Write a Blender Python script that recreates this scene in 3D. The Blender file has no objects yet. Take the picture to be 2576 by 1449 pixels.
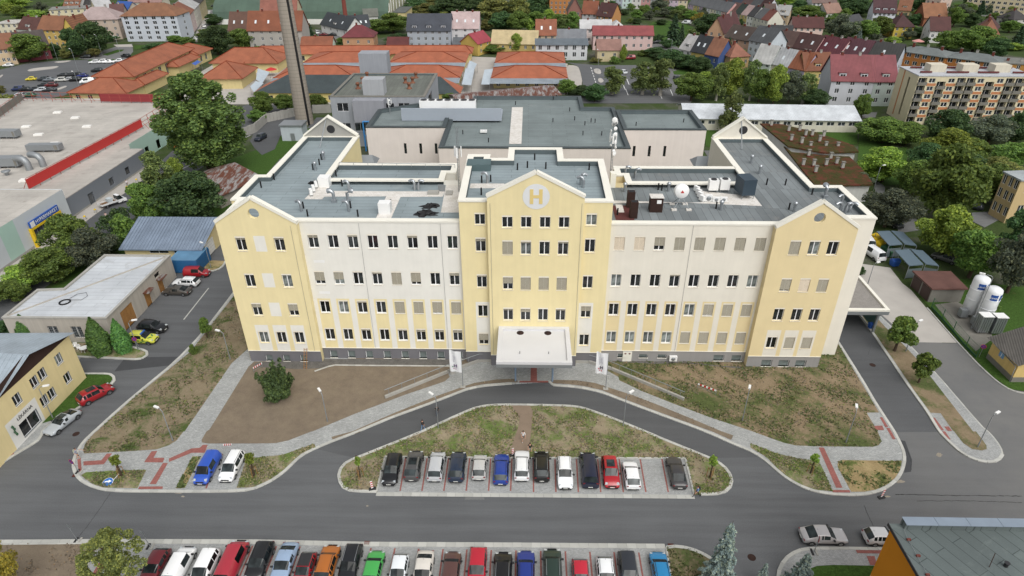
import bpy,math,random
import numpy as np
from mathutils import Vector,Matrix
random.seed(7)
RNG = np.random.default_rng(7)
SC = bpy.context.scene
COL = SC.collection
rad = math.radians
# ------------------------------------------------------------------ camera (drone 58 m above the street)
F,PITCH,YAW,ROLL,CAMH = 1639.36,rad(30.805),rad(-1.55),rad(0.336),58.0
_f = Vector((math.sin(YAW)*math.cos(PITCH),math.cos(YAW)*math.cos(PITCH),-math.sin(PITCH)))
_r = Vector((math.cos(YAW),-math.sin(YAW),0));_d = _f.cross(_r)
RT = _r*math.cos(ROLL) + _d*math.sin(ROLL);DN = _d*math.cos(ROLL) - _r*math.sin(ROLL);FW = _f
camd = bpy.data.cameras.new('camera');camd.sensor_width = 36;camd.lens = F/2576*36
camd.clip_start = 1;camd.clip_end = 5000
cam = bpy.data.objects.new('camera',camd);COL.objects.link(cam)
_m = Matrix((RT,-DN,-FW)).transposed().to_4x4();_m.translation = (0,0,CAMH);cam.matrix_world = _m
SC.camera = cam
# ------------------------------------------------------------------ sky, soft overcast sun, exposure
SUN_EL,SUN_AZ = rad(52),rad(152)          # azimuth clockwise from +Y: behind the camera, to its right
w = bpy.data.worlds.new('World');SC.world = w;w.use_nodes = True
nt = w.node_tree;nt.nodes.clear()
sky = nt.nodes.new('ShaderNodeTexSky');sky.sky_type = 'NISHITA';sky.sun_disc = False
sky.sun_elevation = SUN_EL;sky.sun_rotation = SUN_AZ;sky.dust_density = 3.0;sky.air_density = 1.0
hs = nt.nodes.new('ShaderNodeHueSaturation');hs.inputs['Saturation'].default_value = 0.16
bg = nt.nodes.new('ShaderNodeBackground');bg.inputs['Strength'].default_value = 0.15
wo = nt.nodes.new('ShaderNodeOutputWorld')
nt.links.new(sky.outputs[0],hs.inputs['Color']);nt.links.new(hs.outputs[0],bg.inputs[0]);nt.links.new(bg.outputs[0],wo.inputs[0])
sd = bpy.data.lights.new('sun','SUN');sd.energy = 1.5;sd.angle = rad(55);sd.color = (1.0,0.965,0.91)
so = bpy.data.objects.new('sun',sd);COL.objects.link(so)
sdir = Vector((math.sin(SUN_AZ)*math.cos(SUN_EL),math.cos(SUN_AZ)*math.cos(SUN_EL),math.sin(SUN_EL)))
so.rotation_euler = sdir.to_track_quat('Z','Y').to_euler();so.location = (0,0,120)
SC.view_settings.view_transform = 'Standard';SC.view_settings.look = 'None'
SC.view_settings.gamma = 1;SC.view_settings.use_curve_mapping = False
SC.view_settings.exposure = 0.2
# ------------------------------------------------------------------ survey helpers: sight lines of the drone give positions at a known height
def K(rc,x,y): return 644*(rc % 10)+x/4,362.25*(rc//10)+y/4
def ray(rc,x,y):
    px,py = K(rc,x,y)
    return RT*((px-1288)/F)+DN*((py-724.5)/F)+FW
def un(rc,x,y,z=0.0):
    d = ray(rc,x,y);t = (z-CAMH)/d.z
    return Vector((d.x*t,d.y*t,z))
def zat(rc,x,y,Y):
    d = ray(rc,x,y);return CAMH+d.z*Y/d.y
def scale_at(p): return (p-Vector((0,0,CAMH))).dot(FW)/F*0.25       # metres per survey pixel
def trace(*runs,z=0.0):
    out = []
    for rc,pts in runs:
        for x,y in pts: out.append(un(rc,x,y,z))
    return out
# ------------------------------------------------------------------ materials
def lin(c): return tuple(((v/255)/12.92 if v/255 <= .04045 else ((v/255+.055)/1.055)**2.4) for v in c)
def hx(s,k=1.0):
    s = s.lstrip('#');c = lin([int(s[i:i+2],16) for i in (0,2,4)]);return tuple(min(.9,v*k) for v in c)
MATS = {}
def mat(key,rgb,rough=.8,var=.12,scale=.6,fine=.08,fscale=18.,metal=0.,bump=0.,spec=.3,streak=0.,coat=0.,objrand=0.):
    """surface colour with two scales of noise, optional vertical weather streaks and fine relief"""
    if key in MATS: return MATS[key]
    m = bpy.data.materials.new(key);m.use_nodes = True;N = m.node_tree.nodes;L = m.node_tree.links
    b = N['Principled BSDF'];b.inputs['Roughness'].default_value = rough;b.inputs['Metallic'].default_value = metal
    b.inputs['Specular IOR Level'].default_value = spec;b.inputs['Coat Weight'].default_value = coat;b.inputs['Coat Roughness'].default_value = .05
    tc = N.new('ShaderNodeTexCoord')
    n1 = N.new('ShaderNodeTexNoise');n1.inputs['Scale'].default_value = scale;n1.inputs['Detail'].default_value = 4;L.new(tc.outputs['Object'],n1.inputs['Vector'])
    n2 = N.new('ShaderNodeTexNoise');n2.inputs['Scale'].default_value = fscale;n2.inputs['Detail'].default_value = 2;L.new(tc.outputs['Object'],n2.inputs['Vector'])
    def mm(op,a,bb):
        q = N.new('ShaderNodeMath');q.operation = op
        for i,v in enumerate((a,bb)):
            if isinstance(v,(int,float)): q.inputs[i].default_value = v
            else: L.new(v,q.inputs[i])
        return q.outputs[0]
    s1 = mm('MULTIPLY',mm('SUBTRACT',n1.outputs['Fac'],.5),var*3)
    s2 = mm('MULTIPLY',mm('SUBTRACT',n2.outputs['Fac'],.5),fine*3)
    tot = mm('ADD',mm('ADD',s1,s2),1.0)
    if streak:
        mp = N.new('ShaderNodeMapping');mp.inputs['Scale'].default_value = (2.2,2.2,.12);L.new(tc.outputs['Object'],mp.inputs['Vector'])
        n3 = N.new('ShaderNodeTexNoise');n3.inputs['Scale'].default_value = 1.0;n3.inputs['Detail'].default_value = 5;L.new(mp.outputs[0],n3.inputs['Vector'])
        tot = mm('ADD',tot,mm('MULTIPLY',mm('SUBTRACT',n3.outputs['Fac'],.5),streak*3))
    if objrand:
        oi = N.new('ShaderNodeObjectInfo');tot = mm('ADD',tot,mm('MULTIPLY',mm('SUBTRACT',oi.outputs['Random'],.5),objrand*2))
    vm = N.new('ShaderNodeVectorMath');vm.operation = 'SCALE';vm.inputs[0].default_value = rgb;L.new(tot,vm.inputs['Scale'])
    L.new(vm.outputs[0],b.inputs['Base Color'])
    if bump:
        bp = N.new('ShaderNodeBump');bp.inputs['Strength'].default_value = bump;bp.inputs['Distance'].default_value = .05
        L.new(n2.outputs['Fac'],bp.inputs['Height']);L.new(bp.outputs[0],b.inputs['Normal'])
    MATS[key] = m;return m
def simple(key,rgb,rough=.5,metal=0.,spec=.5,coat=0.):
    return mat(key,rgb,rough,.03,.8,.02,30,metal,0,spec,0,coat)
def nodes_of(key):
    m = bpy.data.materials.new(key);m.use_nodes = True;MATS[key] = m
    return m,m.node_tree.nodes,m.node_tree.links,m.node_tree.nodes['Principled BSDF']
def noise(N,L,vec,scale,detail=4,rough=.5,dist=0.):
    n = N.new('ShaderNodeTexNoise');n.inputs['Scale'].default_value = scale;n.inputs['Detail'].default_value = detail
    n.inputs['Roughness'].default_value = rough;n.inputs['Distortion'].default_value = dist;L.new(vec,n.inputs['Vector']);return n.outputs['Fac']
def ramp(N,L,fac,stops):
    r = N.new('ShaderNodeValToRGB');el = r.color_ramp.elements
    while len(el) < len(stops): el.new(.5)
    for e,(p,c) in zip(el,stops): e.position = p;e.color = (*c,1) if len(c) == 3 else c
    L.new(fac,r.inputs[0]);return r.outputs['Color']
def mixc(N,L,fac,a,b,mode='MIX'):
    x = N.new('ShaderNodeMix');x.data_type = 'RGBA';x.blend_type = mode
    if isinstance(fac,(int,float)): x.inputs[0].default_value = fac
    else: L.new(fac,x.inputs[0])
    for i,v in ((6,a),(7,b)):
        if isinstance(v,tuple): x.inputs[i].default_value = (*v,1)
        else: L.new(v,x.inputs[i])
    return x.outputs[2]
def mapping(N,L,vec,sc,rot=0.):
    mp = N.new('ShaderNodeMapping');mp.inputs['Scale'].default_value = sc;mp.inputs['Rotation'].default_value = (0,0,rot);L.new(vec,mp.inputs['Vector']);return mp.outputs[0]
def ocoord(N): return N.new('ShaderNodeTexCoord').outputs['Object']
def bumped(N,L,b,h,st=.3,dist=.03):
    bp = N.new('ShaderNodeBump');bp.inputs['Strength'].default_value = st;bp.inputs['Distance'].default_value = dist;L.new(h,bp.inputs['Height']);L.new(bp.outputs[0],b.inputs['Normal'])
def asphalt(key,base,worn=.35,aged=None):
    m,N,L,b = nodes_of(key);v = ocoord(N)
    big = noise(N,L,v,.07,5,.6);st = noise(N,L,mapping(N,L,v,(.05,.9,.5)),1.0,4,.6);fine = noise(N,L,v,9,3,.7);sp = noise(N,L,v,40,1)
    c = ramp(N,L,big,[(.3,tuple(x*.8 for x in base)),(.7,tuple(x*1.25 for x in base))])
    c = mixc(N,L,worn,c,ramp(N,L,st,[(.3,tuple(x*.72 for x in base)),(.72,tuple(x*1.4 for x in base))]))
    c = mixc(N,L,.5,c,ramp(N,L,fine,[(.25,(.30,)*3),(.75,(.70,)*3)]),'OVERLAY')
    if aged:                                     # the older surfacing towards the east end of the street is bleached and dusty
        sx = N.new('ShaderNodeSeparateXYZ');L.new(v,sx.inputs[0]);mr = N.new('ShaderNodeMapRange');mr.inputs[1].default_value = 32;mr.inputs[2].default_value = 62;L.new(sx.outputs[0],mr.inputs[0])
        mu = N.new('ShaderNodeMath');mu.operation = 'MULTIPLY';L.new(mr.outputs[0],mu.inputs[0]);L.new(ramp(N,L,noise(N,L,v,.12,5,.7),[(.25,(.35,)*3),(.6,(1,)*3)]),mu.inputs[1]);c = mixc(N,L,mu.outputs[0],c,aged)
    L.new(c,b.inputs['Base Color']);b.inputs['Roughness'].default_value = .85;bumped(N,L,b,sp,.25,.02);return m
def paving(key,c1,c2,mortar,bw=.2,bh=.1,flake=0.,rot=0.):
    m,N,L,b = nodes_of(key);v = ocoord(N)
    t = N.new('ShaderNodeTexBrick');L.new(mapping(N,L,v,(1,1,1),rot),t.inputs['Vector']);t.inputs['Scale'].default_value = 1
    t.inputs['Brick Width'].default_value = bw;t.inputs['Row Height'].default_value = bh;t.inputs['Mortar Size'].default_value = .007;t.inputs['Bias'].default_value = 0
    for k,c in (('Color1',c1),('Color2',c2),('Mortar',mortar)): t.inputs[k].default_value = (*c,1)
    c = t.outputs['Color']
    big = noise(N,L,v,.35,5,.65)
    c = mixc(N,L,.55,c,ramp(N,L,big,[(.3,(.36,)*3),(.7,(.62,)*3)]),'OVERLAY')
    if flake:
        fl = noise(N,L,mapping(N,L,v,(.9,3.2,1),rot),1.6,5,.75);c = mixc(N,L,ramp(N,L,fl,[(.56,(0,)*3),(.66,(flake,)*3)]),c,tuple(min(.8,x*1.5) for x in c1))
    L.new(c,b.inputs['Base Color']);b.inputs['Roughness'].default_value = .85;bumped(N,L,b,t.outputs['Fac'],-.25,.01);return m
def lawn(key,soil,soil2,green,amount,gscale=.25):
    """trodden soil with ragged patches of grass"""
    m,N,L,b = nodes_of(key);v = ocoord(N)
    s = ramp(N,L,noise(N,L,v,.5,5,.7),[(.3,soil),(.7,soil2)])
    g0 = noise(N,L,v,gscale,6,.68,.4);g1 = noise(N,L,v,3.5,4,.7)
    ad = N.new('ShaderNodeMath');ad.operation = 'MULTIPLY_ADD';ad.inputs[1].default_value = .35;L.new(g1,ad.inputs[0]);L.new(g0,ad.inputs[2])
    lo = .98-amount*.62
    k = ramp(N,L,ad.outputs[0],[(max(0,lo-.07),(0,)*3),(min(1,lo+.07),(1,)*3)])
    gc = ramp(N,L,g1,[(.3,tuple(x*.6 for x in green)),(.75,tuple(x*1.35 for x in green))])
    c = mixc(N,L,k,s,gc)
    fine = noise(N,L,v,14,3,.75);c = mixc(N,L,.6,c,ramp(N,L,fine,[(.2,(.25,)*3),(.8,(.75,)*3)]),'OVERLAY')
    L.new(c,b.inputs['Base Color']);b.inputs['Roughness'].default_value = .95;b.inputs['Specular IOR Level'].default_value = .1;bumped(N,L,b,fine,.6,.06);return m
def felt(key,base,seam,bw=8.,bh=1.,var=.14,rot=0.,stain=None):
    """bitumen roofing felt: overlapping strips, faint seams, ponding stains"""
    m,N,L,b = nodes_of(key);v = ocoord(N)
    t = N.new('ShaderNodeTexBrick');L.new(mapping(N,L,v,(1,1,1),rot),t.inputs['Vector']);t.inputs['Scale'].default_value = 1;t.offset = .37
    t.inputs['Brick Width'].default_value = bw;t.inputs['Row Height'].default_value = bh;t.inputs['Mortar Size'].default_value = .035;t.inputs['Mortar Smooth'].default_value = .3
    t.inputs['Color1'].default_value = (*[x*(1-var) for x in base],1);t.inputs['Color2'].default_value = (*[x*(1+var) for x in base],1);t.inputs['Mortar'].default_value = (*seam,1)
    big = noise(N,L,v,.13,6,.65);c = mixc(N,L,.6,t.outputs['Color'],ramp(N,L,big,[(.28,(.34,)*3),(.72,(.66,)*3)]),'OVERLAY')
    if stain: c = mixc(N,L,ramp(N,L,noise(N,L,v,.22,6,.7,.5),[(.58,(0,)*3),(.72,(.7,)*3)]),c,stain)
    fine = noise(N,L,v,12,3);c = mixc(N,L,.3,c,ramp(N,L,fine,[(.2,(.3,)*3),(.8,(.7,)*3)]),'OVERLAY')
    L.new(c,b.inputs['Base Color']);b.inputs['Roughness'].default_value = .8;bumped(N,L,b,fine,.2,.02);return m
def ribbed(key,base,pitch=.6,rot=0.,rough=.45,metal=.0,rust=None,rustamt=.5,depth=.05,tile=None):
    """standing-seam metal or rows of tiles, along the slope"""
    m,N,L,b = nodes_of(key);v = ocoord(N)
    wv = N.new('ShaderNodeTexWave');wv.wave_type = 'BANDS';wv.bands_direction = 'X';wv.wave_profile = 'SAW' if tile is None else 'SIN'
    wv.inputs['Scale'].default_value = 1/pitch*.3183*1.0;wv.inputs['Distortion'].default_value = 0;L.new(mapping(N,L,v,(1,1,1),rot),wv.inputs['Vector'])
    seam = ramp(N,L,wv.outputs['Fac'],[(.0,(.45,)*3),(.1,(1,)*3)]) if tile is None else ramp(N,L,wv.outputs['Fac'],[(.0,(.62,)*3),(.6,(1,)*3)])
    n = noise(N,L,v,.3,5,.65);c = ramp(N,L,n,[(.3,tuple(x*.78 for x in base)),(.7,tuple(x*1.18 for x in base))])
    c = mixc(N,L,1.0,c,seam,'MULTIPLY')
    f2 = noise(N,L,v,6,4,.7);c = mixc(N,L,.5,c,ramp(N,L,f2,[(.2,(.3,)*3),(.8,(.7,)*3)]),'OVERLAY')
    if rust:
        rn = noise(N,L,mapping(N,L,v,(1.2,.25,.6),rot),1.0,6,.75,.3);c = mixc(N,L,ramp(N,L,rn,[(.62-rustamt*.3,(0,)*3),(.72-rustamt*.3,(1,)*3)]),c,rust)
    L.new(c,b.inputs['Base Color']);b.inputs['Roughness'].default_value = rough;b.inputs['Metallic'].default_value = metal
    bumped(N,L,b,wv.outputs['Fac'],.5,depth);return m
def leafmat(key,g,var=.35,trans=.38):
    m,N,L,b = nodes_of(key)
    g_ = N.new('ShaderNodeNewGeometry');oi = N.new('ShaderNodeObjectInfo');v = ocoord(N)
    rnd = g_.outputs['Random Per Island']
    c = ramp(N,L,rnd,[(0,tuple(x*(1-var) for x in g)),(.55,g),(1,(g[0]*1.75,g[1]*1.5,g[2]*1.1))])
    cl = noise(N,L,v,.55,3);c = mixc(N,L,.55,c,ramp(N,L,cl,[(.3,(.36,)*3),(.7,(.64,)*3)]),'OVERLAY')
    h = N.new('ShaderNodeHueSaturation');L.new(c,h.inputs['Color'])
    for inp,lo,hi in (('Hue',.478,.515),('Value',.72,1.3)):
        mr = N.new('ShaderNodeMapRange');mr.inputs[3].default_value = lo;mr.inputs[4].default_value = hi;L.new(oi.outputs['Random'],mr.inputs[0]);L.new(mr.outputs[0],h.inputs[inp])
    L.new(h.outputs[0],b.inputs['Base Color']);b.inputs['Roughness'].default_value = .6;b.inputs['Specular IOR Level'].default_value = .25
    tr = N.new('ShaderNodeBsdfTranslucent');L.new(h.outputs[0],tr.inputs[0]);mx = N.new('ShaderNodeMixShader');mx.inputs[0].default_value = trans
    out = N['Material Output'];L.new(b.outputs[0],mx.inputs[1]);L.new(tr.outputs[0],mx.inputs[2]);L.new(mx.outputs[0],out.inputs[0]);return m
def glass(key,rgb,rough=.06,spec=.6,metal=0.):
    m,N,L,b = nodes_of(key);oi = N.new('ShaderNodeObjectInfo');v = ocoord(N)
    r = noise(N,L,v,1.1,2)
    c = ramp(N,L,r,[(.35,tuple(x*.45 for x in rgb)),(.65,tuple(x*1.6 for x in rgb))])
    h = N.new('ShaderNodeHueSaturation');L.new(c,h.inputs['Color']);mr = N.new('ShaderNodeMapRange');mr.inputs[3].default_value = .45;mr.inputs[4].default_value = 1.7
    L.new(oi.outputs['Random'],mr.inputs[0]);L.new(mr.outputs[0],h.inputs['Value']);L.new(h.outputs[0],b.inputs['Base Color'])
    b.inputs['Roughness'].default_value = rough;b.inputs['Specular IOR Level'].default_value = spec;b.inputs['Metallic'].default_value = metal;return m
def desat(h,k=.72):
    c = [int(h.lstrip('#')[i:i+2],16) for i in (0,2,4)];g = sum(c)/3;return '#'+''.join('%02x' % int(g+(v-g)*k) for v in c)
def wallm(hexs,k=1.0,streak=.05): return mat('wall_'+hexs+('' if k == 1 else str(k)),hx(hexs,k),.9,.05,.5,.03,25,0,.08,.15,streak)
def paint(hexs): return mat('paint_'+hexs,hx(desat(hexs,.86),.92),.32,.04,1.5,.015,30,0,0,.5,0,.5)
M = dict(
 asphalt=asphalt('asphalt',(.093,.097,.102),.45,(.150,.149,.144)),asphalt_new=asphalt('asphalt_new',(.074,.077,.081),.3),asphalt_old=asphalt('asphalt_old',(.14,.142,.141),.55),
 pave=paving('pave',hx('#b3b5b4',.82),hx('#9fa2a1',.8),hx('#7a7a77',.7),.2,.1,.55),pave_park=paving('pave_park',hx('#b0b2b1',.86),hx('#9d9f9e',.84),hx('#7d7d7b',.7),.2,.1,.25),
 pave_red=paving('pave_red',hx('#a86860',.8),hx('#965a54',.8),hx('#785650',.7),.2,.1,.1),
 slab=paving('slab',hx('#dcd8d2',.92),hx('#cfcac2',.92),hx('#a59f96',.8),.5,.5,.15),
 soil=lawn('soil',hx('#7c7062',.78),hx('#8f8270',.78),hx('#5a6b38',.5),.12),soil_grass=lawn('soil_grass',hx('#82755f',.78),hx('#9a8d76',.78),hx('#5c6e3c',.58),.40),
 lawn_dry=lawn('lawn_dry',hx('#8b7f68',.8),hx('#a89c84',.8),hx('#6f8048',.75),.47,.3),lawn_right=lawn('lawn_right',hx('#86765f',.78),hx('#9c8b72',.78),hx('#5f6a40',.72),.46,.16),
 soil_sand=lawn('soil_sand',hx('#96835f',.78),hx('#b8a57c',.78),hx('#66743f',.7),.36,.4),grass=lawn('grass',hx('#66713f',.62),hx('#5a6a38',.62),hx('#4d6b30',.66),.8),
 town=lawn('town',hx('#7a786e',.6),hx('#66675a',.6),hx('#4f6136',.62),.62,.05),concrete_pad=mat('concrete_pad',hx('#bcb7b0',.8),.9,.12,.3,.06,8,0,.1),
 kerb=mat('kerb',hx('#bcbcb6',.85),.9,.08,1.0,.08,14,0,.15,.2,0,0,.12),concrete=mat('concrete',hx('#b9b7b0',.7),.9,.12,.5,.06,10,0,.1,.2,.06),
 concrete_dark=mat('concrete_dark',hx('#8d8a82',.7),.9,.14,.5,.08,9,0,.1,.2,.1),white=mat('white',hx('#e6e5e0',.9),.7,.04,.5,.02),whitepaint=simple('whitepaint',hx('#e8e8e6',.95),.4),
 coping=mat('coping',hx('#efece0',.86),.75,.05,.4,.02,12,0,.03,.3),yellow=wallm('#dfd1a4',1.0,.04),yellow2=wallm('#dccba0',.98,.02),wwhite=wallm('#e2e0d8',.95,.03),wwarm=wallm('#dfdacd',.96,.03),
 plinth=wallm('#757478',.9,.05),plinth2=wallm('#979593',.9,.06),pav=wallm('#e0d7d0',.9,.04),roofL=felt('roofL',hx('#929f a3'.replace(' ',''),.78),hx('#737f84',.66),9,1.05,.05,0,hx('#a8b0b0',.75)),roofR=felt('roofR',hx('#858c8e',.70),hx('#636a6b',.62),1.05,7,.16,0,hx('#a09d98',.72)),
 roofP=felt('roofP',hx('#828d8d',.74),hx('#65706f',.64),9,1.05,.06,0,hx('#959c9a',.72)),roofU=felt('roofU',hx('#787c74',.68),hx('#5f635b',.6),1.1,9,.12,0,hx('#6d7862',.66)),
 roofW=felt('roofW',hx('#cdd2d7',.74),hx('#b0b5bb',.66),8,1.1,.03,rad(0),hx('#b3b3b0',.62)),roofH=felt('roofH',hx('#c0bbb3',.76),hx('#a8a29a',.68),12,2,.04,0,hx('#a39c92',.6)),
 inner=mat('inner',hx('#6a7679',.65),.85,.12,.5,.06),tileO=ribbed('tileO',hx('#bd6e4e',.72),.35,0,.8,0,None,.5,.04,1),tileO2=ribbed('tileO2',hx('#b06a4c',.72),.35,rad(90),.8,0,None,.5,.04,1),
 seamB=ribbed('seamB',hx('#8c9bae',.85),.55,0,.4,.25),seamW=ribbed('seamW',hx('#c3d1dc',.62),.6,0,.4,.2),seamG=ribbed('seamG',hx('#a9b4bd',.62),.5,0,.5,.1),rustroof=ribbed('rustroof',hx('#b9b6b4',.6),.35,0,.6,.1,hx('#7a4a38',.6),.65),
 corr=ribbed('corr',hx('#d0d5d9',.85),.45,0,.55,.05),darkseam=ribbed('darkseam',hx('#4f5a5c',.62),.5,0,.5,.1),moss=lawn('moss',hx('#7d4a3c',.6),hx('#6a4636',.6),hx('#5d5a34',.5),.55,.5),
 glass=glass('glass',(.018,.021,.022)),glass_house=glass('glass_house',(.035,.04,.045)),carglass=glass('carglass',(.016,.021,.022),.05,.32),glass_pale=glass('glass_pale',(.16,.18,.175),.12,.5),frame=simple('frame',hx('#eeeeee',.95),.45),sill=simple('sill',hx('#efe8d8',.9),.6),
 blind=mat('blind',hx('#a19b8a',.88),.6,.1,.8,.05,12),blind_lt=mat('blind_lt',hx('#d6c8b2',.9),.6,.05,.8,.05,12),steel=simple('steel',hx('#b9bec2',.8),.35,.75),galv=simple('galv',hx('#a3a8ab',.75),.5,.5),dark=simple('dark',(.02,.02,.022),.6),black=mat('black',(.012,.012,.013),.55,.1,2,.1),
 rubber=simple('rubber',(.018,.018,.019),.85),rim=simple('rim',hx('#b5b7ba',.8),.35,.8),redlight=simple('redlight',(.17,.012,.014),.3),headlight=simple('headlight',hx('#cfd6da',.9),.15,.3),plate=simple('plate',hx('#e6e6e0',.9),.5),wood=mat('wood',hx('#b5854f',.7),.75,.15,1.5,.1),wood_dk=mat('wood_dk',hx('#8a6a48',.6),.8,.15,1.5,.1),
 brick=mat('brick',hx('#7a4036',.7),.85,.12,2,.15,8),rustbrown=mat('rustbrown',hx('#3d2a24',.7),.85,.25,2,.2),red=simple('red',hx('#c8322f',.8),.5),redframe=simple('redframe',hx('#b8604f',.7),.6),blue=simple('blue',hx('#2f5fb5',.8),.45),yellowp=simple('yellowp',hx('#e6c21f',.85),.5),green=simple('green',hx('#2d5a3c',.8),.5),orange=simple('orange',hx('#d0762b',.85),.7),
 bark=mat('bark',hx('#5b4c3e',.6),.95,.2,2,.2,9,0,.4),bark_birch=mat('bark_birch',hx('#b9b4aa',.7),.9,.3,3,.2),skin=simple('skin',hx('#c99a80',.85),.6),chim=wallm('#9d958a',.88,.12),
)
M['roofS'] = felt('roofS',hx('#727d7c',.56),hx('#4c5756',.5),4.5,1.05,.08,rad(62),hx('#87918c',.66))
# ------------------------------------------------------------------ mesh collector
class MB:
    def __init__(s): s.v = [];s.f = [];s.m = [];s.sm = []
    def add(s,vs,fs,mi=0,smooth=False):
        o = len(s.v);s.v += [tuple(x) for x in vs]
        for f in fs: s.f.append([o+i for i in f]);s.m.append(mi);s.sm.append(smooth)
        return s
    def quad(s,a,b,c,d,mi=0): return s.add([a,b,c,d],[(0,1,2,3)],mi)
    def box(s,x0,x1,y0,y1,z0,z1,mi=0):
        return s.add([(x0,y0,z0),(x1,y0,z0),(x1,y1,z0),(x0,y1,z0),(x0,y0,z1),(x1,y0,z1),(x1,y1,z1),(x0,y1,z1)],
                     [(0,3,2,1),(4,5,6,7),(0,1,5,4),(1,2,6,5),(2,3,7,6),(3,0,4,7)],mi)
    def obox(s,c,u,l,wd,z0,z1,mi=0):
        """box centred on c, l along unit u, wd across"""
        u = Vector((u[0],u[1],0)).normalized();n = Vector((-u.y,u.x,0));P = [Vector((c[0],c[1],0))+u*a*l/2+n*b*wd/2 for a,b in ((-1,-1),(1,-1),(1,1),(-1,1))]
        return s.prism(P,z0,z1,mi)
    def prism(s,poly,z0,z1,mi=0,cap=True):
        n = len(poly);vs = [(p[0],p[1],z0) for p in poly]+[(p[0],p[1],z1) for p in poly]
        A = sum(poly[i][0]*poly[(i+1) % n][1]-poly[(i+1) % n][0]*poly[i][1] for i in range(n))
        fs = [(i,(i+1) % n,n+(i+1) % n,n+i) if A > 0 else (i,n+i,n+(i+1) % n,(i+1) % n) for i in range(n)]
        if cap: fs.append(tuple(range(n,2*n)) if A > 0 else tuple(reversed(range(n,2*n))))
        return s.add(vs,fs,mi)
    def tube(s,pts,r,seg=8,mi=0,cap=True,smooth=True):
        pts = [Vector(p) for p in pts];n = len(pts);rs = r if isinstance(r,(list,tuple)) else [r]*n;vs = [];fs = []
        for i,p in enumerate(pts):
            t = (pts[min(i+1,n-1)]-pts[max(i-1,0)]).normalized();a = Vector((0,0,1)) if abs(t.z) < .9 else Vector((1,0,0))
            x = t.cross(a).normalized();y = t.cross(x)
            for k in range(seg): q = 2*math.pi*k/seg;vs.append(p+(x*math.cos(q)+y*math.sin(q))*rs[i])
        for i in range(n-1):
            for k in range(seg): fs.append((i*seg+k,i*seg+(k+1) % seg,(i+1)*seg+(k+1) % seg,(i+1)*seg+k))
        s.add(vs,fs,mi,smooth)
        if cap: s.add(vs[:seg],[tuple(range(seg))],mi);s.add(vs[-seg:],[tuple(reversed(range(seg)))],mi)
        return s
    def lathe(s,c,prof,seg=16,mi=0,smooth=True):
        vs = [];fs = [];n = len(prof)
        for r,z in prof:
            for k in range(seg): q = 2*math.pi*k/seg;vs.append((c[0]+r*math.cos(q),c[1]+r*math.sin(q),c[2]+z))
        for i in range(n-1):
            for k in range(seg): fs.append((i*seg+k,i*seg+(k+1) % seg,(i+1)*seg+(k+1) % seg,(i+1)*seg+k))
        s.add(vs,fs,mi,smooth);s.add(vs[-seg:],[tuple(range(seg))],mi);return s
    def mesh(s,name,mats):
        me = bpy.data.meshes.new(name);me.from_pydata(s.v,[],s.f)
        for m_ in (mats if isinstance(mats,(list,tuple)) else [mats]): me.materials.append(m_)
        me.polygons.foreach_set('material_index',s.m);me.polygons.foreach_set('use_smooth',s.sm);me.update();return me
    def build(s,name,mats,parent=None):
        o = off(parent)
        if o.length > 0: s.v = [(x-o.x,y-o.y,z-o.z) for x,y,z in s.v]
        return link(name,s.mesh(name,mats),parent)
def off(p):
    o = Vector((0,0,0))
    while p is not None: o += p.location;p = p.parent
    return o
def link(name,me,parent=None,loc=(0,0,0),rz=0.):
    o = bpy.data.objects.new(name,me);COL.objects.link(o);o.parent = parent;o.location = loc;o.rotation_euler = (0,0,rz);return o
def tag(o,label,cat,group=None,kind=None):
    o['label'] = label;o['category'] = cat
    if group: o['group'] = group
    if kind: o['kind'] = kind
    return o
def thing(name,label,cat,loc=(0,0,0),group=None): return tag(link(name,None,None,loc),label,cat,group)
def struct(o): o['kind'] = 'structure';return o
def copy_tree(o,parent=None):
    c = o.copy();COL.objects.link(c);c.parent = parent
    for ch in o.children: copy_tree(ch,c)
    return c
def text_mesh(body,size,material,name='lettering',ext=.01):
    cu = bpy.data.curves.new(name,'FONT');cu.body = body;cu.size = size;cu.align_x = 'CENTER';cu.align_y = 'CENTER';cu.extrude = ext;cu.resolution_u = 2
    o = bpy.data.objects.new(name,cu);COL.objects.link(o);bpy.context.view_layer.update()
    me = bpy.data.meshes.new_from_object(o.evaluated_get(bpy.context.evaluated_depsgraph_get()));bpy.data.objects.remove(o)
    me.materials.clear();me.materials.append(material);return me
def sheet(name,poly,z,material,thick=0.):
    from mathutils.geometry import tessellate_polygon
    pts = [Vector((p[0],p[1],z)) for p in poly];tris = tessellate_polygon([pts]);mb = MB()
    fs = []
    for t in tris:
        a,b,c = (pts[i] for i in t)
        fs.append(t if (b-a).cross(c-a).z > 0 else (t[0],t[2],t[1]))
    mb.add(pts,fs)
    if thick:
        n = len(pts);vs = pts+[Vector((p.x,p.y,z-thick)) for p in pts]
        A = sum(pts[i].x*pts[(i+1) % n].y-pts[(i+1) % n].x*pts[i].y for i in range(n))
        mb.add(vs,[(i,(i+1) % n,n+(i+1) % n,n+i)[::-1 if A > 0 else 1] for i in range(n)])
    o = mb.build(name,material);return struct(o)
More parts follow.
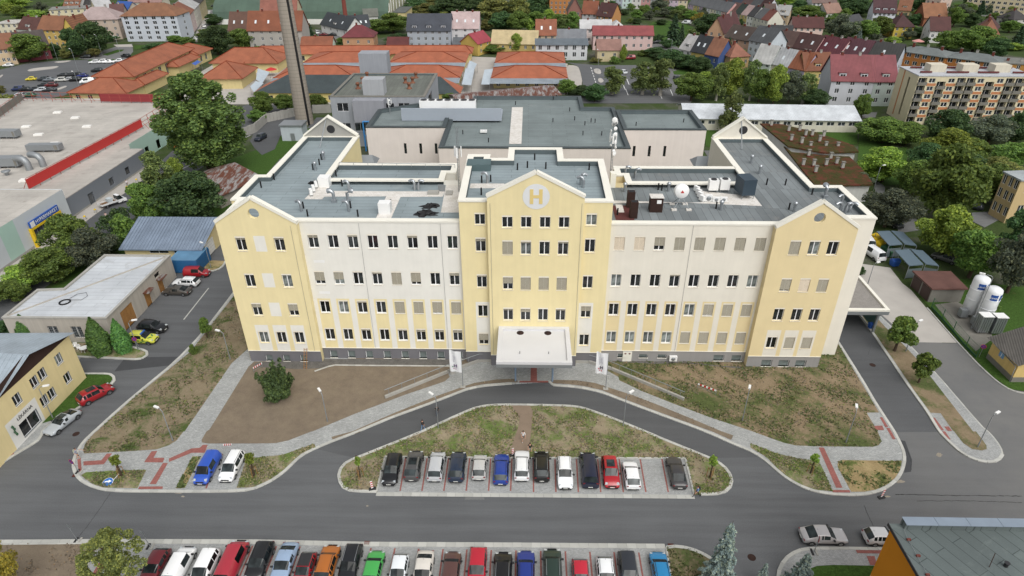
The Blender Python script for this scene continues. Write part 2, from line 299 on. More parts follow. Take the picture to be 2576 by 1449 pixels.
# ================================================================== GROUND
def rect(x0,y0,x1,y1): return [Vector((x0,y0,0)),Vector((x1,y0,0)),Vector((x1,y1,0)),Vector((x0,y1,0))]
def smooth_open(pts,it=2):
    for _ in range(it):
        q = [pts[0]]
        for a,b in zip(pts,pts[1:]): q += [a*.75+b*.25,a*.25+b*.75]
        pts = q+[pts[-1]]
    return pts
def smooth_closed(pts,it=2):
    for _ in range(it):
        q = []
        for a,b in zip(pts,pts[1:]+pts[:1]): q += [a*.75+b*.25,a*.25+b*.75]
        pts = q
    return pts
sheet('ground',rect(-900,15,900,1400),-.06,M['town'])
sheet('road',[Vector(p) for p in ((-150,18,0),(150,18,0),(150,70,0),(64,72,0),(61,100,0),(64,170,0),(47,170,0),(46,80,0),(-44,80,0),(-44,116,0),(-50,150,0),(-60,200,0),(-66,200,0),(-64,130,0),(-66,79,0),(-110,78,0),(-150,72,0))],0,M['asphalt'])
_box = MB().box(-.5,.5,-.18,.18,-.12,0).mesh('kerb_stone',M['kerb'])
def kerb(pts,ztop=.14,step=1.0,smooth=2,width=1.0,name='kerb',inset=0.):
    """a run of kerb stones; each stone is a piece of its own with an open joint"""
    if smooth: pts = smooth_open(pts,smooth)
    root = struct(link(name,None,None,(pts[0].x,pts[0].y,0)))
    seg = [(a,b,(b-a).length) for a,b in zip(pts,pts[1:]) if (b-a).length > 1e-4];total = sum(s[2] for s in seg)
    n = max(1,round(total/step));st = total/n
    def at(d):
        for a,b,l in seg:
            if d <= l: return a+(b-a)*(d/l)
            d -= l
        return seg[-1][1].copy()
    for i in range(n):
        a,b = at(i*st),at((i+1)*st);d = b-a;c = (a+b)/2
        o = link('kerb_stone',_box,root,(c.x-pts[0].x,c.y-pts[0].y,ztop+random.uniform(-.008,.008)),math.atan2(d.y,d.x));o.scale = (max(.05,d.length-.02),width,1)
    return root
Z1,Z2,Z3 = .10,.115,.119
# --- central island
isl = trace((31,[(1060,245),(1675,0)]),(21,[(1830,1375),(2060,1270),(2200,1210),(2350,1180),(2576,1178)]),(22,[(300,1182),(590,1190),(700,1205),(830,1250),(1000,1310),(1340,1449)]),
  (32,[(1600,110),(1990,265),(2100,320),(2180,400),(2215,480),(2200,560),(2150,605),(2060,630),(1900,632)]))
isl_l = trace((31,[(1215,604),(940,597),(880,568),(842,500),(830,440),(842,390),(880,330),(940,290),(1000,268),(1060,245)]))
pk = trace((31,[(1215,604),(1295,252)]),(32,[(0,264),(1745,268),(1830,632)]))
sheet('island_lawn',smooth_open(isl_l,2)+smooth_open(isl,2)+pk[::-1],Z1,M['lawn_dry'],.12)
kerb(isl_l);kerb(isl);kerb(pk[:2],.13,smooth=0,width=.6);kerb(pk[1:4],.13,smooth=0,width=.6);kerb(pk[3:],.13,smooth=0,width=.6)
sheet('parking_paving',[pk[0]+Vector((0,-.15,0)),pk[4]+Vector((0,-.15,0)),pk[3],pk[1]],.02,M['pave_park'])
kerb([pk[0]+Vector((0,-.3,0)),pk[4]+Vector((0,-.3,0))],.035,smooth=0,width=1.5,name='parking_edge')
path = trace((21,[(2576-20,1186)]),(22,[(90,1186),(215,1190),(195,1449)]),(32,[(160,255),(60,255),(0,240)]),(31,[(2560,180)]),(22,[(60,1430),(80,1300)]))
sheet('trodden_path',smooth_closed(path,1),Z2,mat('path_dirt',hx('#a08d7a',.62),.95,.1,.8,.12,12,0,.3))
def bay_line(a,b,w_=.17,z=.024):
    d = (b-a).normalized();n = Vector((-d.y,d.x,0))*w_/2;sheet('bay_line',[a-n,b-n,b+n,a+n],z,M['pave_red'])
for xt,xb in ((1505,1450),(1722,1670),(1938,1890),(2150,2115),(2362,2340),(2575,2562)): bay_line(un(31,xt,265),un(31,xb,594))
for xt,xb in ((215,217),(432,442),(648,668),(862,893),(1078,1120),(1290,1347),(1508,1572)): bay_line(un(32,xt,275),un(32,xb,606))
# --- left side: pavement, slope strip, earth bank
k2 = trace((21,[(2576,965),(2300,985),(2120,1020),(1900,1110),(1600,1220),(1300,1330),(1030,1449)]),(31,[(770,95),(600,165),(450,240),(380,310),(280,410),(150,500),(0,570)]),(30,[(2440,600),(1900,603),(1200,600),(1000,578),(850,515),(785,460),(750,400),(738,330),(748,270),(778,200),(850,90),(950,0)]),
  (20,[(1300,1130),(1900,640),(2350,60)]),(10,[(2576,1180)]))
k2b = k2[:] + [Vector((-44.5,92,0)),Vector((-44.5,118,0))]
sheet('pavement',smooth_open(k2,2)+[Vector((-43,118,0)),Vector((-38,118,0)),Vector((-38,77,0)),Vector((1,77,0)),un(22,0,965)],Z1,M['pave'],.12)
kerb(k2b)
for runs,m_,nm in (
 ([(30,[(850,222),(838,190),(868,110),(968,0)]),(20,[(975,1449),(1320,1135),(1920,645),(2372,60),(2440,-60),(2560,100),(2560,560),(2330,765),(2320,780),(1860,1449)]),(30,[(1850,0),(1780,90),(1700,140),(1580,180),(1300,200)])],'soil_grass','earth_slope'),
 ([(20,[(2560,745),(2500,800),(2110,1430)]),(30,[(2080,0),(2030,85),(2035,112),(2100,122),(2576,122)]),(31,[(0,122),(200,118),(330,90),(560,0)]),(21,[(570,1449),(1000,1270),(1500,1080),(1900,945),(1950,900),(1930,855),(2250,725),(2100,640),(600,740)])],'soil','earth_bed'),
 ([(21,[(1060,1425),(1300,1318),(1900,1098),(2120,1008),(2300,972),(2560,952)]),(22,[(40,957),(62,945),(35,925)]),(21,[(2576,920),(2430,925),(2200,960),(2080,1000),(1800,1100),(1400,1260),(970,1449)]),(31,[(760,55),(775,90),(1050,5)])],'soil','verge'),
 ([(30,[(870,410),(1475,388),(1385,572),(1050,566),(940,530),(862,480),(815,440)])],'lawn_dry','lawn'),
 ([(30,[(1940,250),(2020,255),(1862,568),(1775,572)])],'soil_sand','lawn'),
 ([(30,[(2490,250),(2385,568),(2576,562)]),(31,[(0,548),(145,485),(270,395),(370,300),(450,228),(602,158),(588,125),(430,180),(270,235),(0,265)]),(30,[(2540,252)])],'lawn_dry','lawn'),
 # right side
 ([(22,[(385,942),(420,930),(650,935),(830,960),(950,1000),(1200,1080),(1500,1195),(1900,1360),(2110,1449)]),(32,[(2225,40),(2205,85)]),(22,[(2010,1449),(1500,1262),(1100,1112),(900,1032),(720,992),(560,972),(420,966),(382,955)])],'soil','verge'),
 ([(22,[(1070,900),(1080,935),(1300,1040),(1600,1160),(2000,1310),(2420,1449)]),(33,[(0,58),(150,112),(280,142),(500,150),(1050,155),(1110,140),(1138,100),(1125,60),(1100,0)]),(23,[(990,1260),(1115,1258),(700,560),(560,520),(400,600),(0,640)]),(22,[(2300,690),(1000,690),(820,760)])],'lawn_right','lawn'),
 ([(32,[(2395,120),(2560,180)]),(33,[(60,215),(330,280),(490,290),(535,345),(650,603),(480,588),(350,543),(200,463),(80,358),(0,275)]),(32,[(2520,235),(2400,165)])],'lawn_dry','lawn'),
 ([(33,[(705,300),(740,288),(1345,298),(1325,388),(1280,465),(1190,537),(1080,587),(960,608),(835,608),(700,360),(698,330)])],'soil_sand','lawn'),
): o_ = None;LAST = (runs,m_,nm);globals().setdefault('GREENS',[]).append(LAST)
k3 = trace((22,[(375,945),(380,968),(420,985),(560,990),(720,1010),(900,1050),(1100,1130),(1500,1280),(1960,1449)]),(32,[(2220,120),(2400,190),(2500,250),(2576,310)]),(33,[(80,380),(200,480),(350,560),(480,605),(650,630),(820,638),(960,633),(1080,610),(1200,560),(1300,480),(1350,390),(1375,290),(1365,200),(1320,100),(1270,0)]),(23,[(1090,1180),(940,920),(700,540)]))
sheet('pavement',[Vector((.9,77,0)),un(22,0,970)]+smooth_open(k3,2)+[Vector((46.2,81,0)),Vector((38,81,0)),Vector((38,77,0))],Z1,M['pave'],.12)
kerb(k3)
for runs,m_,nm in GREENS: sheet(nm,trace(*runs),Z2,M[m_],.05)
for rc,pts in ((30,[(840,295),(1020,285),(1075,218),(1128,216),(1045,325),(840,338)]),(30,[(1525,195),(1585,190),(1545,260),(1655,260),(1640,308),(1450,305)]),(30,[(1640,312),(1690,312),(1570,525),(1505,525)]),
  (30,[(1700,268),(1930,165),(2010,160),(2040,130),(2090,130),(2060,210),(1930,210),(1700,303)]),(30,[(1400,550),(1640,548),(1635,574),(1390,576)]),(30,[(2185,220),(2245,220),(2238,242),(2188,242)]),(30,[(2450,222),(2530,222),(2520,243),(2445,243)]),(30,[(778,275),(812,268),(824,400),(792,405)]),
  (33,[(510,157),(562,157),(750,562),(685,562)]),(33,[(645,583),(820,585),(830,610),(650,608)]),(33,[(1190,-40),(1222,-40),(1285,73),(1255,75)]),(23,[(1125,1302),(1150,1300),(1210,1400),(1180,1402)]),(23,[(1068,1388),(1150,1385),(1168,1430),(1090,1432)]),(22,[(190,795),(250,795),(252,935),(186,935)]),(22,[(75,935),(365,935),(365,952),(75,952)])):
    sheet('red_paving_band',[un(rc,x,y,Z1) for x,y in pts],Z3,M['pave_red'])
bay_line(un(30,2195,250),un(30,2075,575),.17,Z1+.012)
# --- right strip with young trees
k4 = trace((23,[(930,285),(1060,460),(1240,730),(1450,1040),(1620,1270),(1720,1449)]),(33,[(1830,110),(1950,220),(2100,290),(2230,310),(2320,290),(2358,230),(2340,150),(2220,0)]),(23,[(2190,1449),(1670,840),(1350,500),(1130,290)]))
sheet('pavement',smooth_open(k4,2),Z1,M['pave_park'],.12);kerb(k4[:12]);kerb(k4[11:],.11,width=.5)
sheet('verge',trace((23,[(945,290),(1090,300),(1180,400),(1360,575),(1500,725),(1640,905),(2060,1449)]),(33,[(2090,0),(2195,140),(2198,178),(2150,193),(2050,178),(1960,118),(1870,0)]),(23,[(1855,1440),(1735,1267),(1635,1262),(1460,1025),(1255,720)])),Z2,M['lawn_right'])
for rc,pts in ((23,[(1650,1312),(1676,1312),(1770,1440),(1742,1440)]),(23,[(1770,1400),(1815,1400),(1850,1446),(1805,1446)]),(33,[(1750,0),(1780,0),(1835,83),(1808,85)])): sheet('red_paving_band',trace((rc,pts)),Z3,M['pave_red'])
sheet('driveway',trace((13,[(905,1200),(1230,1245),(1350,1400)]),(23,[(1440,20),(1600,210),(1905,552),(1460,545),(1340,440),(1110,240)]),(13,[(960,1440),(900,1340)])),.004,M['concrete_pad'])
sheet('road',trace((23,[(705,525),(800,270),(905,280),(1235,730),(1445,1040),(1715,1449)]),(33,[(1275,0)])),.006,M['asphalt_new'])
sheet('road',trace((23,[(1460,550),(1905,556),(2200,860),(2420,1030),(2576,1060)]),(33,[(2576,700),(1400,620),(1500,300),(1700,200),(2100,310),(2360,320),(2400,200)]),(23,[(2200,1449),(1680,830)])),.004,M['asphalt'])
sheet('road',trace((21,[(2576,968),(2300,988),(2120,1024),(1600,1224),(1030,1455)]),(31,[(600,170),(1000,262),(1675,5)]),(21,[(2060,1265),(2350,1175),(2576,1172)]),(22,[(590,1185),(830,1245),(1340,1449)]),(32,[(1990,262),(2500,255),(2220,125)]),(22,[(1960,1455),(1100,1135),(720,1014),(420,990),(300,968),(60,968)])),.005,M['asphalt_new'])
kerb(trace((23,[(1600,200),(1910,555),(2200,860),(2420,1030),(2576,1062)])),.1,width=.6)
sheet('lawn',trace((23,[(1620,190),(1930,555),(2210,850),(2430,1020),(2700,1060),(2700,700),(2600,300)]),(13,[(2576,1449),(1500,1300),(1440,1440)])),.06,M['grass'])
# --- bottom parking row, its pavement and beds
lowk = trace((30,[(-700,1112),(0,1110),(1030,1102)]),(31,[(0,1106),(1100,1130),(2576,1138)]),(32,[(900,1146),(1540,1150)]))
pts = [Vector((-70,lowk[0].y,0))]+lowk[1:]
sheet('parking_paving',[Vector((-70,33,0)),Vector((16,33,0)),lowk[-1]]+pts[::-1],.02,M['pave_park'])
kerb(pts,.05,smooth=0,width=1.6,name='parking_edge')
for X in (-28.5,-26.0,-23.5,-21.03,-18.55,-16.05,-13.55,-11.06,-8.52,-6.04,-3.5,-.94,1.62,4.17,6.7,9.19,11.74): bay_line(Vector((X,44.1,0)),Vector((X,38.6,0)))
bed = [un(30,-700,1137),un(30,0,1135),un(30,1020,1125),un(30,810,1449),un(30,600,1800),un(30,-700,1800)]
sheet('earth_bed',bed,.1,M['soil'],.1);kerb(bed[1:5],.12,smooth=0,width=.5)
for rc,p_ in ((30,[(1040,1128),(1180,1128),(1175,1158),(1030,1160)]),(30,[(1080,1182),(1160,1182),(990,1449),(915,1449)])): sheet('red_paving_band',trace((rc,p_)),.026,M['pave_red'])
k5 = trace((32,[(1545,1449),(1548,1300),(1550,1168),(1600,1152),(1750,1165),(1870,1205),(1990,1265),(2110,1360),(2190,1449),(2300,1600)]))
sheet('earth_bed',smooth_open(k5[2:],2)+[un(32,1640,1700)],Z1,M['lawn_right'],.1);kerb(k5[2:]);kerb([un(32,1640,1700),k5[2]],.12,smooth=0,width=.5)
k6 = trace((33,[(90,1560),(105,1430),(120,1360),(190,1262),(300,1197),(420,1172),(1130,1182),(2576,1200)]))
sheet('pavement',smooth_open(k6,2)+[un(33,2576,1900),un(33,90,1900)],Z1,M['pave_park'],.12);kerb(k6)
sheet('lawn',smooth_open(trace((33,[(330,1600),(400,1390),(520,1342),(1050,1352),(1700,1360)])),1)+[un(33,1700,1800),un(33,330,1800)],Z2,M['grass'],.05)
for p_ in ([(880,1195),(1140,1198),(1130,1230),(895,1226)],[(988,1255),(1068,1255),(1100,1350),(1025,1345)]): sheet('red_paving_band',trace((33,p_)),Z3,M['pave_red'])
# --- left street, verge by the pharmacy, side street
kl = trace((30,[(-300,520),(0,330),(150,232),(440,62)]),(20,[(400,1440),(830,1190),(1090,1005),(1150,945),(1158,915),(1130,878),(1090,866),(850,866),(700,866)]))
sheet('pavement',smooth_open(kl,1)+[Vector((-66,76,0)),Vector((-80,70,0)),Vector((-80,50,0))],Z1,M['pave'],.12);kerb(kl,smooth=1)
sheet('lawn',trace((20,[(850,872),(1080,872),(1130,900),(1135,925),(1080,1000),(820,1190),(560,1330),(420,1370),(760,1000)])),Z2,M['grass'])
sheet('red_paving_band',trace((30,[(0,280),(130,205),(150,225),(0,318)])),Z3,M['pave_red'])
ki = trace((20,[(700,690),(1200,712),(1390,725),(1460,705),(1492,665),(1470,632),(1330,598)]))
sheet('lawn',smooth_open(ki,1)+trace((20,[(1180,550),(690,560)])),Z1,M['lawn_dry'],.1);kerb(ki,smooth=1)
sheet('road_joint',trace((20,[(2095,0),(2105,0),(1855,318),(1842,318)])),.008,M['kerb'])
kc = trace((10,[(2270,1180),(2250,1230),(2190,1270),(2100,1285)]));sheet('earth_bed',kc+trace((10,[(1970,1200),(2150,1175)])),.09,M['soil_sand'],.09);kerb(kc,.12)
# --- hypermarket street
sheet('road',[Vector(p) for p in ((-94,60,0),(-85,60,0),(-84,125,0),(-82,175,0),(-66,230,0),(-82,240,0),(-100,200,0),(-95.2,158,0),(-95.2,60,0))],-.02,M['asphalt_new'])
sheet('pavement',[Vector(p) for p in ((-97.5,84,0),(-93.2,84,0),(-93.4,157,0),(-95.5,160,0),(-97.5,158,0))],.09,M['concrete_pad'],.1)
sheet('lawn',[Vector(p) for p in ((-84,62,0),(-66.5,62,0),(-66.5,79.5,0),(-64,103,0),(-46,120,0),(-52,178,0),(-62,190,0),(-79,160,0),(-83,120,0))],-.03,M['grass'])
sheet('road_line',[Vector(p) for p in ((-88.6,150,0),(-88.45,150,0),(-80,182,0),(-80.2,182,0))],-.012,M['whitepaint'])
sheet('road',trace((1,[(140,1140),(420,1120),(420,1260),(340,1310),(230,1400),(190,1500),(60,1560)]),(10,[(2560,40)]),(1,[(-60,1420),(0,1300),(110,1200)])),.004,M['asphalt_new'])
sheet('lawn',trace((1,[(220,1449),(240,1380),(290,1320),(470,1290),(700,1300),(900,1449),(900,1600),(230,1600)])),.06,M['grass'])
sheet('pavement',trace((1,[(-200,1180),(380,1060),(700,1060),(700,1120),(100,1160),(-100,1230)])),.01,M['asphalt'])
# --- car park and streets of the town
sheet('road',trace((0,[(-400,760),(0,700),(240,645),(560,610),(900,600),(1330,590),(1300,640),(1050,760),(650,960),(400,1010),(-400,1010)])),.0,M['asphalt'])
sheet('road',trace((0,[(780,590),(900,560),(1160,470),(1330,440),(1340,520),(1270,600),(900,600)])),.004,M['asphalt_old'])
sheet('road',trace((0,[(1940,395),(2060,100),(2250,95),(2200,180),(2040,330),(1980,430)])),.004,M['asphalt_old'])
sheet('pavement',trace((0,[(1940,395),(2100,105),(2120,110),(2040,310),(1975,420)])),.08,M['concrete_pad'])
for p_ in ([(270,710),(330,690),(480,675),(600,665),(560,690),(420,705),(300,720)],[(500,922),(650,865),(685,870),(600,905),(520,930)],[(530,625),(690,610),(720,615),(600,635)],[(970,725),(1060,690),(1090,690),(1010,730)],[(0,760),(40,750),(0,790)]): sheet('traffic_island',smooth_closed(trace((0,p_)),1),.12,M['concrete_pad'],.12)
for p_ in ([(1030,550),(1180,500),(1250,500),(1230,515),(1080,560)],[(900,600),(1200,595),(1180,612),(880,612)],[(1350,460),(1560,450),(1500,480),(1360,500)]): sheet('lawn',trace((0,p_)),.05,M['grass'])
sheet('pavement',trace((0,[(1140,450),(1320,445),(1340,470),(1180,475)])),.03,M['concrete_pad'])
sheet('market_yard',trace((0,[(1700,900),(2200,620),(2576,600)]),(1,[(300,560),(1400,570),(2200,570),(2420,580),(2576,600)]),(2,[(560,640),(560,950)]),(1,[(1900,1050),(0,1050)]),(0,[(2000,1050)])),.0,M['concrete_pad'])
sheet('road',trace((2,[(545,625),(680,640),(830,655),(1240,655),(1600,690),(1850,760),(1800,1040),(700,1040),(715,860),(690,720),(650,660)])),.004,M['asphalt'])
sheet('road',trace((2,[(1330,440),(1420,430),(1560,455),(1660,470),(1700,520),(1400,510)])),.004,M['asphalt'])
sheet('road',trace((1,[(590,290),(850,340),(870,380),(860,430),(790,420),(640,390)])),.004,M['asphalt_old'])
for p_ in ([(820,700),(850,690),(890,700),(900,745),(850,745),(825,725)],[(860,795),(900,785),(930,820),(880,840)],[(545,655),(640,660),(680,690),(715,860),(640,900),(560,800)]): sheet('traffic_island',smooth_closed(trace((2,p_)),1),.12,M['concrete_pad'],.12)
for i in range(7): sheet('road_line',trace((2,[(790+9*i,675+28*i),(796+9*i,675+28*i),(801+9*i,692+28*i),(795+9*i,692+28*i)])),.012,M['whitepaint'])
for x,y in ((1150,790),(1140,895),(1350,790),(1590,900),(1650,825),(995,710),(1110,840),(1480,930)): sheet('road_line',trace((2,[(x,y),(x+7,y),(x+32,y+62),(x+25,y+62)])),.012,M['whitepaint'])
sheet('lawn',smooth_closed(trace((2,[(1310,290),(1450,205),(1620,210),(1820,260),(1830,330),(1720,440),(1500,430),(1430,360)])),1),.05,M['grass'])
sheet('lawn',trace((2,[(1620,720),(1700,700),(1830,730),(1800,755),(1630,750)])),.05,M['grass'])
sheet('road',trace((3,[(960,1130),(1100,1130),(1080,1180),(940,1190)])),.004,M['asphalt'])
sheet('road',trace((3,[(1960,140),(2150,160),(2400,200),(2576,230),(2576,190),(2300,150),(1980,120)])),.004,M['asphalt'])
for p_ in ([(1860,30),(2040,20),(2200,110),(1960,115)],[(2260,130),(2576,110),(2576,170),(2300,150)]): sheet('lawn',trace((3,p_)),.03,M['grass'])
sheet('road',trace((13,[(1070,400),(1130,370),(1180,440),(1160,560),(1500,760),(1700,840),(1300,900),(1330,760),(1080,480)])),.004,M['asphalt_old'])
sheet('road',trace((13,[(2050,690),(2230,680),(2330,760),(2180,840),(2060,780)])),.004,M['asphalt_old'])
sheet('lawn',trace((3,[(920,1290),(1100,1250),(1200,1449)]),(13,[(1100,60),(1400,30),(1400,400),(1170,420),(900,250)])),.02,M['grass'])
sheet('lawn',trace((2,[(1940,1310),(2060,1300),(2200,1449)]),(12,[(2020,40),(1950,20)])),.02,M['grass'])
sheet('lawn',trace((3,[(200,1340),(900,1330),(900,1449),(500,1449)])),.02,M['grass'])

sheet('foundation_strip',trace((21,[(-20,800),(0,760),(600,690),(700,720),(2000,720),(2100,735),(1970,785),(1500,782),(780,772),(640,815),(420,822)])),Z2+.003,mat('rubble',hx('#6e6b66',.8),.95,.3,1.2,.25,6,0,.5))
kerb(trace((21,[(590,845),(770,782),(1200,787),(1970,792)])),.16,smooth=0,width=.7)
sheet('foundation_strip',trace((22,[(900,720),(1440,745),(1650,735),(2100,790),(2330,800),(2330,820),(1700,760),(1440,770),(1000,745)])),Z2+.003,MATS['rubble'])
# ================================================================== HOSPITAL
UZ = Vector((0,0,1))
def facade(mb,O,u,W,z0,z1,holes=(),paints=(),mi=0,ri=None,depth=.22):
    """one wall plane with true openings; paints are differently rendered fields of the wall"""
    n = Vector((u.y,-u.x,0));e = 1e-4
    us = sorted({0.,W,*[a for h in holes for a in h[:2]],*[a for p in paints for a in p[:2]]});zs = sorted({z0,z1,*[a for h in holes for a in h[2:4]],*[a for p in paints for a in p[2:4]]})
    us = [a for a in us if -e <= a <= W+e];zs = [a for a in zs if z0-e <= a <= z1+e]
    P = lambda a,z,d=0.: (O.x+u.x*a-n.x*d,O.y+u.y*a-n.y*d,z)
    for a,b in zip(us,us[1:]):
        for c,d in zip(zs,zs[1:]):
            x,z = (a+b)/2,(c+d)/2
            if any(h[0] < x < h[1] and h[2] < z < h[3] for h in holes): continue
            k = mi
            for p in paints:
                if p[0] < x < p[1] and p[2] < z < p[3]: k = p[4]
            mb.quad(P(a,c),P(b,c),P(b,d),P(a,d),k)
    for a,b,c,d in [h[:4] for h in holes]:
        r = mi if ri is None else ri
        mb.quad(P(a,c),P(a,d),P(a,d,depth),P(a,c,depth),r);mb.quad(P(b,c),P(b,c,depth),P(b,d,depth),P(b,d),r)
        mb.quad(P(a,d),P(b,d),P(b,d,depth),P(a,d,depth),r);mb.quad(P(a,c),P(a,c,depth),P(b,c,depth),P(b,c),r)
_wc = {}
def wmesh(w_,h,kind):
    k = (round(w_,2),round(h,2),kind)
    if k in _wc: return _wc[k]
    mb = MB();t = .065
    if kind == 'frame':
        for x0,x1,z0,z1 in ((0,w_,0,t),(0,w_,h-t,h),(0,t,t,h-t),(w_-t,w_,t,h-t),(w_/2-.055,w_/2+.055,t,h-t)): mb.box(x0,x1,0,.07,z0,z1)
        r = mb.mesh('window',M['frame'])
    elif kind.startswith('pane'): r = mb.box(0,w_,.02,.035,0,h).mesh('pane',M['glass_pale' if kind == 'panep' else 'glass'])
    elif kind == 'sill': r = mb.box(-.05,w_+.05,-.27,.0,-.05,-.003).mesh('sill',M['sill'])
    elif kind == 'box': r = mb.box(0,w_,-.18,-.004,h-.22,h-.004).mesh('shutter_box',M['sill'])
    elif kind.startswith('house'):
        for x0,x1,z0,z1 in ((0,w_,0,t),(0,w_,h-t,h),(0,t,t,h-t),(w_-t,w_,t,h-t),(w_/2-.05,w_/2+.05,t,h-t)): mb.box(x0,x1,-.02,.05,z0,z1)
        mb.box(t,w_-t,.0,.02,t,h-t,1);r = mb.mesh('window',[M['frame'],M['glass_house']])
    _wc[k] = r;return r
def blind_mesh(w_,h,drop,m_):
    k = ('b',round(w_,2),round(h,2),round(drop,2),m_)
    if k in _wc: return _wc[k]
    mb = MB();top = h-.22;L_ = (h-.22)*drop;n = max(1,int(L_/.10))
    for i in range(n):
        z = top-(i+.5)*L_/n;mb.add([(.02,-.14,z-.035),(w_-.02,-.14,z-.035),(w_-.02,-.09,z+.028),(.02,-.09,z+.028)],[(0,1,2,3)])
    r = mb.mesh('blind',M[m_]);_wc[k] = r;return r
def window(parent,O,u,a,z,w_,h,blind=0.,bm='blind',sill=True):
    o = off(parent);n = Vector((u.y,-u.x,0));p = O+u*a-n*.2;rz = math.atan2(u.y,u.x)
    f = link('window',wmesh(w_,h,'frame'),parent,(p.x-o.x,p.y-o.y,z-o.z),rz)
    pk_ = 'panep' if (random.random() < .1 or (10.7 < p.x < 22.5 and z < 5) or (21 < p.x < 23.5 and 7 < z < 9)) else 'pane'
    if True:
        for x in (.065,w_/2+.055): link('pane',wmesh(w_/2-.12,h-.13,pk_),f,(x,0,.065))
    if sill: link('sill',wmesh(w_,h,'sill'),f)
    if h > 1.6: link('shutter_box',wmesh(w_,h,'box'),f)
    if blind > .02: link('blind',blind_mesh(w_,h,blind,bm),f)
    return f
HOSP = thing('hospital','large yellow and white hospital with flat grey roofs and three gables','building',(1,90,0))
WM = [M['wwhite'],M['yellow'],M['coping'],M['plinth'],M['wwarm'],M['yellow2'],M['plinth2'],M['whitepaint']]
X = Vector((1,0,0))
WW,WH = 1.36,2.12
ROWS = (3.38,8.06,12.72,18.3)
CL = [-28.32+2.634*i for i in range(8)];CR = [12.02+2.609*i for i in range(8)]
def block_front(name,x0,x1,Y,ztop,base,cols,pan=None,zs=ROWS,blinds=None,extra=(),plinth=3,bwin=(),gable=None,ywin=None):
    mb = MB();O = Vector((x0,Y,0));holes = [];wins = []
    for r,z in enumerate(zs):
        for c,cx in enumerate(cols):
            b = (blinds or {}).get((r,c),0)
            if b is None: continue
            h = WH if z < 20 else 1.72
            holes.append((cx-WW/2-x0,cx+WW/2-x0,z,z+h));wins.append((cx-WW/2-x0,z,h,b))
    facade(mb,O,X,x1-x0,2.05,ztop,holes,[(a-x0,b-x0,c,d,k) for a,b,c,d,k in list(extra)+list(pan or [])],base)
    if gable:
        ax,az,hole = gable;nseg = 20;hc = Vector((ax,Y,(ztop+az)/2-.15+hole[1])) if hole else None
        if not hole: mb.add([(x0,Y,ztop),(x1,Y,ztop),(ax,Y,az)],[(0,1,2)],base)
        else:
            r = hole[0];ring = [Vector((hc.x+r*math.cos(2*math.pi*k/nseg),Y,hc.z+r*math.sin(2*math.pi*k/nseg))) for k in range(nseg)]
            A,B,C = Vector((x0,Y,ztop)),Vector((x1,Y,ztop)),Vector((ax,Y,az))
            outp = []
            for q in ring:                      # project ring outwards onto the triangle
                d = (q-hc).normalized();best = 1e9
                for P0,P1 in ((A,B),(B,C),(C,A)):
                    e = P1-P0;den = d.x*e.z-d.z*e.x
                    if abs(den) < 1e-9: continue
                    t = ((P0.x-hc.x)*e.z-(P0.z-hc.z)*e.x)/den;s_ = ((P0.x-hc.x)*d.z-(P0.z-hc.z)*d.x)/den
                    if t > 0 and -1e-6 <= s_ <= 1+1e-6: best = min(best,t)
                outp.append(hc+d*best)
            for k in range(nseg):
                j = (k+1) % nseg;mb.quad(ring[k],outp[k],outp[j],ring[j],base);mb.quad(ring[k],ring[j],ring[j]+Vector((0,.5,0)),ring[k]+Vector((0,.5,0)),base)
            for Pc in (A,B,C):                # corner slivers
                d = [(o_-Pc).length for o_ in outp];k = d.index(min(d));dd = sorted(range(nseg),key=lambda i: d[i])[:2];mb.add([Pc,outp[dd[0]],outp[dd[1]]],[(0,1,2)],base)
        for (xa,za,xb,zb) in ((x0,ztop,ax,az),(ax,az,x1,ztop)):       # raking coping
            L_ = math.hypot(xb-xa,zb-za);nx,nz = -(zb-za)/L_,(xb-xa)/L_;t = .28
            q = [(xa-nx*t*.4,za-nz*t*.4),(xb-nx*t*.4,zb-nz*t*.4),(xb+nx*t,zb+nz*t),(xa+nx*t,za+nz*t)]
            vs = [(x_,Y-.09,z_) for x_,z_ in q]+[(x_,Y+.62,z_) for x_,z_ in q]
            mb.add(vs,[(0,1,2,3),(7,6,5,4),(3,2,6,7),(0,4,5,1),(0,3,7,4),(1,5,6,2)],2)
        back = [Vector((x1,Y+.5,ztop)),Vector((x0,Y+.5,ztop)),Vector((ax,Y+.5,az))]
        if not hole: mb.add(back,[(0,1,2)],base)
        else:
            for k in range(nseg):
                j = (k+1) % nseg;q = Vector((0,.5,0));mb.quad(ring[j]+q,outp[j]+q,outp[k]+q,ring[k]+q,base)
    ph = []
    for cx,pz0,pz1,pw in bwin: ph.append((cx-pw/2-x0,cx+pw/2-x0,pz0,pz1))
    facade(mb,O+Vector((0,.04,0)),X,x1-x0,-1,1.97,ph,(),plinth,None,.45)
    mb.box(x0,x1,Y-.06,Y+.04,1.97,2.05,2)
    o_ = mb.build('wall',WM,HOSP)
    for a,z,h,b in wins: window(HOSP,O,X,a,z,WW,h,min(b,1),'blind_lt' if b > 1 else 'blind')
    for a,b,c,d in ph:
        q = O+X*a+Vector((0,.3,c))-off(HOSP);cw = link('cellar_window',MB().box(0,b-a,0,.04,0,d-c).mesh('cellar_window',mat('milkglass',hx('#8b9694',.6),.25,.25,1.5,.05)),HOSP,tuple(q));link('sill',MB().box(-.03,b-a+.03,-.36,-.003,-.06,0).mesh('sill',M['coping']),cw);link('frame',MB().box(0,b-a,-.04,-.002,d-c-.08,d-c).box(0,.07,-.04,-.002,0,d-c-.08).box(b-a-.07,b-a,-.04,-.002,0,d-c-.08).mesh('frame',M['frame']),cw)
    return o_
def bl(rows): return {(r,c): v for r,row in enumerate(rows) for c,v in enumerate(row)}
T = .12
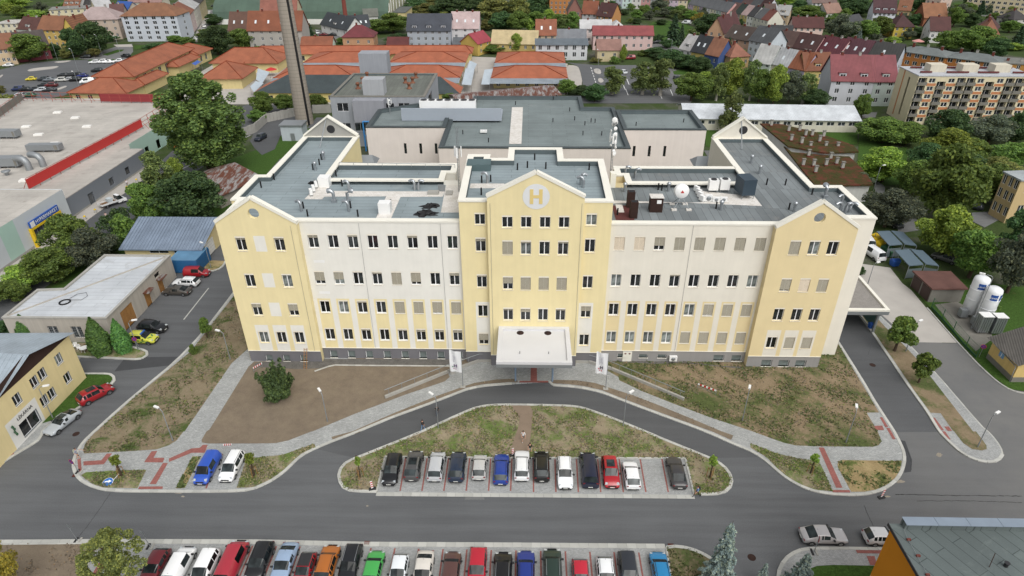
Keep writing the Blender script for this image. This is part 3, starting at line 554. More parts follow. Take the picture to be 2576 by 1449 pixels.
YW,YM,YB,YC = 75.6,76.5,75.95,75.15
LWX = (-37.6,-35.05,-32.5);RWX = (34.37,36.82,39.22)
# left wing
block_front('l',-40.35,-29.8,YW,22.4,1,LWX,extra=[(-35.8,-34.3,8.0,10.25,0),(-35.8,-34.3,12.7,14.9,0),(-35.8,-34.3,18.2,20.5,0)]+[(c-.95,c+.95,2.05,6.5,0) for c in LWX],
  blinds=bl([(0,0,0),(.3,None,.55),(0,None,0),(.15,None,.13)]),bwin=[(c,.15,1.2,1.05) for c in LWX],gable=(-35.07,25.75,(.72,-.25)))
# left main
block_front('ml',-29.8,-8.75,YM,22.35,0,CL,pan=[(c-.93,c+.93,2.05,10.42,1) for c in CL],extra=[(-28.75,-27.25,11.2,11.6,7),(-28.75,-27.25,16.1,16.5,7)],
  blinds=bl([(0,0,T,0,T,.2,.2,.25),(0,0,T,0,1,1,.9,1),(.7,.6,0,T,1,.75,0,.22),(.2,0,T,0,0,.16,0,0)]),bwin=[(c,.2,1.45,1.1) for c in CL])
# centre block
block_front('bl',-8.75,-5.1,YB,25.5,1,(-6.12,),extra=[(-7.08,-5.16,2.05,10.42,0)],zs=(3.2,7.95,12.7,18.2,22.1),blinds=bl([(.6,),(0,),(T,),(.2,),(0,)]))
block_front('c',-5.1,7.05,YC,26.3,1,(-2.58,-.2,2.2,4.6),zs=(7.95,12.9,18.22,22.1),blinds=bl([(.15,.28,0,T),(.5,1,1,1),(1,T,0,T),(0,0,0,0)]),gable=(1.0,29.45,None))
block_front('br',7.05,10.7,YB,25.5,1,(8.13,),extra=[(7.12,9.1,2.05,10.42,0)],zs=(3.2,7.95,12.7,18.2,22.1),blinds=bl([(0,),(.42,),(0,),(0,),(0,)]))
# right main
block_front('mr',10.7,31.5,YM,22.2,4,CR,pan=[(c-.93,c+.93,2.05,10.42,5) for c in CR],extra=[(23.0,25.6,2.051,2.052,6)],plinth=6,
  blinds=bl([(0,0,0,0,1,1,1,1),(0,0,0,0,0,.9,1,1),(0,0,0,T,0,0,0,0),(1.72,1.8,.65,1,1,1,1,1)]),bwin=[(CR[1]+.9-1.7,.75,1.4,1.3),(16.9,.75,1.35,1.3),(19.6,.75,1.35,1.3),(27.8,.35,1.35,1.5),(30.4,.35,1.35,1.5)])
block_front('r',31.5,41.75,YW-.1,22.2,5,RWX,extra=[(c-.95,c+.95,2.05,6.5,4) for c in RWX],plinth=6,blinds=bl([(0,1,1),(0,0,0),(.85,1.9,1),(1,0,0)]),bwin=[(c,.2,1.3,1.5) for c in RWX],gable=(36.6,25.65,(.72,-.25)))
# other walls (sides, backs), straight runs from the ground
def walls(pts,z1,mi,z0=-1,name='wall'):
    mb = MB()
    for a,b in zip(pts,pts[1:]): mb.quad((a[0],a[1],z0),(b[0],b[1],z0),(b[0],b[1],z1),(a[0],a[1],z1),mi)
    return mb.build(name,WM,HOSP)
walls([(-40.35,83.3),(-40.35,YW)],22.35,1);walls([(-41.35,92.7),(-41.35,83.3),(-40.35,83.3)],22.35,1);walls([(-30,112),(-39.6,112),(-39.6,92.7),(-41.35,92.7)],22.35,1)
walls([(-29.8,YW),(-29.8,YM)],22.35,1);walls([(-29.9,98),(-29.9,112)],22.35,1);walls([(-8.75,YM),(-8.75,YB)],25.5,1)
walls([(-11.05,98),(-29.9,98)],22.35,1);walls([(-8.0,90.7),(-12.5,90.7),(-12.5,94),(-11.05,94),(-11.05,98)],22.35,0)
walls([(-5.1,YB),(-5.1,YC)],26.3,1);walls([(7.05,YC),(7.05,YB)],26.3,1);walls([(10.7,YB),(10.7,YM),(10.9,91.4),(5.1,91.4),(5.1,96.4),(-2.9,96.4),(-2.9,91.6),(-5.67,91.6),(-5.67,93.2),(-8.9,93.2),(-8.75,YM)],25.5,1)
walls([(31.5,YM),(31.5,YW-.1)],22.2,5);walls([(41.75,YW-.1),(41.75,78.6)],22.2,4);walls([(41.75,78.6),(45.4,78.6),(45.4,89.8),(41.4,89.8),(41.4,112),(32,112),(32,97.4)],22.2,4)
walls([(32,97.4),(13.3,97.4),(13.3,93.6),(14.5,93.6),(14.5,90.3),(10,90.3)],22.2,5)
def offset_poly(P,ds):
    n = len(P);out = []
    for i in range(n):
        p0,p1,p2 = Vector(P[i-1]),Vector(P[i]),Vector(P[(i+1) % n]);d0,d1 = (p1-p0).normalized(),(p2-p1).normalized()
        n0,n1 = Vector((-d0.y,d0.x)),Vector((-d1.y,d1.x));a,b = p0+n0*ds[i-1],p1+n1*ds[i]
        den = d0.x*d1.y-d0.y*d1.x
        out.append(a+d0*(((b-a).x*d1.y-(b-a).y*d1.x)/den) if abs(den) > 1e-6 else p1+n1*ds[i])
    return out
def flat_roof(P,zdeck,ztop,wdt,deckm,copm,root,skip=(),innerm='inner',lip=.08):
    """deck, inner upstand and a coping with a slight overhang; P counter-clockwise"""
    n = len(P);ds = [0 if i in skip else wdt for i in range(n)];Q = offset_poly(P,ds);OUT = offset_poly(P,[0 if i in skip else -lip for i in range(n)])
    d = MB();from mathutils.geometry import tessellate_polygon as tp
    pts = [Vector((p[0],p[1],zdeck)) for p in P]
    for t in tp([pts]):
        a,b,c = (pts[i] for i in t);d.add([a,b,c],[(0,1,2) if (b-a).cross(c-a).z > 0 else (0,2,1)])
    dk = d.build('roof_deck',deckm,root);c = MB();up = MB()
    for i in range(n):
        if i in skip: continue
        j = (i+1) % n;a,b,qa,qb,oa,ob = P[i],P[j],Q[i],Q[j],OUT[i],OUT[j]
        c.add([(oa[0],oa[1],ztop),(ob[0],ob[1],ztop),(qb[0],qb[1],ztop),(qa[0],qa[1],ztop),(oa[0],oa[1],ztop-.22),(ob[0],ob[1],ztop-.22),(qb[0],qb[1],ztop-.1),(qa[0],qa[1],ztop-.1),(a[0],a[1],ztop-.22),(b[0],b[1],ztop-.22)],
              [(0,1,2,3),(4,5,1,0),(3,2,6,7),(8,9,5,4)])
        up.quad((qa[0],qa[1],zdeck),(qa[0],qa[1],ztop-.1),(qb[0],qb[1],ztop-.1),(qb[0],qb[1],zdeck))
    c.build('coping',copm,dk);up.build('upstand',M[innerm],dk);return dk
PA = [(-40.35,75.7),(-29.8,75.7),(-29.8,76.5),(-7.4,76.5),(-7.4,90.7),(-29.9,90.7),(-29.9,112),(-39.6,112),(-39.6,92.7),(-41.35,92.7),(-41.35,83.3),(-40.35,83.3)]
flat_roof(PA,21.6,22.35,.85,M['roofL'],M['coping'],HOSP,skip=(3,4))
flat_roof([(-29.9,90.7),(-12.5,90.7),(-12.5,94),(-11.05,94),(-11.05,98),(-29.9,98)],21.5,22.35,.85,M['roofL'],M['coping'],HOSP,skip=(5,))
flat_roof([(-8.75,75.95),(10.7,75.95),(10.9,91.4),(5.1,91.4),(5.1,96.4),(-2.9,96.4),(-2.9,91.6),(-5.67,91.6),(-5.67,93.2),(-8.9,93.2)],24.7,25.5,.85,M['roofL'],M['coping'],HOSP)
flat_roof([(9.6,76.5),(31.5,76.5),(31.5,75.6),(41.75,75.6),(41.75,78.6),(45.4,78.6),(45.4,89.8),(41.4,89.8),(41.4,112),(32,112),(32,90.3),(9.6,90.3)],21.5,22.2,.85,M['roofR'],M['coping'],HOSP,skip=(10,11))
flat_roof([(14.5,90.3),(32,90.3),(32,97.4),(13.3,97.4),(13.3,93.6),(14.5,93.6)],21.4,22.2,.85,M['roofR'],M['coping'],HOSP,skip=(1,))
# gable behind the centre gable's roof strip, back gables with round openings and a brace
for x0,x1,Y,zt,ax,az,mi in ((-39.6,-30,111.5,22.35,-34.9,25.7,M['concrete']),(32.1,41.4,111.5,22.2,36.8,25.6,M['wwarm'])):
    mb = MB();mb.add([(x0,Y,21.5),(x1,Y,21.5),(x1,Y,zt),(ax,Y,az),(x0,Y,zt)],[(0,1,2,3,4)],0);mb.add([(x1,Y+.4,21.5),(x0,Y+.4,21.5),(x0,Y+.4,zt),(ax,Y+.4,az),(x1,Y+.4,zt)],[(0,1,2,3,4)],0)
    for (xa,za,xb,zb) in ((x0,zt,ax,az),(ax,az,x1,zt)):
        mb.add([(xa,Y-.25,za),(xb,Y-.25,zb),(xb,Y+.65,zb),(xa,Y+.65,za),(xa,Y-.25,za+.3),(xb,Y-.25,zb+.3),(xb,Y+.65,zb+.3),(xa,Y+.65,za+.3)],[(4,5,6,7),(0,1,5,4),(3,7,6,2),(0,4,7,3),(1,2,6,5),(0,3,2,1)],1)
    g = mb.build('gable',[mi,M['coping']],HOSP)
    ro = MB().lathe((0,0,0),[(.72,0),(.72,.02)],20).build('gable_opening',M['dark'],None);ro.parent = g;ro.rotation_euler = (rad(90),0,0)
    o_ = off(HOSP);ro.location = (ax-o_.x+.3,Y-.02-o_.y,23.6-o_.z)
    MB().tube([(ax-.3,Y-.1,az-.4),(ax-.8,Y-4.2,21.6)],.09).build('brace',M['galv'],g)
# H emblem
mb = MB();Ec = Vector((1.03,YC,26.38));ns = 40
mb.add([(Ec.x,YC-.03,Ec.z)]+[(Ec.x+1.68*math.cos(2*math.pi*k/ns),YC-.03,Ec.z+1.68*math.sin(2*math.pi*k/ns)) for k in range(ns)],[(0,k+1,(k+1) % ns+1) for k in range(ns)])
em = mb.build('emblem',wallm('#dadcdd',.95,.01),HOSP);mb = MB()
for x0,x1,z0,z1 in ((-.8,-.35,-.98,.98),(.35,.8,-.98,.98),(-.349,.349,-.2,.2)): mb.box(Ec.x+x0,Ec.x+x1,YC-.06,YC-.031,Ec.z+z0,Ec.z+z1)
mb.build('letter',wallm('#dcc584',.95,.01),em)
# entrance canopy on four posts, with glazed doors below
mb = MB();cx0,cx1,cy0,cy1 = -3.9,5.87,66.95,75.13
mb.box(cx0,cx1,cy0,cy1,6.1,6.6,1);mb.box(cx0+.5,cx1-.5,cy0+.5,cy1-.6,6.6,6.72,0)
for a in ((cx0,cx1,cy0,cy0+.5),(cx0,cx1,cy1-.6,cy1),(cx0,cx0+.6,cy0+.5,cy1-.6),(cx1-.6,cx1,cy0+.5,cy1-.6)): mb.box(*a,6.6,7.0,0)
can = mb.build('canopy',[mat('membrane',hx('#e2e2e3',.76),.7,.05,.3,.02),M['galv']],HOSP)
for x in (-1.53,3.62): MB().tube([(x,71.7,0),(x,71.7,6.1)],.13,12,0).build('post',simple('bluegrey',hx('#7f93a8',.8),.5),can)
for x in (-.9,2.9):
    MB().tube([(x,cy0+2.2,6.7),(x,cy0+2.2,7.1)],.05).build('drain',M['galv'],can);MB().lathe((x,cy1-1.2,6.72),[(.5,0),(.5,.02),(.15,.03),(.15,.25)],14).build('drain_lamp',M['rustbrown'],can)
mb = MB();mb.box(-2.6,4.6,YC-.07,YC-.012,.1,3.4,0)
for i in range(7): mb.box(-2.6+i*1.17,-2.5+i*1.17,YC-.12,YC-.071,.1,3.4,1)
mb.build('entrance_door',[M['glass'],M['frame']],HOSP)
# side canopy over the drive
mb = MB();mb.box(45.45,54.7,83.9,94.4,3.7,4.3,0)
for a in ((45.45,54.7,83.9,84.4),(54.2,54.7,84.4,93.9),(45.45,54.7,93.9,94.4)): mb.box(*a,4.3,4.62,1)
mb.box(45.46,54.2,84.4,93.9,4.3,4.36,2)
sc = mb.build('side_canopy',[M['galv'],M['coping'],mat('gravelroof',hx('#a8a39d',.62),.95,.12,2,.3,9,0,.5)],HOSP)
for y in (84.6,93.5): MB().obox((53.6,y),(1,0),.3,.3,0,3.7).build('post',M['galv'],sc)
MB().box(53.9,53.95,85,93,.3,3.2).build('wind_screen',simple('screen',hx('#6f948c',.6),.15),sc)
# conduits down the facade
for rc,x,Yf in ((11,1045,YM),(11,1860,YM),(11,360,YW),(11,2362,YC),(12,690,YC),(12,1815,YM),(13,850,YW)):
    xx = (lambda d: d.x*Yf/d.y)(ray(rc,x,900));MB().tube([(xx,Yf-.05,2.1),(xx,Yf-.05,22.0 if Yf != YC else 25.5)],.018,5).build('lightning_conductor',M['galv'],HOSP)
# retaining walls of the entrance ramps with handrails
def ramp_wall(rc,pts,label):
    P = [un(rc,x,y,.5) for x,y in pts];t = thing('ramp_wall',label,'wall',(P[0].x,P[0].y,0));mb = MB()
    for a,b in zip(P,P[1:]):
        d = (b-a);mb.obox((a+b)/2,d,d.length+.1,.28,0,.55)
    mb.build('wall',M['concrete'],t);rl = MB()
    rl.tube([(p.x,p.y,1.5) for p in P],.05);rl.build('handrail',M['galv'],t)
    for a,b in zip(P,P[1:]):
        n = max(1,int((b-a).length/1.8))
        for i in range(n): q = a+(b-a)*((i+.3)/n);MB().tube([(q.x,q.y,.55),(q.x,q.y,1.5)],.03,6).build('baluster',M['galv'],t)
ramp_wall(21,[(1300,1085),(1930,830),(2250,720),(2420,715)],'low concrete ramp wall with handrail left of the entrance canopy')
ramp_wall(22,[(1730,1105),(1000,800),(770,730),(620,728)],'low concrete ramp wall with handrail right of the entrance canopy')
# rear pavilion (operating theatres) with dark upstands
PAV = thing('rear_pavilion','pale pink flat roofed pavilion with grey edges behind the hospital','building',(0,155,0))
def pav_block(P,z,walls_m=M['pav'],deck=M['roofP'],wd=.9,slits=()):
    mb = MB();n = len(P)
    for i in range(n):
        a,b = Vector((*P[i],0)),Vector((*P[(i+1) % n],0));u = (b-a).normalized();facade(mb,a,u,(b-a).length,-1,z,[(s-.32,s+.32,z-6.6,z-4.0) for s in slits] if i == 0 else ())
    mb.build('wall',walls_m,PAV);flat_roof(P,z-.9,z,wd,deck,M['darkseam'],PAV)
    if slits:
        for s in slits: MB().box(P[0][0]+s-.32,P[0][0]+s+.32,P[0][1]+.2,P[0][1]+.25,z-6.6,z-4.0).build('window',M['glass'],PAV)
zP = 12
pav_block([(-38.5,151),(-19.6,151),(-19.6,166),(-29,172),(-38.5,166)],zP,slits=(9,12.7,16.4))
pav_block([(22.2,149.6),(41.3,149.6),(41.3,166),(22.2,166)],zP,slits=(2.8,6.4,10.0))
pav_block([(-19.58,137.5),(22.18,137.5),(22.18,170),(14.3,170),(14.3,181),(-15,181),(-15,171),(-19.58,171)],zP-.4)
mb = MB();a,b = un(1,1460,1125,13.4),un(1,2470,1125,13.4);mb.box(a.x,b.x,a.y,a.y+.4,11.2,14.2,0);mb.box(a.x+4,b.x,a.y+.4,a.y+8,11.2,11.9,0)
mb.build('plant_screen',simple('screengrey',hx('#a9b2bd',.8),.5),PAV)
# ================================================================== OTHER BUILDINGS
def roofm(h):
    h = desat(h,.7);return ribbed('tile_'+h,hx(h,.72),.4,0,.8,0,None,.5,.03,1) if 'tile_'+h not in MATS else MATS['tile_'+h]
def house(name,label,rc,L,R,h,d,roof,rh,wall,rcol,wins=(2,3),side=(2,2),cat='house',group=None,chim=1,sky=0,wsz=(1.1,1.4),eave=.45,dorm=0,plinth=None,root=None,z0=-.5,shutters=None):
    """wall shell with true window openings, a roof of the given form, chimneys, skylights and dormers; L and R are the two front eaves"""
    A,B = un(rc,*L,h),un(rc,*R,h);A.z = B.z = 0;u = (B-A).normalized();W = (B-A).length;n = Vector((u.y,-u.x,0));bk = -n
    t = root or thing(name,label,cat,(A+B)/2+bk*d/2,group);mb = MB();wm = wallm(desat(wall),.84,.07)
    sides = [(A,u,W,wins),(B,bk,d,side),(B+bk*d,-u,W,None),(A+bk*d,n,d,side)]
    for O,uu,LW,wn in sides:
        holes = []
        if wn and wn[0]:
            r,c = wn;fh = h/r;ww,wh = min(wsz[0],LW/c*.62),min(wsz[1],fh*.62)
            for i in range(r):
                for j in range(c):
                    a = (j+.5)*LW/c-ww/2+random.uniform(-.08,.08);z = i*fh+fh*.42;z = min(z,h-wh-.15);holes.append((a,a+ww,z,z+wh))
            for a,b,c_,e in holes:
                p = O+uu*a-Vector((uu.y,-uu.x,0))*.1-off(t);link('window',wmesh(ww,wh,'house'),t,(p.x,p.y,c_-off(t).z),math.atan2(uu.y,uu.x))
        facade(mb,O,uu,LW,z0,h,holes,(),0,None,.14)
    rm = roofm(rcol);c4 = [A,B,B+bk*d,A+bk*d];rf = MB();e = eave
    if roof == 'gable':
        for O,uu in ((B,bk),(A+bk*d,n)): mb.add([(O.x,O.y,h),(O.x+uu.x*d,O.y+uu.y*d,h),(O.x+uu.x*d/2,O.y+uu.y*d/2,h+rh)],[(0,1,2)])
        k = rh/(d/2);r0,r1 = A+bk*d/2-u*e,B+bk*d/2+u*e
        for sgn,E0,E1 in ((1,A+n*e-u*e,B+n*e+u*e),(-1,B+bk*(d+e)+u*e,A+bk*(d+e)-u*e)):
            p0,p1 = (r0,r1) if sgn > 0 else (r1,r0);ze = h-k*e
            lo = [Vector((E0.x,E0.y,ze)),Vector((E1.x,E1.y,ze)),Vector((p1.x,p1.y,h+rh)),Vector((p0.x,p0.y,h+rh))];up = [p+Vector((0,0,.22)) for p in lo]
            rf.add(lo+up,[(4,5,6,7),(0,1,5,4),(1,2,6,5),(3,0,4,7),(3,2,1,0)])
    elif roof == 'gableF':
        mb.add([(A.x,A.y,h),(B.x,B.y,h),((A+B).x/2,(A+B).y/2,h+rh)],[(0,1,2)]);C,D = B+bk*d,A+bk*d;mb.add([(C.x,C.y,h),(D.x,D.y,h),((C+D).x/2,(C+D).y/2,h+rh)],[(0,1,2)])
        k = rh/(W/2);mid = (A+B)/2;r0,r1 = mid+n*e,mid+bk*(d+e)
        for E0,E1,p0,p1 in ((A-u*e+bk*(d+e),A-u*e+n*e,r1,r0),(B+u*e+n*e,B+u*e+bk*(d+e),r0,r1)):
            ze = h-k*e;lo = [Vector((E0.x,E0.y,ze)),Vector((E1.x,E1.y,ze)),Vector((p1.x,p1.y,h+rh)),Vector((p0.x,p0.y,h+rh))];up = [p+Vector((0,0,.22)) for p in lo]
            rf.add(lo+up,[(4,5,6,7),(0,1,5,4),(1,2,6,5),(3,0,4,7),(3,2,1,0)])
    elif roof == 'hip':
        q = [A+n*e-u*e,B+n*e+u*e,B+bk*(d+e)+u*e,A+bk*(d+e)-u*e];ins = min(W,d)/2
        if W >= d: r0,r1 = A+bk*d/2+u*ins,B+bk*d/2-u*ins
        else: r0,r1 = (A+B)/2+bk*ins,(A+B)/2+bk*(d-ins)
        vs = [Vector((p.x,p.y,h-.05)) for p in q]+[Vector((p.x,p.y,h+.15)) for p in q]+[Vector((r0.x,r0.y,h+rh)),Vector((r1.x,r1.y,h+rh))]
        fs = [(0,1,5,4),(1,2,6,5),(2,3,7,6),(3,0,4,7)]+([(4,5,9,8),(5,6,9),(6,7,8,9),(7,4,8)] if W >= d else [(4,5,8),(5,6,9,8),(6,7,9),(7,4,8,9)])
        rf.add(vs,fs)
    else:
        P = [tuple(p.xy) for p in c4];rf.prism([Vector((p[0],p[1],0)) for p in offset_poly(P,[-.25]*4)],h,h+.3)
        for i in range(4):
            pass
    mb.build('wall',wm,t);ro = rf.build('roof',rm,t)
    zr = h+(rh if roof != 'flat' else .3)
    for i in range(chim):
        f_ = (i+.6)/(chim+.4);p = A+u*W*f_+bk*d*(.5 if roof != 'flat' else .4)
        if roof == 'gableF': p = (A+B)/2+bk*d*f_+u*.5
        c_ = MB();c_.obox(p,u,.75,.6,zr-1.2,zr+.9,0);c_.obox(p,u,.9,.75,zr+.9,zr+1.0,1);c_.build('chimney',[M['concrete'] if i % 2 else M['brick'],M['concrete_dark']],ro)
    if sky and roof == 'gable':
        k = rh/(d/2)
        for i in range(sky):
            p = A+u*W*(i+.6)/(sky+.2)+bk*d*.2;z = h+k*d*.2+.23;s_ = MB();hw = .4;dl = .5
            s_.add([p-u*hw-bk*dl+UZ*(z-k*dl),p+u*hw-bk*dl+UZ*(z-k*dl),p+u*hw+bk*dl+UZ*(z+k*dl),p-u*hw+bk*dl+UZ*(z+k*dl)]+[q+UZ*.08 for q in [p-u*hw-bk*dl+UZ*(z-k*dl),p+u*hw-bk*dl+UZ*(z-k*dl),p+u*hw+bk*dl+UZ*(z+k*dl),p-u*hw+bk*dl+UZ*(z+k*dl)]],[(4,5,6,7),(0,1,5,4),(1,2,6,5),(3,0,4,7)],0);s_.build('skylight',simple('skyl',hx('#dfe6ea',.8),.15),ro)
    for i in range(dorm):
        p = A+u*W*(i+.5)/dorm+bk*.9;dw = min(2.2,W/dorm*.55);zb = h+.25;D_ = MB();D_.obox(p+bk*1.2,u,dw,2.6,zb,zb+1.7,0);D_.obox(p+bk*1.25,u,dw+.4,3.0,zb+1.7,zb+1.9,1);dd = D_.build('dormer',[wm,rm],ro)
        q = p-bk*.16-u*dw*.38-off(t);link('window',wmesh(round(dw*.76,1),1.1,'house'),dd,(q.x,q.y,zb+.35-off(t).z),math.atan2(u.y,u.x))
    return t
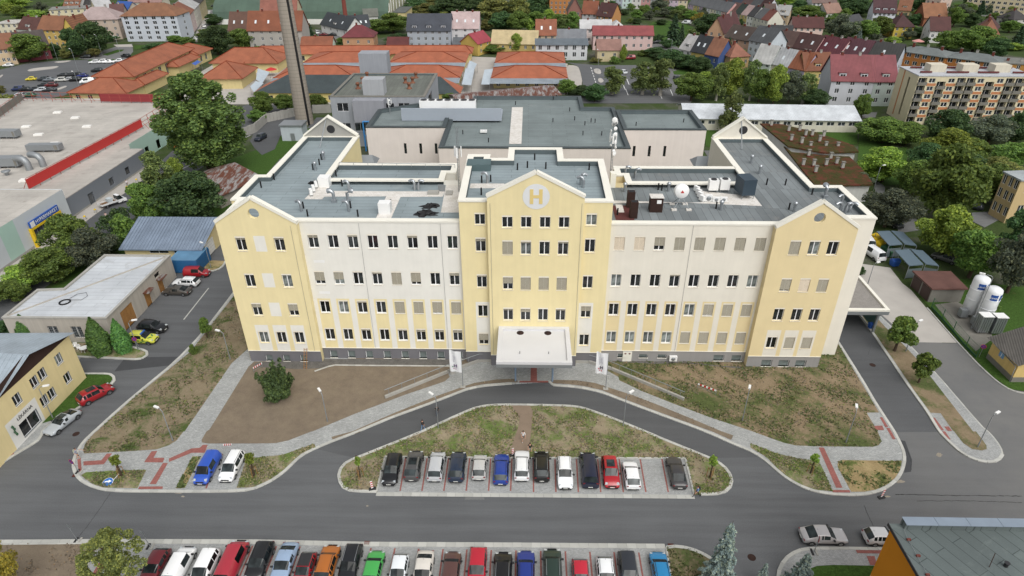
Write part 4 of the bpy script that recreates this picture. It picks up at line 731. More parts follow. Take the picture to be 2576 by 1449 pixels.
HOUSES = [
 # (label, rc, L, R, h, d, roof, rise, wall, roof colour, wins, side, extras)
 ('pale blue five storey block with brown hipped roof by the roundabout',0,(1215,165),(1775,160),11.3,15,'hip',5,'#c3cbd8','#a9683f',(5,6),(4,1),dict(cat='apartment block',wsz=(1.9,1.4))),
 ('beige building with washed out pink hipped roof beside the pale blue block',0,(735,205),(1180,195),9,14,'hip',5,'#c9b3a0','#c3a8a4',(3,5),(3,2),dict(chim=2)),
 ('mustard yellow house with orange roof behind the dark tree',0,(380,295),(620,300),8,12,'gable',5,'#d9b255','#a8623a',(3,4),(2,2),dict(chim=2)),
 ('yellow gable end house next to the beige building',0,(640,300),(745,300),8,13,'gableF',5,'#e0bd4a','#a8623a',(2,2),(2,2),{}),
 ('cream flat roofed block at the left edge of the town',0,(-60,245),(165,240),8,12,'flat',0,'#d8cfae','#d9d4c8',(3,4),(2,2),{}),
 ('white house with dark red roof left of the mustard house',0,(170,285),(362,300),6,11,'gable',4.5,'#d8d8d4','#6e3a30',(1,2),(2,2),dict(chim=2,dorm=1)),
 ('magenta pink house with dark grey roof by the car park',0,(130,478),(480,440),6,10,'gable',5,'#b0505a','#5d4f4a',(2,4),(2,2),dict(chim=2)),
 ('cream shop house with orange roof at the left edge by the car park',0,(-140,500),(126,480),6.5,10,'gable',5,'#d2b38a','#a5603c',(2,5),(2,2),dict(sky=1)),
 ('long cream flat roofed apartment block behind the mustard house',0,(490,105),(880,85),9,12,'flat',0,'#d8cba0','#9a9a92',(3,6),(2,2),dict(chim=3,cat='apartment block')),
 ('pale pink town house in the row along the sloping street',0,(1885,165),(1945,95),9,13,'gable',4,'#dcc0bb','#a85a38',(3,4),(2,2),dict(sky=1)),
 ('cream town house in the row along the sloping street',0,(1948,92),(2000,38),9,13,'gable',4,'#e3dccb','#c9c9c6',(3,4),(2,2),{}),
 ('yellow town house at the top of the sloping street row',0,(2003,34),(2060,-25),9,13,'gable',4,'#e3d29a','#4a4644',(3,4),(2,2),{}),
 ('white house with orange roof and three small dormers at the top left',0,(640,55),(795,55),6,10,'gable',4,'#e0ddd6','#a5603c',(1,3),(1,2),dict(dorm=3)),
 ('grey house with black roof beyond the cream flat roofed block',0,(800,45),(965,45),6,10,'gable',4,'#a9a6a0','#3f3d3d',(1,4),(1,2),{}),
 ('cream house with pale grey gabled roof behind the beige building',0,(970,85),(1130,70),6,10,'gable',4.5,'#d9c9a5','#c9c9c9',(1,3),(1,2),dict(chim=1)),
 ('small house under a bright blue tarpaulin roof',0,(1150,85),(1285,95),5,8,'gable',3.5,'#c9b9a5','#1f5fd0',(1,2),(1,1),dict(chim=0)),
 ('house with dusty dark red roof in front of the blue tarpaulin',0,(1110,130),(1240,125),5,8,'gable',4,'#c9b5a8','#7a4a44',(1,2),(1,1),dict(chim=2)),
 ('cream house with pinkish roof behind the pale blue block',0,(1290,20),(1620,20),6,10,'gable',4,'#dcd2bb','#b5857a',(1,6),(1,2),dict(chim=2)),
 ('house with weathered brown roof and yellow wall right of the sloping street',0,(2300,300),(2480,300),6,12,'gable',7,'#c9b24f','#7a4f3c',(2,3),(2,2),dict(sky=2)),
 ('grey house with orange roof and white end wall left of the tall chimney',0,(2490,302),(3030,300),8.5,12,'gable',7,'#b0aba2','#a8542f',(3,6),(0,0),dict(sky=4,chim=2)),
 ('white building with dark mansard roof beyond the sloping street',0,(2390,95),(2600,95),5,12,'gable',5,'#e0e0de','#4c4540',(1,6),(1,2),dict(sky=3)),
 ('tan apartment house at the top beyond the sloping street',0,(2200,-10),(2385,-10),9,12,'gable',4,'#cdb993','#7a5040',(3,5),(2,2),{}),
 ('large cream building with pinkish red roof behind the tall chimney',1,(45,122),(405,115),10,14,'gable',6,'#dcc79f','#b0604a',(3,8),(0,0),dict(cat='building')),
 ('white workshop with blue grey roof beside the sports hall',1,(650,240),(915,300),4,10,'gable',5,'#dcdcd8','#3c444c',(1,4),(1,2),dict(sky=2,dorm=1)),
 ('white annex with dark roof and rows of skylights',1,(935,285),(1150,270),4,10,'gable',5,'#d6d6d2','#3f474e',(1,3),(1,2),dict(sky=4)),
 ('orange rendered house with maroon hipped roof behind the market',1,(868,377),(1180,374),4.6,11,'hip',4.5,'#d09468','#8f3138',(1,3),(1,2),{}),
 ('small shed with orange roof behind the long market hall',1,(455,458),(760,455),2.5,8,'gable',3,'#cfe0cf','#b35a35',(0,1),(0,1),dict(cat='shed')),
 ('low shed with dark maroon roof behind the long market hall',1,(1320,462),(1525,462),2.2,8,'gable',3,'#8a5048','#7c2f2c',(0,1),(0,1),dict(cat='shed',chim=0)),
 ('grey blue three storey house with dark dormers behind the market',1,(1520,305),(1955,305),8,12,'gable',6,'#a9b1bd','#4a5260',(3,6),(0,0),dict(dorm=3,chim=0)),
 ('white house with pale pink roof beside the grey blue house',1,(1968,282),(2238,282),8,12,'gable',6,'#d9d6d6','#d9b9b5',(3,3),(2,1),dict(chim=3,sky=3)),
 ('low shed with blue grey roof below the pale pink roofed house',1,(1985,445),(2230,445),3,9,'gable',2,'#b09a88','#6b7278',(1,2),(0,1),dict(cat='shed',chim=0)),
 ('small yellow house with bright red roof',1,(2230,440),(2365,402),5,9,'gable',3.5,'#d6b04a','#c93a4a',(2,2),(1,1),dict(chim=1)),
 ('long low building with pale yellow roof beside the red roofed house',1,(2372,432),(2826,440),4,10,'gable',4.5,'#d2b25f','#e3c889',(1,6),(0,0),dict(chim=0)),
 ('white two storey apartment house with balconies behind the market',2,(240,452),(760,452),6,9,'gable',1.6,'#d0d3d8','#6f7d88',(2,6),(2,1),dict(chim=0,wsz=(1.5,1.9),cat='apartment house')),
 ('house with steep orange roof behind the white balcony house',2,(245,347),(440,347),7,9,'gable',5.5,'#d9bf9a','#b65f3c',(2,3),(1,1),dict(sky=2)),
 ('low building with grey violet roof left of the white roofed cluster',2,(450,396),(742,396),4,9,'gable',3.5,'#d2b0a8','#8a8f98',(1,3),(0,0),dict(chim=1)),
 ('long pink building with red roof near the road bend',2,(820,352),(1422,354),6.4,10,'gable',3,'#e0b9b4','#b5484a',(2,8),(2,2),dict(chim=1)),
 ('beige extension with faded red roof in front of the pink building',2,(862,502),(1095,502),4.6,10,'gable',3.2,'#d6c190','#b0796a',(1,2),(1,1),dict(chim=0)),
 ('pinkish house under a whitish metal roof',2,(690,285),(1000,285),7,9,'gable',3,'#e2cfc8','#d8d8d8',(2,5),(1,1),dict(chim=2)),
 ('white hipped pavilion roof house right of the whitish metal roof',2,(1003,288),(1140,284),7,8,'hip',3,'#dfc9c6','#dedede',(2,2),(1,1),dict(chim=0)),
 ('house with dusty pink gable front and grey brown roof',2,(560,112),(702,112),7,12,'gableF',6.5,'#a0685c','#6b5a54',(2,2),(1,2),{}),
 ('grey house with orange roof between two brown roofed houses',2,(706,132),(850,137),6,10,'gable',5.5,'#b8b8bc','#a8532f',(2,3),(1,1),dict(chim=2)),
 ('orange house with dark brown roof and pointed dormer',2,(852,152),(1005,167),6,10,'gable',5.5,'#cf8b4a','#5e2f2c',(2,3),(1,1),dict(dorm=1)),
 ('tall orange apartment block among the trees at the top',2,(380,-75),(600,-75),12,12,'flat',0,'#d0803a','#8a8a82',(5,5),(4,2),dict(cat='apartment block')),
 ('peach house with pointed gable and dark red roof on the green slope',2,(1972,312),(2128,328),6,22,'gableF',6,'#dca77e','#6a3030',(2,2),(2,5),dict(chim=2)),
 ('peach building with dark brown roof below the gabled peach house',2,(2146,368),(2392,412),6,10,'gable',4.5,'#dba98a','#5e4c42',(2,3),(1,1),dict(sky=2)),
 ('small house with whitish steep roof and red dormer',2,(1690,482),(1802,508),4,9,'gable',5,'#dddddb','#cfcdca',(1,2),(1,1),dict(dorm=1,chim=1)),
 ('yellow house with black roof next to the small whitish roof',2,(1808,508),(1936,532),5,9,'gable',5.5,'#d8bf5c','#363a40',(1,2),(1,1),dict(sky=2)),
 ('blue house with faded orange roof beside the dark spruce',2,(1938,532),(2080,560),5,9,'gable',5.5,'#3f5a9a','#b06a48',(1,2),(1,1),{}),
 ('ochre house with faded orange hipped roof right of the dark spruce',2,(2200,578),(2390,565),4.5,9,'hip',4.5,'#cfa869','#b5694c',(1,3),(1,1),dict(chim=1)),
 ('pale blue house with grey roof at the start of the long terrace',2,(2390,398),(2590,440),8,10,'gable',5,'#c0cbd6','#5b6064',(3,4),(2,2),dict(sky=1)),
 ('mint house with whitish roof behind the birches',2,(2430,612),(2600,640),5,9,'gable',5.5,'#c6d4c6','#d0d0cc',(2,3),(2,2),{}),
 ('mint terrace house with brown roof',3,(20,437),(240,467),5.5,9,'gable',5,'#c5d6c8','#6b4a42',(1,3),(1,1),dict(sky=0,chim=1)),
 ('dusty pink terrace house with very dark roof',3,(242,467),(472,507),5.5,9,'gable',5,'#cf9a98','#5c3230',(1,3),(1,1),dict(sky=2)),
 ('rose terrace house with crimson roof',3,(475,497),(710,547),5.5,9,'gable',5,'#d9a3a0','#7a2e3a',(1,3),(1,1),dict(sky=2,chim=2)),
 ('cream terrace house with plum roof and paired skylights',3,(712,537),(970,582),5.5,9,'gable',5.5,'#ded3c0','#6e3542',(1,3),(1,1),dict(sky=3,chim=2)),
 ('grey blue terrace house with mossy black roof',3,(973,578),(1292,622),5.5,9,'gable',5.5,'#b9c2d0','#4a4a48',(1,3),(1,1),dict(sky=1,chim=2)),
 ('low cream house with pale metal roof in the lower terrace',3,(30,632),(195,667),5,9,'gable',5,'#ddd3b5','#c2c6c8',(1,2),(1,1),dict(sky=1)),
 ('lilac house with orange roof in the lower terrace',3,(197,667),(370,702),5,9,'gable',5,'#b9aed0','#b0592f',(1,3),(1,1),dict(chim=1)),
 ('yellow house with brown orange roof in the lower terrace',3,(372,702),(640,700),5,9,'gable',5,'#d9c06a','#9c5430',(1,4),(1,1),dict(chim=2,dorm=1)),
 ('pale grey house with pink gable end and red dormered roof',3,(645,802),(1075,812),8,12,'gable',6.5,'#c5c8d0','#a54a50',(3,3),(0,0),dict(dorm=2,chim=2,wsz=(1.3,1.5))),
 ('grey green house sharing the red dormered roof beside the panel block',3,(1078,812),(1300,812),8,12,'gable',6.5,'#b5c5bd','#a54a52',(3,2),(0,0),dict(dorm=1,chim=1,wsz=(1.3,1.5))),
 ('orange long house with grey roof, left of the pair behind the panel block',3,(1310,512),(1790,582),8,11,'hip',1.8,'#c9782f','#7f8a88',(3,6),(2,2),dict(chim=3,wsz=(1.6,1.4))),
 ('orange long house with grey roof, right of the pair behind the panel block',3,(1795,577),(2345,645),8,11,'hip',1.8,'#c8772f','#7d8886',(3,6),(2,2),dict(chim=3,wsz=(1.6,1.4))),
 ('orange house corner at the right edge behind the panel block',3,(2360,640),(2700,660),8,11,'flat',0,'#cf8a35','#8a8a80',(3,3),(2,2),dict(chim=2)),
 ('pale pink house with dark red roof above the long terrace',3,(255,272),(560,277),6,9,'gable',3.8,'#e6c3b5','#6b302c',(2,5),(1,1),dict(chim=3)),
 ('house with low black roof beside the pale pink house',3,(0,335),(240,345),3.5,9,'gable',3,'#cfcac2','#3f4246',(1,3),(1,1),dict(chim=2)),
 ('bright green house at the end of the upper row',3,(-20,132),(82,132),5.5,9,'gable',4,'#7fbf6a','#6b5048',(2,2),(1,1),{}),
 ('unplastered tan house beside the bright green house',3,(85,142),(205,150),5.5,9,'gable',4,'#c2a57d','#b5b5b0',(2,2),(1,1),dict(dorm=1)),
 ('white house with dark roof and pink dormers among the trees',3,(1065,122),(1290,127),6,10,'gable',5.5,'#d3d8e2','#5d3338',(2,5),(1,2),dict(dorm=3)),
 ('ochre house with steep orange roof beside the pink dormers',3,(1310,95),(1432,102),5,10,'gable',6,'#d2b27a','#a8623a',(1,2),(1,2),dict(dorm=1)),
 ('yellow and brown house with dark red half hipped roof',3,(1275,272),(1472,272),5,10,'hip',5,'#d8b93a','#5a2c2c',(2,3),(2,2),{}),
 ('white gabled house with dark red roof beside the garden parasol',3,(1640,302),(1832,307),5.5,10,'gable',5,'#e0dedc','#6b3530',(1,3),(2,2),dict(chim=1)),
 ('brick coloured house with broad orange brown roof',3,(1578,172),(1802,172),4.5,11,'gable',6,'#a5603f','#b06a3c',(1,3),(2,2),dict(chim=1)),
 ('dark maroon roofed house near the right edge among big trees',3,(2090,282),(2300,300),4.5,11,'hip',5,'#a56a50','#5e2f2c',(1,3),(1,2),dict(chim=1)),
 ('orange tent roofed house in front of the dark maroon roof',3,(2150,345),(2320,350),4,9,'hip',6,'#a8603c','#b06440',(1,2),(1,2),dict(chim=1)),
 ('small house with slate grey roof among the trees',3,(835,265),(975,240),4,9,'gable',4,'#b5917a','#4c4f54',(1,2),(1,1),dict(chim=0)),
 ('long white house at the top between the trees',3,(450,25),(690,25),6,10,'gable',4,'#dcdcda','#8a6a60',(2,6),(1,1),{}),
 ('house with rose coloured roof and white annex',3,(595,130),(745,120),4,9,'gable',4,'#d5d2cc','#b0806a',(1,3),(1,1),{}),
 ('cream panel block at the top right corner',3,(2040,-100),(2640,-60),12,12,'flat',0,'#d9c79a','#a5a59c',(5,10),(4,2),dict(cat='apartment block',wsz=(1.7,1.3))),
 ('pinkish panel block among trees near the top right',3,(1615,-90),(1765,-75),12,12,'flat',0,'#d2b6a4','#a5a59c',(5,3),(4,2),dict(cat='apartment block')),
 ('grey house with dark roof at the right edge of the town',3,(2470,200),(2620,190),4.5,9,'hip',4,'#c9c4bb','#4a4444',(2,2),(1,2),{}),
 ('tall yellow and pink stairwell building with blue door at the right edge',13,(2378,290),(2548,372),9.2,14,'flat',0,'#d9b87a','#b9c4c8',(3,3),(2,3),dict(cat='building',chim=0,wsz=(1.3,1.9))),
]
for r_ in HOUSES: house('town_house' if r_[12].get('cat','house') == 'house' else r_[12]['cat'].replace(' ','_'),r_[0],*r_[1:12],**r_[12])
# coloured rows of small terrace houses at the top
def row(rc,P0,P1,cols,roofs,tail,h=5.2,d=9,rh=4.5,group=None):
    n = len(cols)
    for i,(c,nm) in enumerate(cols):
        f0,f1 = i/n,(i+1)/n
        L = (P0[0]+(P1[0]-P0[0])*f0,P0[1]+(P1[1]-P0[1])*f0);R = (P0[0]+(P1[0]-P0[0])*f1-1,P0[1]+(P1[1]-P0[1])*f1)
        house('terrace_house',f'narrow {nm} terrace house {tail}',rc,L,R,h,d,'gable',rh,c,roofs[i % len(roofs)],(2,2),(0,0),group=group,chim=1 if i % 2 else 0,eave=.05,wsz=(1.0,1.3))
row(2,(925,-12),(1770,8),[('#d9cdb0','cream'),('#aab2c0','blue grey'),('#c8e0da','pale aqua'),('#d6d3cc','off white'),('#d0918c','salmon'),('#a5aba5','stone grey'),('#b59a68','tan'),('#c9b0c4','lilac'),('#d9c9a0','straw')],['#7a4a3c','#6b5a52','#5c4440'],'in the topmost coloured row')
row(2,(1772,42),(2165,128),[('#c6a8c0','mauve'),('#d8c460','lemon yellow'),('#bfa0bb','pale violet'),('#dfe2df','white'),('#ded6b5','ivory'),('#b5c8c0','mint grey'),('#d99a94','coral')],['#6f7376'],'under the long grey roof')
row(2,(2168,120),(2430,175),[('#c2a570','ochre'),('#b09a90','mushroom'),('#cdb85e','olive yellow'),('#e0e0d8','chalk white')],['#7a5048','#33483e','#c9a5a0','#454548'],'at the lower end of the coloured row')
row(2,(2432,178),(2576,215),[('#d0cbbd','plain beige'),('#dad6c2','pale beige')],['#6d7072','#9a4a3a'],'beside the coloured row at the field path')
row(2,(2110,22),(2570,92),[('#e0e0d2','bone white'),('#cfcabf','ash'),('#ddd2bb','sand'),('#d8bb52','golden'),('#c5c9d0','silver grey')],['#4c3a38','#39465a','#6a4a46','#55585c','#4e2422'],'with dark roof at the upper right')
# --- panel block with loggias
_A,_B = un(3,1520,768,13.9),un(3,2700,775,13.9)
PB = thing('panel_block','cream and orange panel block with rows of grey balconies','apartment block',(130,200,0))
_u = (_B-_A);_u.z = 0;_W = _u.length;_u.normalize();_n = Vector((_u.y,-_u.x,0));_bk = -_n;A0 = Vector((_A.x,_A.y,0));ncol = 12;cw = _W/ncol;fh = 13.6/6
mb = MB();holes = [];pnt = [];bal = []
kinds = 'BWbWBBWbWBBW'
for i in range(6):
    for j,k in enumerate(kinds):
        z = i*fh;c = (j+.5)*cw;dz = fh*.45 if k == 'b' else 0
        if k == 'W': holes.append((c-.85,c+.85,z+.75,z+2.0)); 
        else: holes.append((c-cw*.44,c+cw*.44,max(0,z-dz)+.2,max(0,z-dz)+2.15));bal.append((c,max(0,z-dz)))
        if k == 'W' and i < 5: pnt.append((c-cw*.5,c+cw*.5,z+2.12,z+fh+.62,1))
facade(mb,A0,_u,_W,-1,13.9,holes,pnt,0,None,.9);facade(mb,A0+_bk*12,_n,12,-1,13.9,[(6.6,7.6,1.5,12.6)],[(3.4,4.1,.8,13.9,1)],0,None,.3);facade(mb,A0+_u*_W,_bk,12,-1,13.9);facade(mb,A0+_bk*12+_u*_W,-_u,_W,-1,13.9)
mb.build('wall',[wallm('#e3d8b8',.8,.06),wallm('#c98a62',.8)],PB)
for (a,b,c,d) in holes:
    p = A0+_u*a+_bk*(.14 if d-c < 1.5 else .85)-off(PB);link('window',wmesh(1.7,1.25,'house') if d-c < 1.5 else wmesh(b-a,d-c,'house'),PB,(p.x,p.y,c),math.atan2(_u.y,_u.x))
bm_ = MB().obox((0,0),(1,0),cw*.86,.12,0,.85);bm_.obox((-cw*.43,.3),(1,0),.1,.7,0,.85);bm_.obox((cw*.43,.3),(1,0),.1,.7,0,.85);bmesh_ = bm_.mesh('balcony',M['concrete_dark'])
for c,z in bal: p = A0+_u*c+_n*.55-off(PB);link('balcony',bmesh_,PB,(p.x,p.y,z+.15),math.atan2(_u.y,_u.x))
for k in range(8): p = A0+_bk*5.0+_n*.1; 
RF = MB().prism([p+Vector((0,0,0)) for p in (A0+_n*.1-_u*.1,A0+_u*_W+_n*.1,A0+_u*_W+_bk*12.1,A0+_bk*12.1-_u*.1)],13.9,14.15).build('roof',mat('whiteroof',hx('#d3d6dc',.62),.7,.1,.3,.04),PB)
for f_ in (.22,.5,.78): q = A0+_u*_W*f_+_bk*6;MB().obox(q,_u,4.5,3.5,14.15,16.2).build('lift_house',wallm('#d9d2c0',.8,.1),RF)
for f_ in (.1,.33,.42,.6,.68,.9):
    for g_ in (3,9): q = A0+_u*_W*f_+_bk*g_;MB().obox(q,_u,3.2,.5,14.3,14.7).build('vent_duct',simple('maroon',hx('#6b2a28',.7),.7),RF)
# --- generic box building from survey points (local helper)
def boxb(t,P,z1,wm,z0=-.5,name='wall'):
    mb = MB();mb.prism([Vector((p[0],p[1],0)) for p in P],z0,z1,0,False);return mb.build(name,wm,t)
# --- hypermarket
HY = thing('hypermarket','huge flat roofed hypermarket with grey white walls and red roof sign','supermarket',(-130,150,0))
Phy = [(-97,123.5),(-97,157),(-100.5,157),(-100.5,187),(-97,192),(-106,205),(-200,205),(-200,90),(-118,90)]
mb = MB();wg = [simple('cladgrey',hx('#7f858d',.85),.6),simple('cladwhite',hx('#cfd5d8',.85),.6),simple('cladmint',hx('#b5d3c5',.85),.6),M['concrete']]
facade(mb,Vector((-97,123.5,0)),Vector((0,1,0)),33.5,-.2,4.4,[(8,10,.2,2.6),(16.5,18.3,1.2,2.9),(23.5,25.3,1.2,2.9)],[(0,33.5,-.2,.5,3)],0)
d_ = Vector((0,1,0));Pw = Vector((-96,84,0));Lw = 39.5
facade(mb,Pw,d_,Lw,-.2,7.2,[(Lw-12.1,Lw-3.7,-.1,3.6)],[(0,Lw-12.6,-.2,.6,3),(Lw-19,Lw-15,.6,7.2,2),(4,9,.6,7.2,2)],1)
facade(mb,Vector((-100.5,157,0)),Vector((0,1,0)),30,-.2,5.6,[(6,8,.2,2.6),(12,14,.2,2.6)],(),2);mb.quad((-97,157,-.2),(-100.5,157,-.2),(-100.5,157,4.4),(-97,157,4.4),0)
mb.quad((-96,123.5,-.2),(-112,123.5,-.2),(-112,123.5,7.2),(-96,123.5,7.2),1);mb.build('wall',wg,HY)
for a_,b_,x0_,x1_,z0_,z1_ in ((0,0,131.5,133.5,.2,2.6),(0,0,140,141.8,1.2,2.9),(0,0,147,148.8,1.2,2.9)): MB().box(-97.2,-97.15,x0_,x1_,z0_,z1_).build('window',M['glass_house'],HY)
rfh = MB();rfh.prism([Vector((p[0],p[1],0)) for p in ((-97.2,123.5),(-97.2,157),(-100.7,157),(-100.7,187),(-103,195),(-106,205),(-200,205),(-200,90),(-108,90),(-108,123.5))],4.0,4.45);RH = rfh.build('roof',M['roofH'],HY)
P2 = [Pw+Vector((-.02,0,0)),Vector((-96.02,123.48,0)),Vector((-112,123.48,0)),Vector((-112,84,0))];MB().prism([p+Vector((0,0,0)) for p in P2],6.6,7.05).build('entrance_roof',M['roofH'],HY)
# entrance portal and sign
cE = Pw+d_*(Lw-7.9);nE = Vector((d_.y,-d_.x,0))
mb = MB();mb.obox(cE+nE*.35-d_*4.3,d_,.5,.6,0,3.6);mb.obox(cE+nE*.35+d_*4.3,d_,.5,.6,0,3.6);mb.obox(cE+nE*.35,d_,9.1,.6,3.6,4.0);portal = mb.build('portal',M['yellowp'],HY)
mb = MB();mb.obox(cE-nE*.1,d_,8.3,.06,0,3.58,0)
for i in range(6): mb.obox(cE-nE*.02+d_*(-4.05+i*1.62),d_,.1,.1,0,3.58,1)
mb.build('entrance_glazing',[M['glass_house'],M['galv']],HY)
sg = MB().obox(cE+nE*.4,d_,8.6,.3,4.05,5.3).build('sign_board',M['blue'],HY);tm = text_mesh('HYPERMARKET',1.0,M['whitepaint']);lo = link('lettering',tm,sg);q = cE+nE*.57+d_*.65;lo.location = (q.x+130,q.y-150,4.67);lo.rotation_euler = (rad(90),0,math.atan2(d_.y,d_.x))
MB().obox(cE+nE*.57-d_*3.6,d_,1.1,.04,4.12,5.2).build('logo_panel',M['whitepaint'],sg)
# red roof sign on steel frame
s0,s1 = un(10,300,470,4.6),un(0,1440,1290,4.6);s0.z = s1.z = 0;us = (s1-s0).normalized();Ls = (s1-s0).length
MB().obox((s0+s1)/2,us,Ls,.15,5.0,7.1).build('red_sign_panel',M['red'],HY)
def frame_run(a,b,zt=7.3,n=None):
    mb = MB();u_ = (b-a);L_ = u_.length;u_.normalize();nn = Vector((-u_.y,u_.x,0));n = n or max(2,int(L_/3.2))
    for i in range(n+1): p = a+u_*L_*i/n;mb.tube([(p.x,p.y,4.4),(p.x,p.y,zt)],.07,5);mb.tube([(p.x+nn.x*1.6,p.y+nn.y*1.6,4.4),(p.x,p.y,zt-.6)],.06,5)
    for z in (5.2,6.2,zt): mb.tube([(a.x,a.y,z),(b.x,b.y,z)],.06,5)
    mb.build('sign_frame',M['redframe'],HY)
f0 = un(0,240,1010,4.6);f1 = un(0,1020,1030,4.6);f2 = un(0,1830,1040,4.6);f3 = un(0,0,1190,4.6)
for a_,b_ in ((f3,f0),(f0,f1),(f1,f2),(f2,s1),(s0,s1)): a_,b_ = a_.copy(),b_.copy();a_.z = b_.z = 0;frame_run(a_,b_)
c_ = (f1+f2)/2;u_ = f2-f1;u_.z = 0;MB().obox(c_,u_,u_.length,.1,4.9,7.2).build('red_sign_panel',simple('darkred',hx('#8f2f33',.8),.6),HY)
c_ = (f3+f0)/2;u_ = f0-f3;u_.z = 0;MB().obox(c_,u_,u_.length,.1,4.9,7.0).build('sign_back',M['concrete_dark'],HY)
for rc,x,y in ((0,580,1132),(0,760,1185),(0,265,1275),(0,875,1273),(0,390,1355),(0,1590,1200),(10,655,190),(10,253,365),(0,545,1445)):
    p = un(rc,x,y,4.6);mb = MB().obox(p,(1,.2),2.2,1.5,4.45,4.75);mb.obox(p,(1,.2),2.0,1.3,4.75,4.9);mb.build('skylight',M['white'],RH)
def rooftop_unit(label,rc,a,b,zd,wd,hgt,m_='galv'):
    A,B = un(rc,*a,zd),un(rc,*b,zd);u_ = B-A;u_.z = 0;c_ = (A+B)/2;t = thing('ventilation_unit',label,'ventilation unit',(c_.x,c_.y,zd));mb = MB();mb.obox(c_,u_,u_.length,wd,zd+.5,zd+.5+hgt);mb.build('casing',M[m_],t)
    for i in range(3): q = A+(B-A)*((i+.5)/3);MB().obox(q,u_,.12,wd*.9,zd,zd+.5).build('leg',M['galv'],t)
    MB().obox(c_+u_.normalized()*u_.length*.4,u_,u_.length*.1,wd+.06,zd+.7,zd+.4+hgt).build('louvre',M['concrete_dark'],t);return t
rooftop_unit('silver ventilation unit with louvres near the car park end of the hypermarket roof',0,(0,1385),(200,1385),4.45,2.4,1.6);rooftop_unit('silver ventilation unit with long duct on the hypermarket roof',10,(300,75),(630,70),4.45,2.0,1.4);rooftop_unit('silver ventilation unit joined to curved ducts on the hypermarket roof',10,(0,230),(230,225),4.45,2.6,1.9)
t = thing('curved_duct','pair of curved silver ducts on the hypermarket roof','duct',un(10,320,270,4.45))
for x,y in ((300,260),(440,225)): p = un(10,x,y,4.45);MB().tube([(p.x,p.y,4.45),(p.x,p.y,6.2),(p.x-.5,p.y,7.0),(p.x-1.6,p.y+.3,7.2),(p.x-2.8,p.y+.6,7.1)],.75,10).build('duct',M['galv'],t)
p = un(10,75,315,4.45);tag(MB().lathe((p.x,p.y,4.45),[(.35,0),(.35,.4),(.95,.9),(.95,1.1),(.4,1.1)],8).build('exhaust_hood',M['galv'],None),'dark square exhaust hood on the hypermarket roof','vent')
# --- market: orange tiled halls
def hip_hall(label,rc,L,R,h,d,rh,wall='#e0cf98',wins=(1,8),name='market_hall',ins=None,awn=None,rm='tileO'):
    A,B = un(rc,*L,h),un(rc,*R,h);A.z = B.z = 0;u = (B-A).normalized();W = (B-A).length;n = Vector((u.y,-u.x,0));bk = -n;t = thing(name,label,'market hall',(A+B)/2+bk*d/2)
    mb = MB();hs = [((j+.3)*W/wins[1],(j+.7)*W/wins[1],.8,h-.8) for j in range(wins[1])] if wins[0] else []
    A2,B2 = A+u*.9+bk*.9,B-u*.9+bk*.9
    facade(mb,A2,u,W-1.8,-.3,h,[q for q in hs if q[1] < W-2]);facade(mb,B2,bk,d-1.8,-.3,h);facade(mb,B2+bk*(d-1.8),-u,W-1.8,-.3,h);facade(mb,A2+bk*(d-1.8),n,d-1.8,-.3,h);mb.build('wall',wallm(wall,.8),t)
    for a,b,c,e in [q for q in hs if q[1] < W-2]: p = A2+u*a+bk*.14-off(t);link('window',wmesh(round(b-a,1),round(e-c,1),'house'),t,(p.x,p.y,c),math.atan2(u.y,u.x))
    ins = ins or d/2;q = [A,B,B+bk*d,A+bk*d];r0,r1 = A+bk*d/2+u*ins,B+bk*d/2-u*ins;vs = [Vector((p.x,p.y,h-.1)) for p in q]+[Vector((p.x,p.y,h+.12)) for p in q]+[Vector((r0.x,r0.y,h+rh)),Vector((r1.x,r1.y,h+rh))]
    ro = MB().add(vs,[(0,1,5,4),(1,2,6,5),(2,3,7,6),(3,0,4,7),(4,5,9,8),(5,6,9),(6,7,8,9),(7,4,8)]).build('roof',M[rm],t)
    rc_ = MB()
    for a_,b_ in ((4,8),(5,9),(6,9),(7,8),(8,9)): rc_.tube([vs[a_]+UZ*.05,vs[b_]+UZ*.05],.16,6)
    rc_.build('ridge_tiles',mat('ridge',hx('#9c4c30',.6),.8),ro)
    if awn:
        zf = h-.5;aw = MB();a0,b0 = A-n*0+n*.05,B+n*.05;aw.add([Vector((a0.x,a0.y,zf))+UZ*.6,Vector((b0.x,b0.y,zf))+UZ*.6,Vector((b0.x+n.x*awn,b0.y+n.y*awn,zf-.1)),Vector((a0.x+n.x*awn,a0.y+n.y*awn,zf-.1))],[(3,2,1,0)]);aw.build('awning',M['seamG'],t)
    return t
hip_hall('long low orange roofed market hall forming the back row',1,(-60,548),(2175,540),3.6,12,2.2,ins=3,wins=(1,16))
hip_hall('orange market hall behind the chimney in the rear pair, left one',1,(470,635),(1290,632),3.6,20,2.3,awn=4.5);hip_hall('orange market hall behind the grey plant building in the rear pair, right one',1,(1335,632),(2110,632),3.6,20,2.3,awn=4.5)
hip_hall('orange market hall in the front pair left of the grey plant building',1,(170,790),(1000,785),3.6,17,2.7,awn=3);hip_hall('orange market hall in the front pair right of the grey plant building',1,(1240,785),(2055,785),3.6,17,2.7,awn=5)
hip_hall('orange market hall of the right group, rear one',1,(2400,635),(3115,637),3.6,20,2.3,awn=5);hip_hall('orange market hall of the right group, front one',1,(2362,790),(3140,792),3.6,17,2.7,awn=5)
hip_hall('small orange market hall left of the chimney',1,(-120,640),(200,590),3.6,16,4,wins=(0,1))
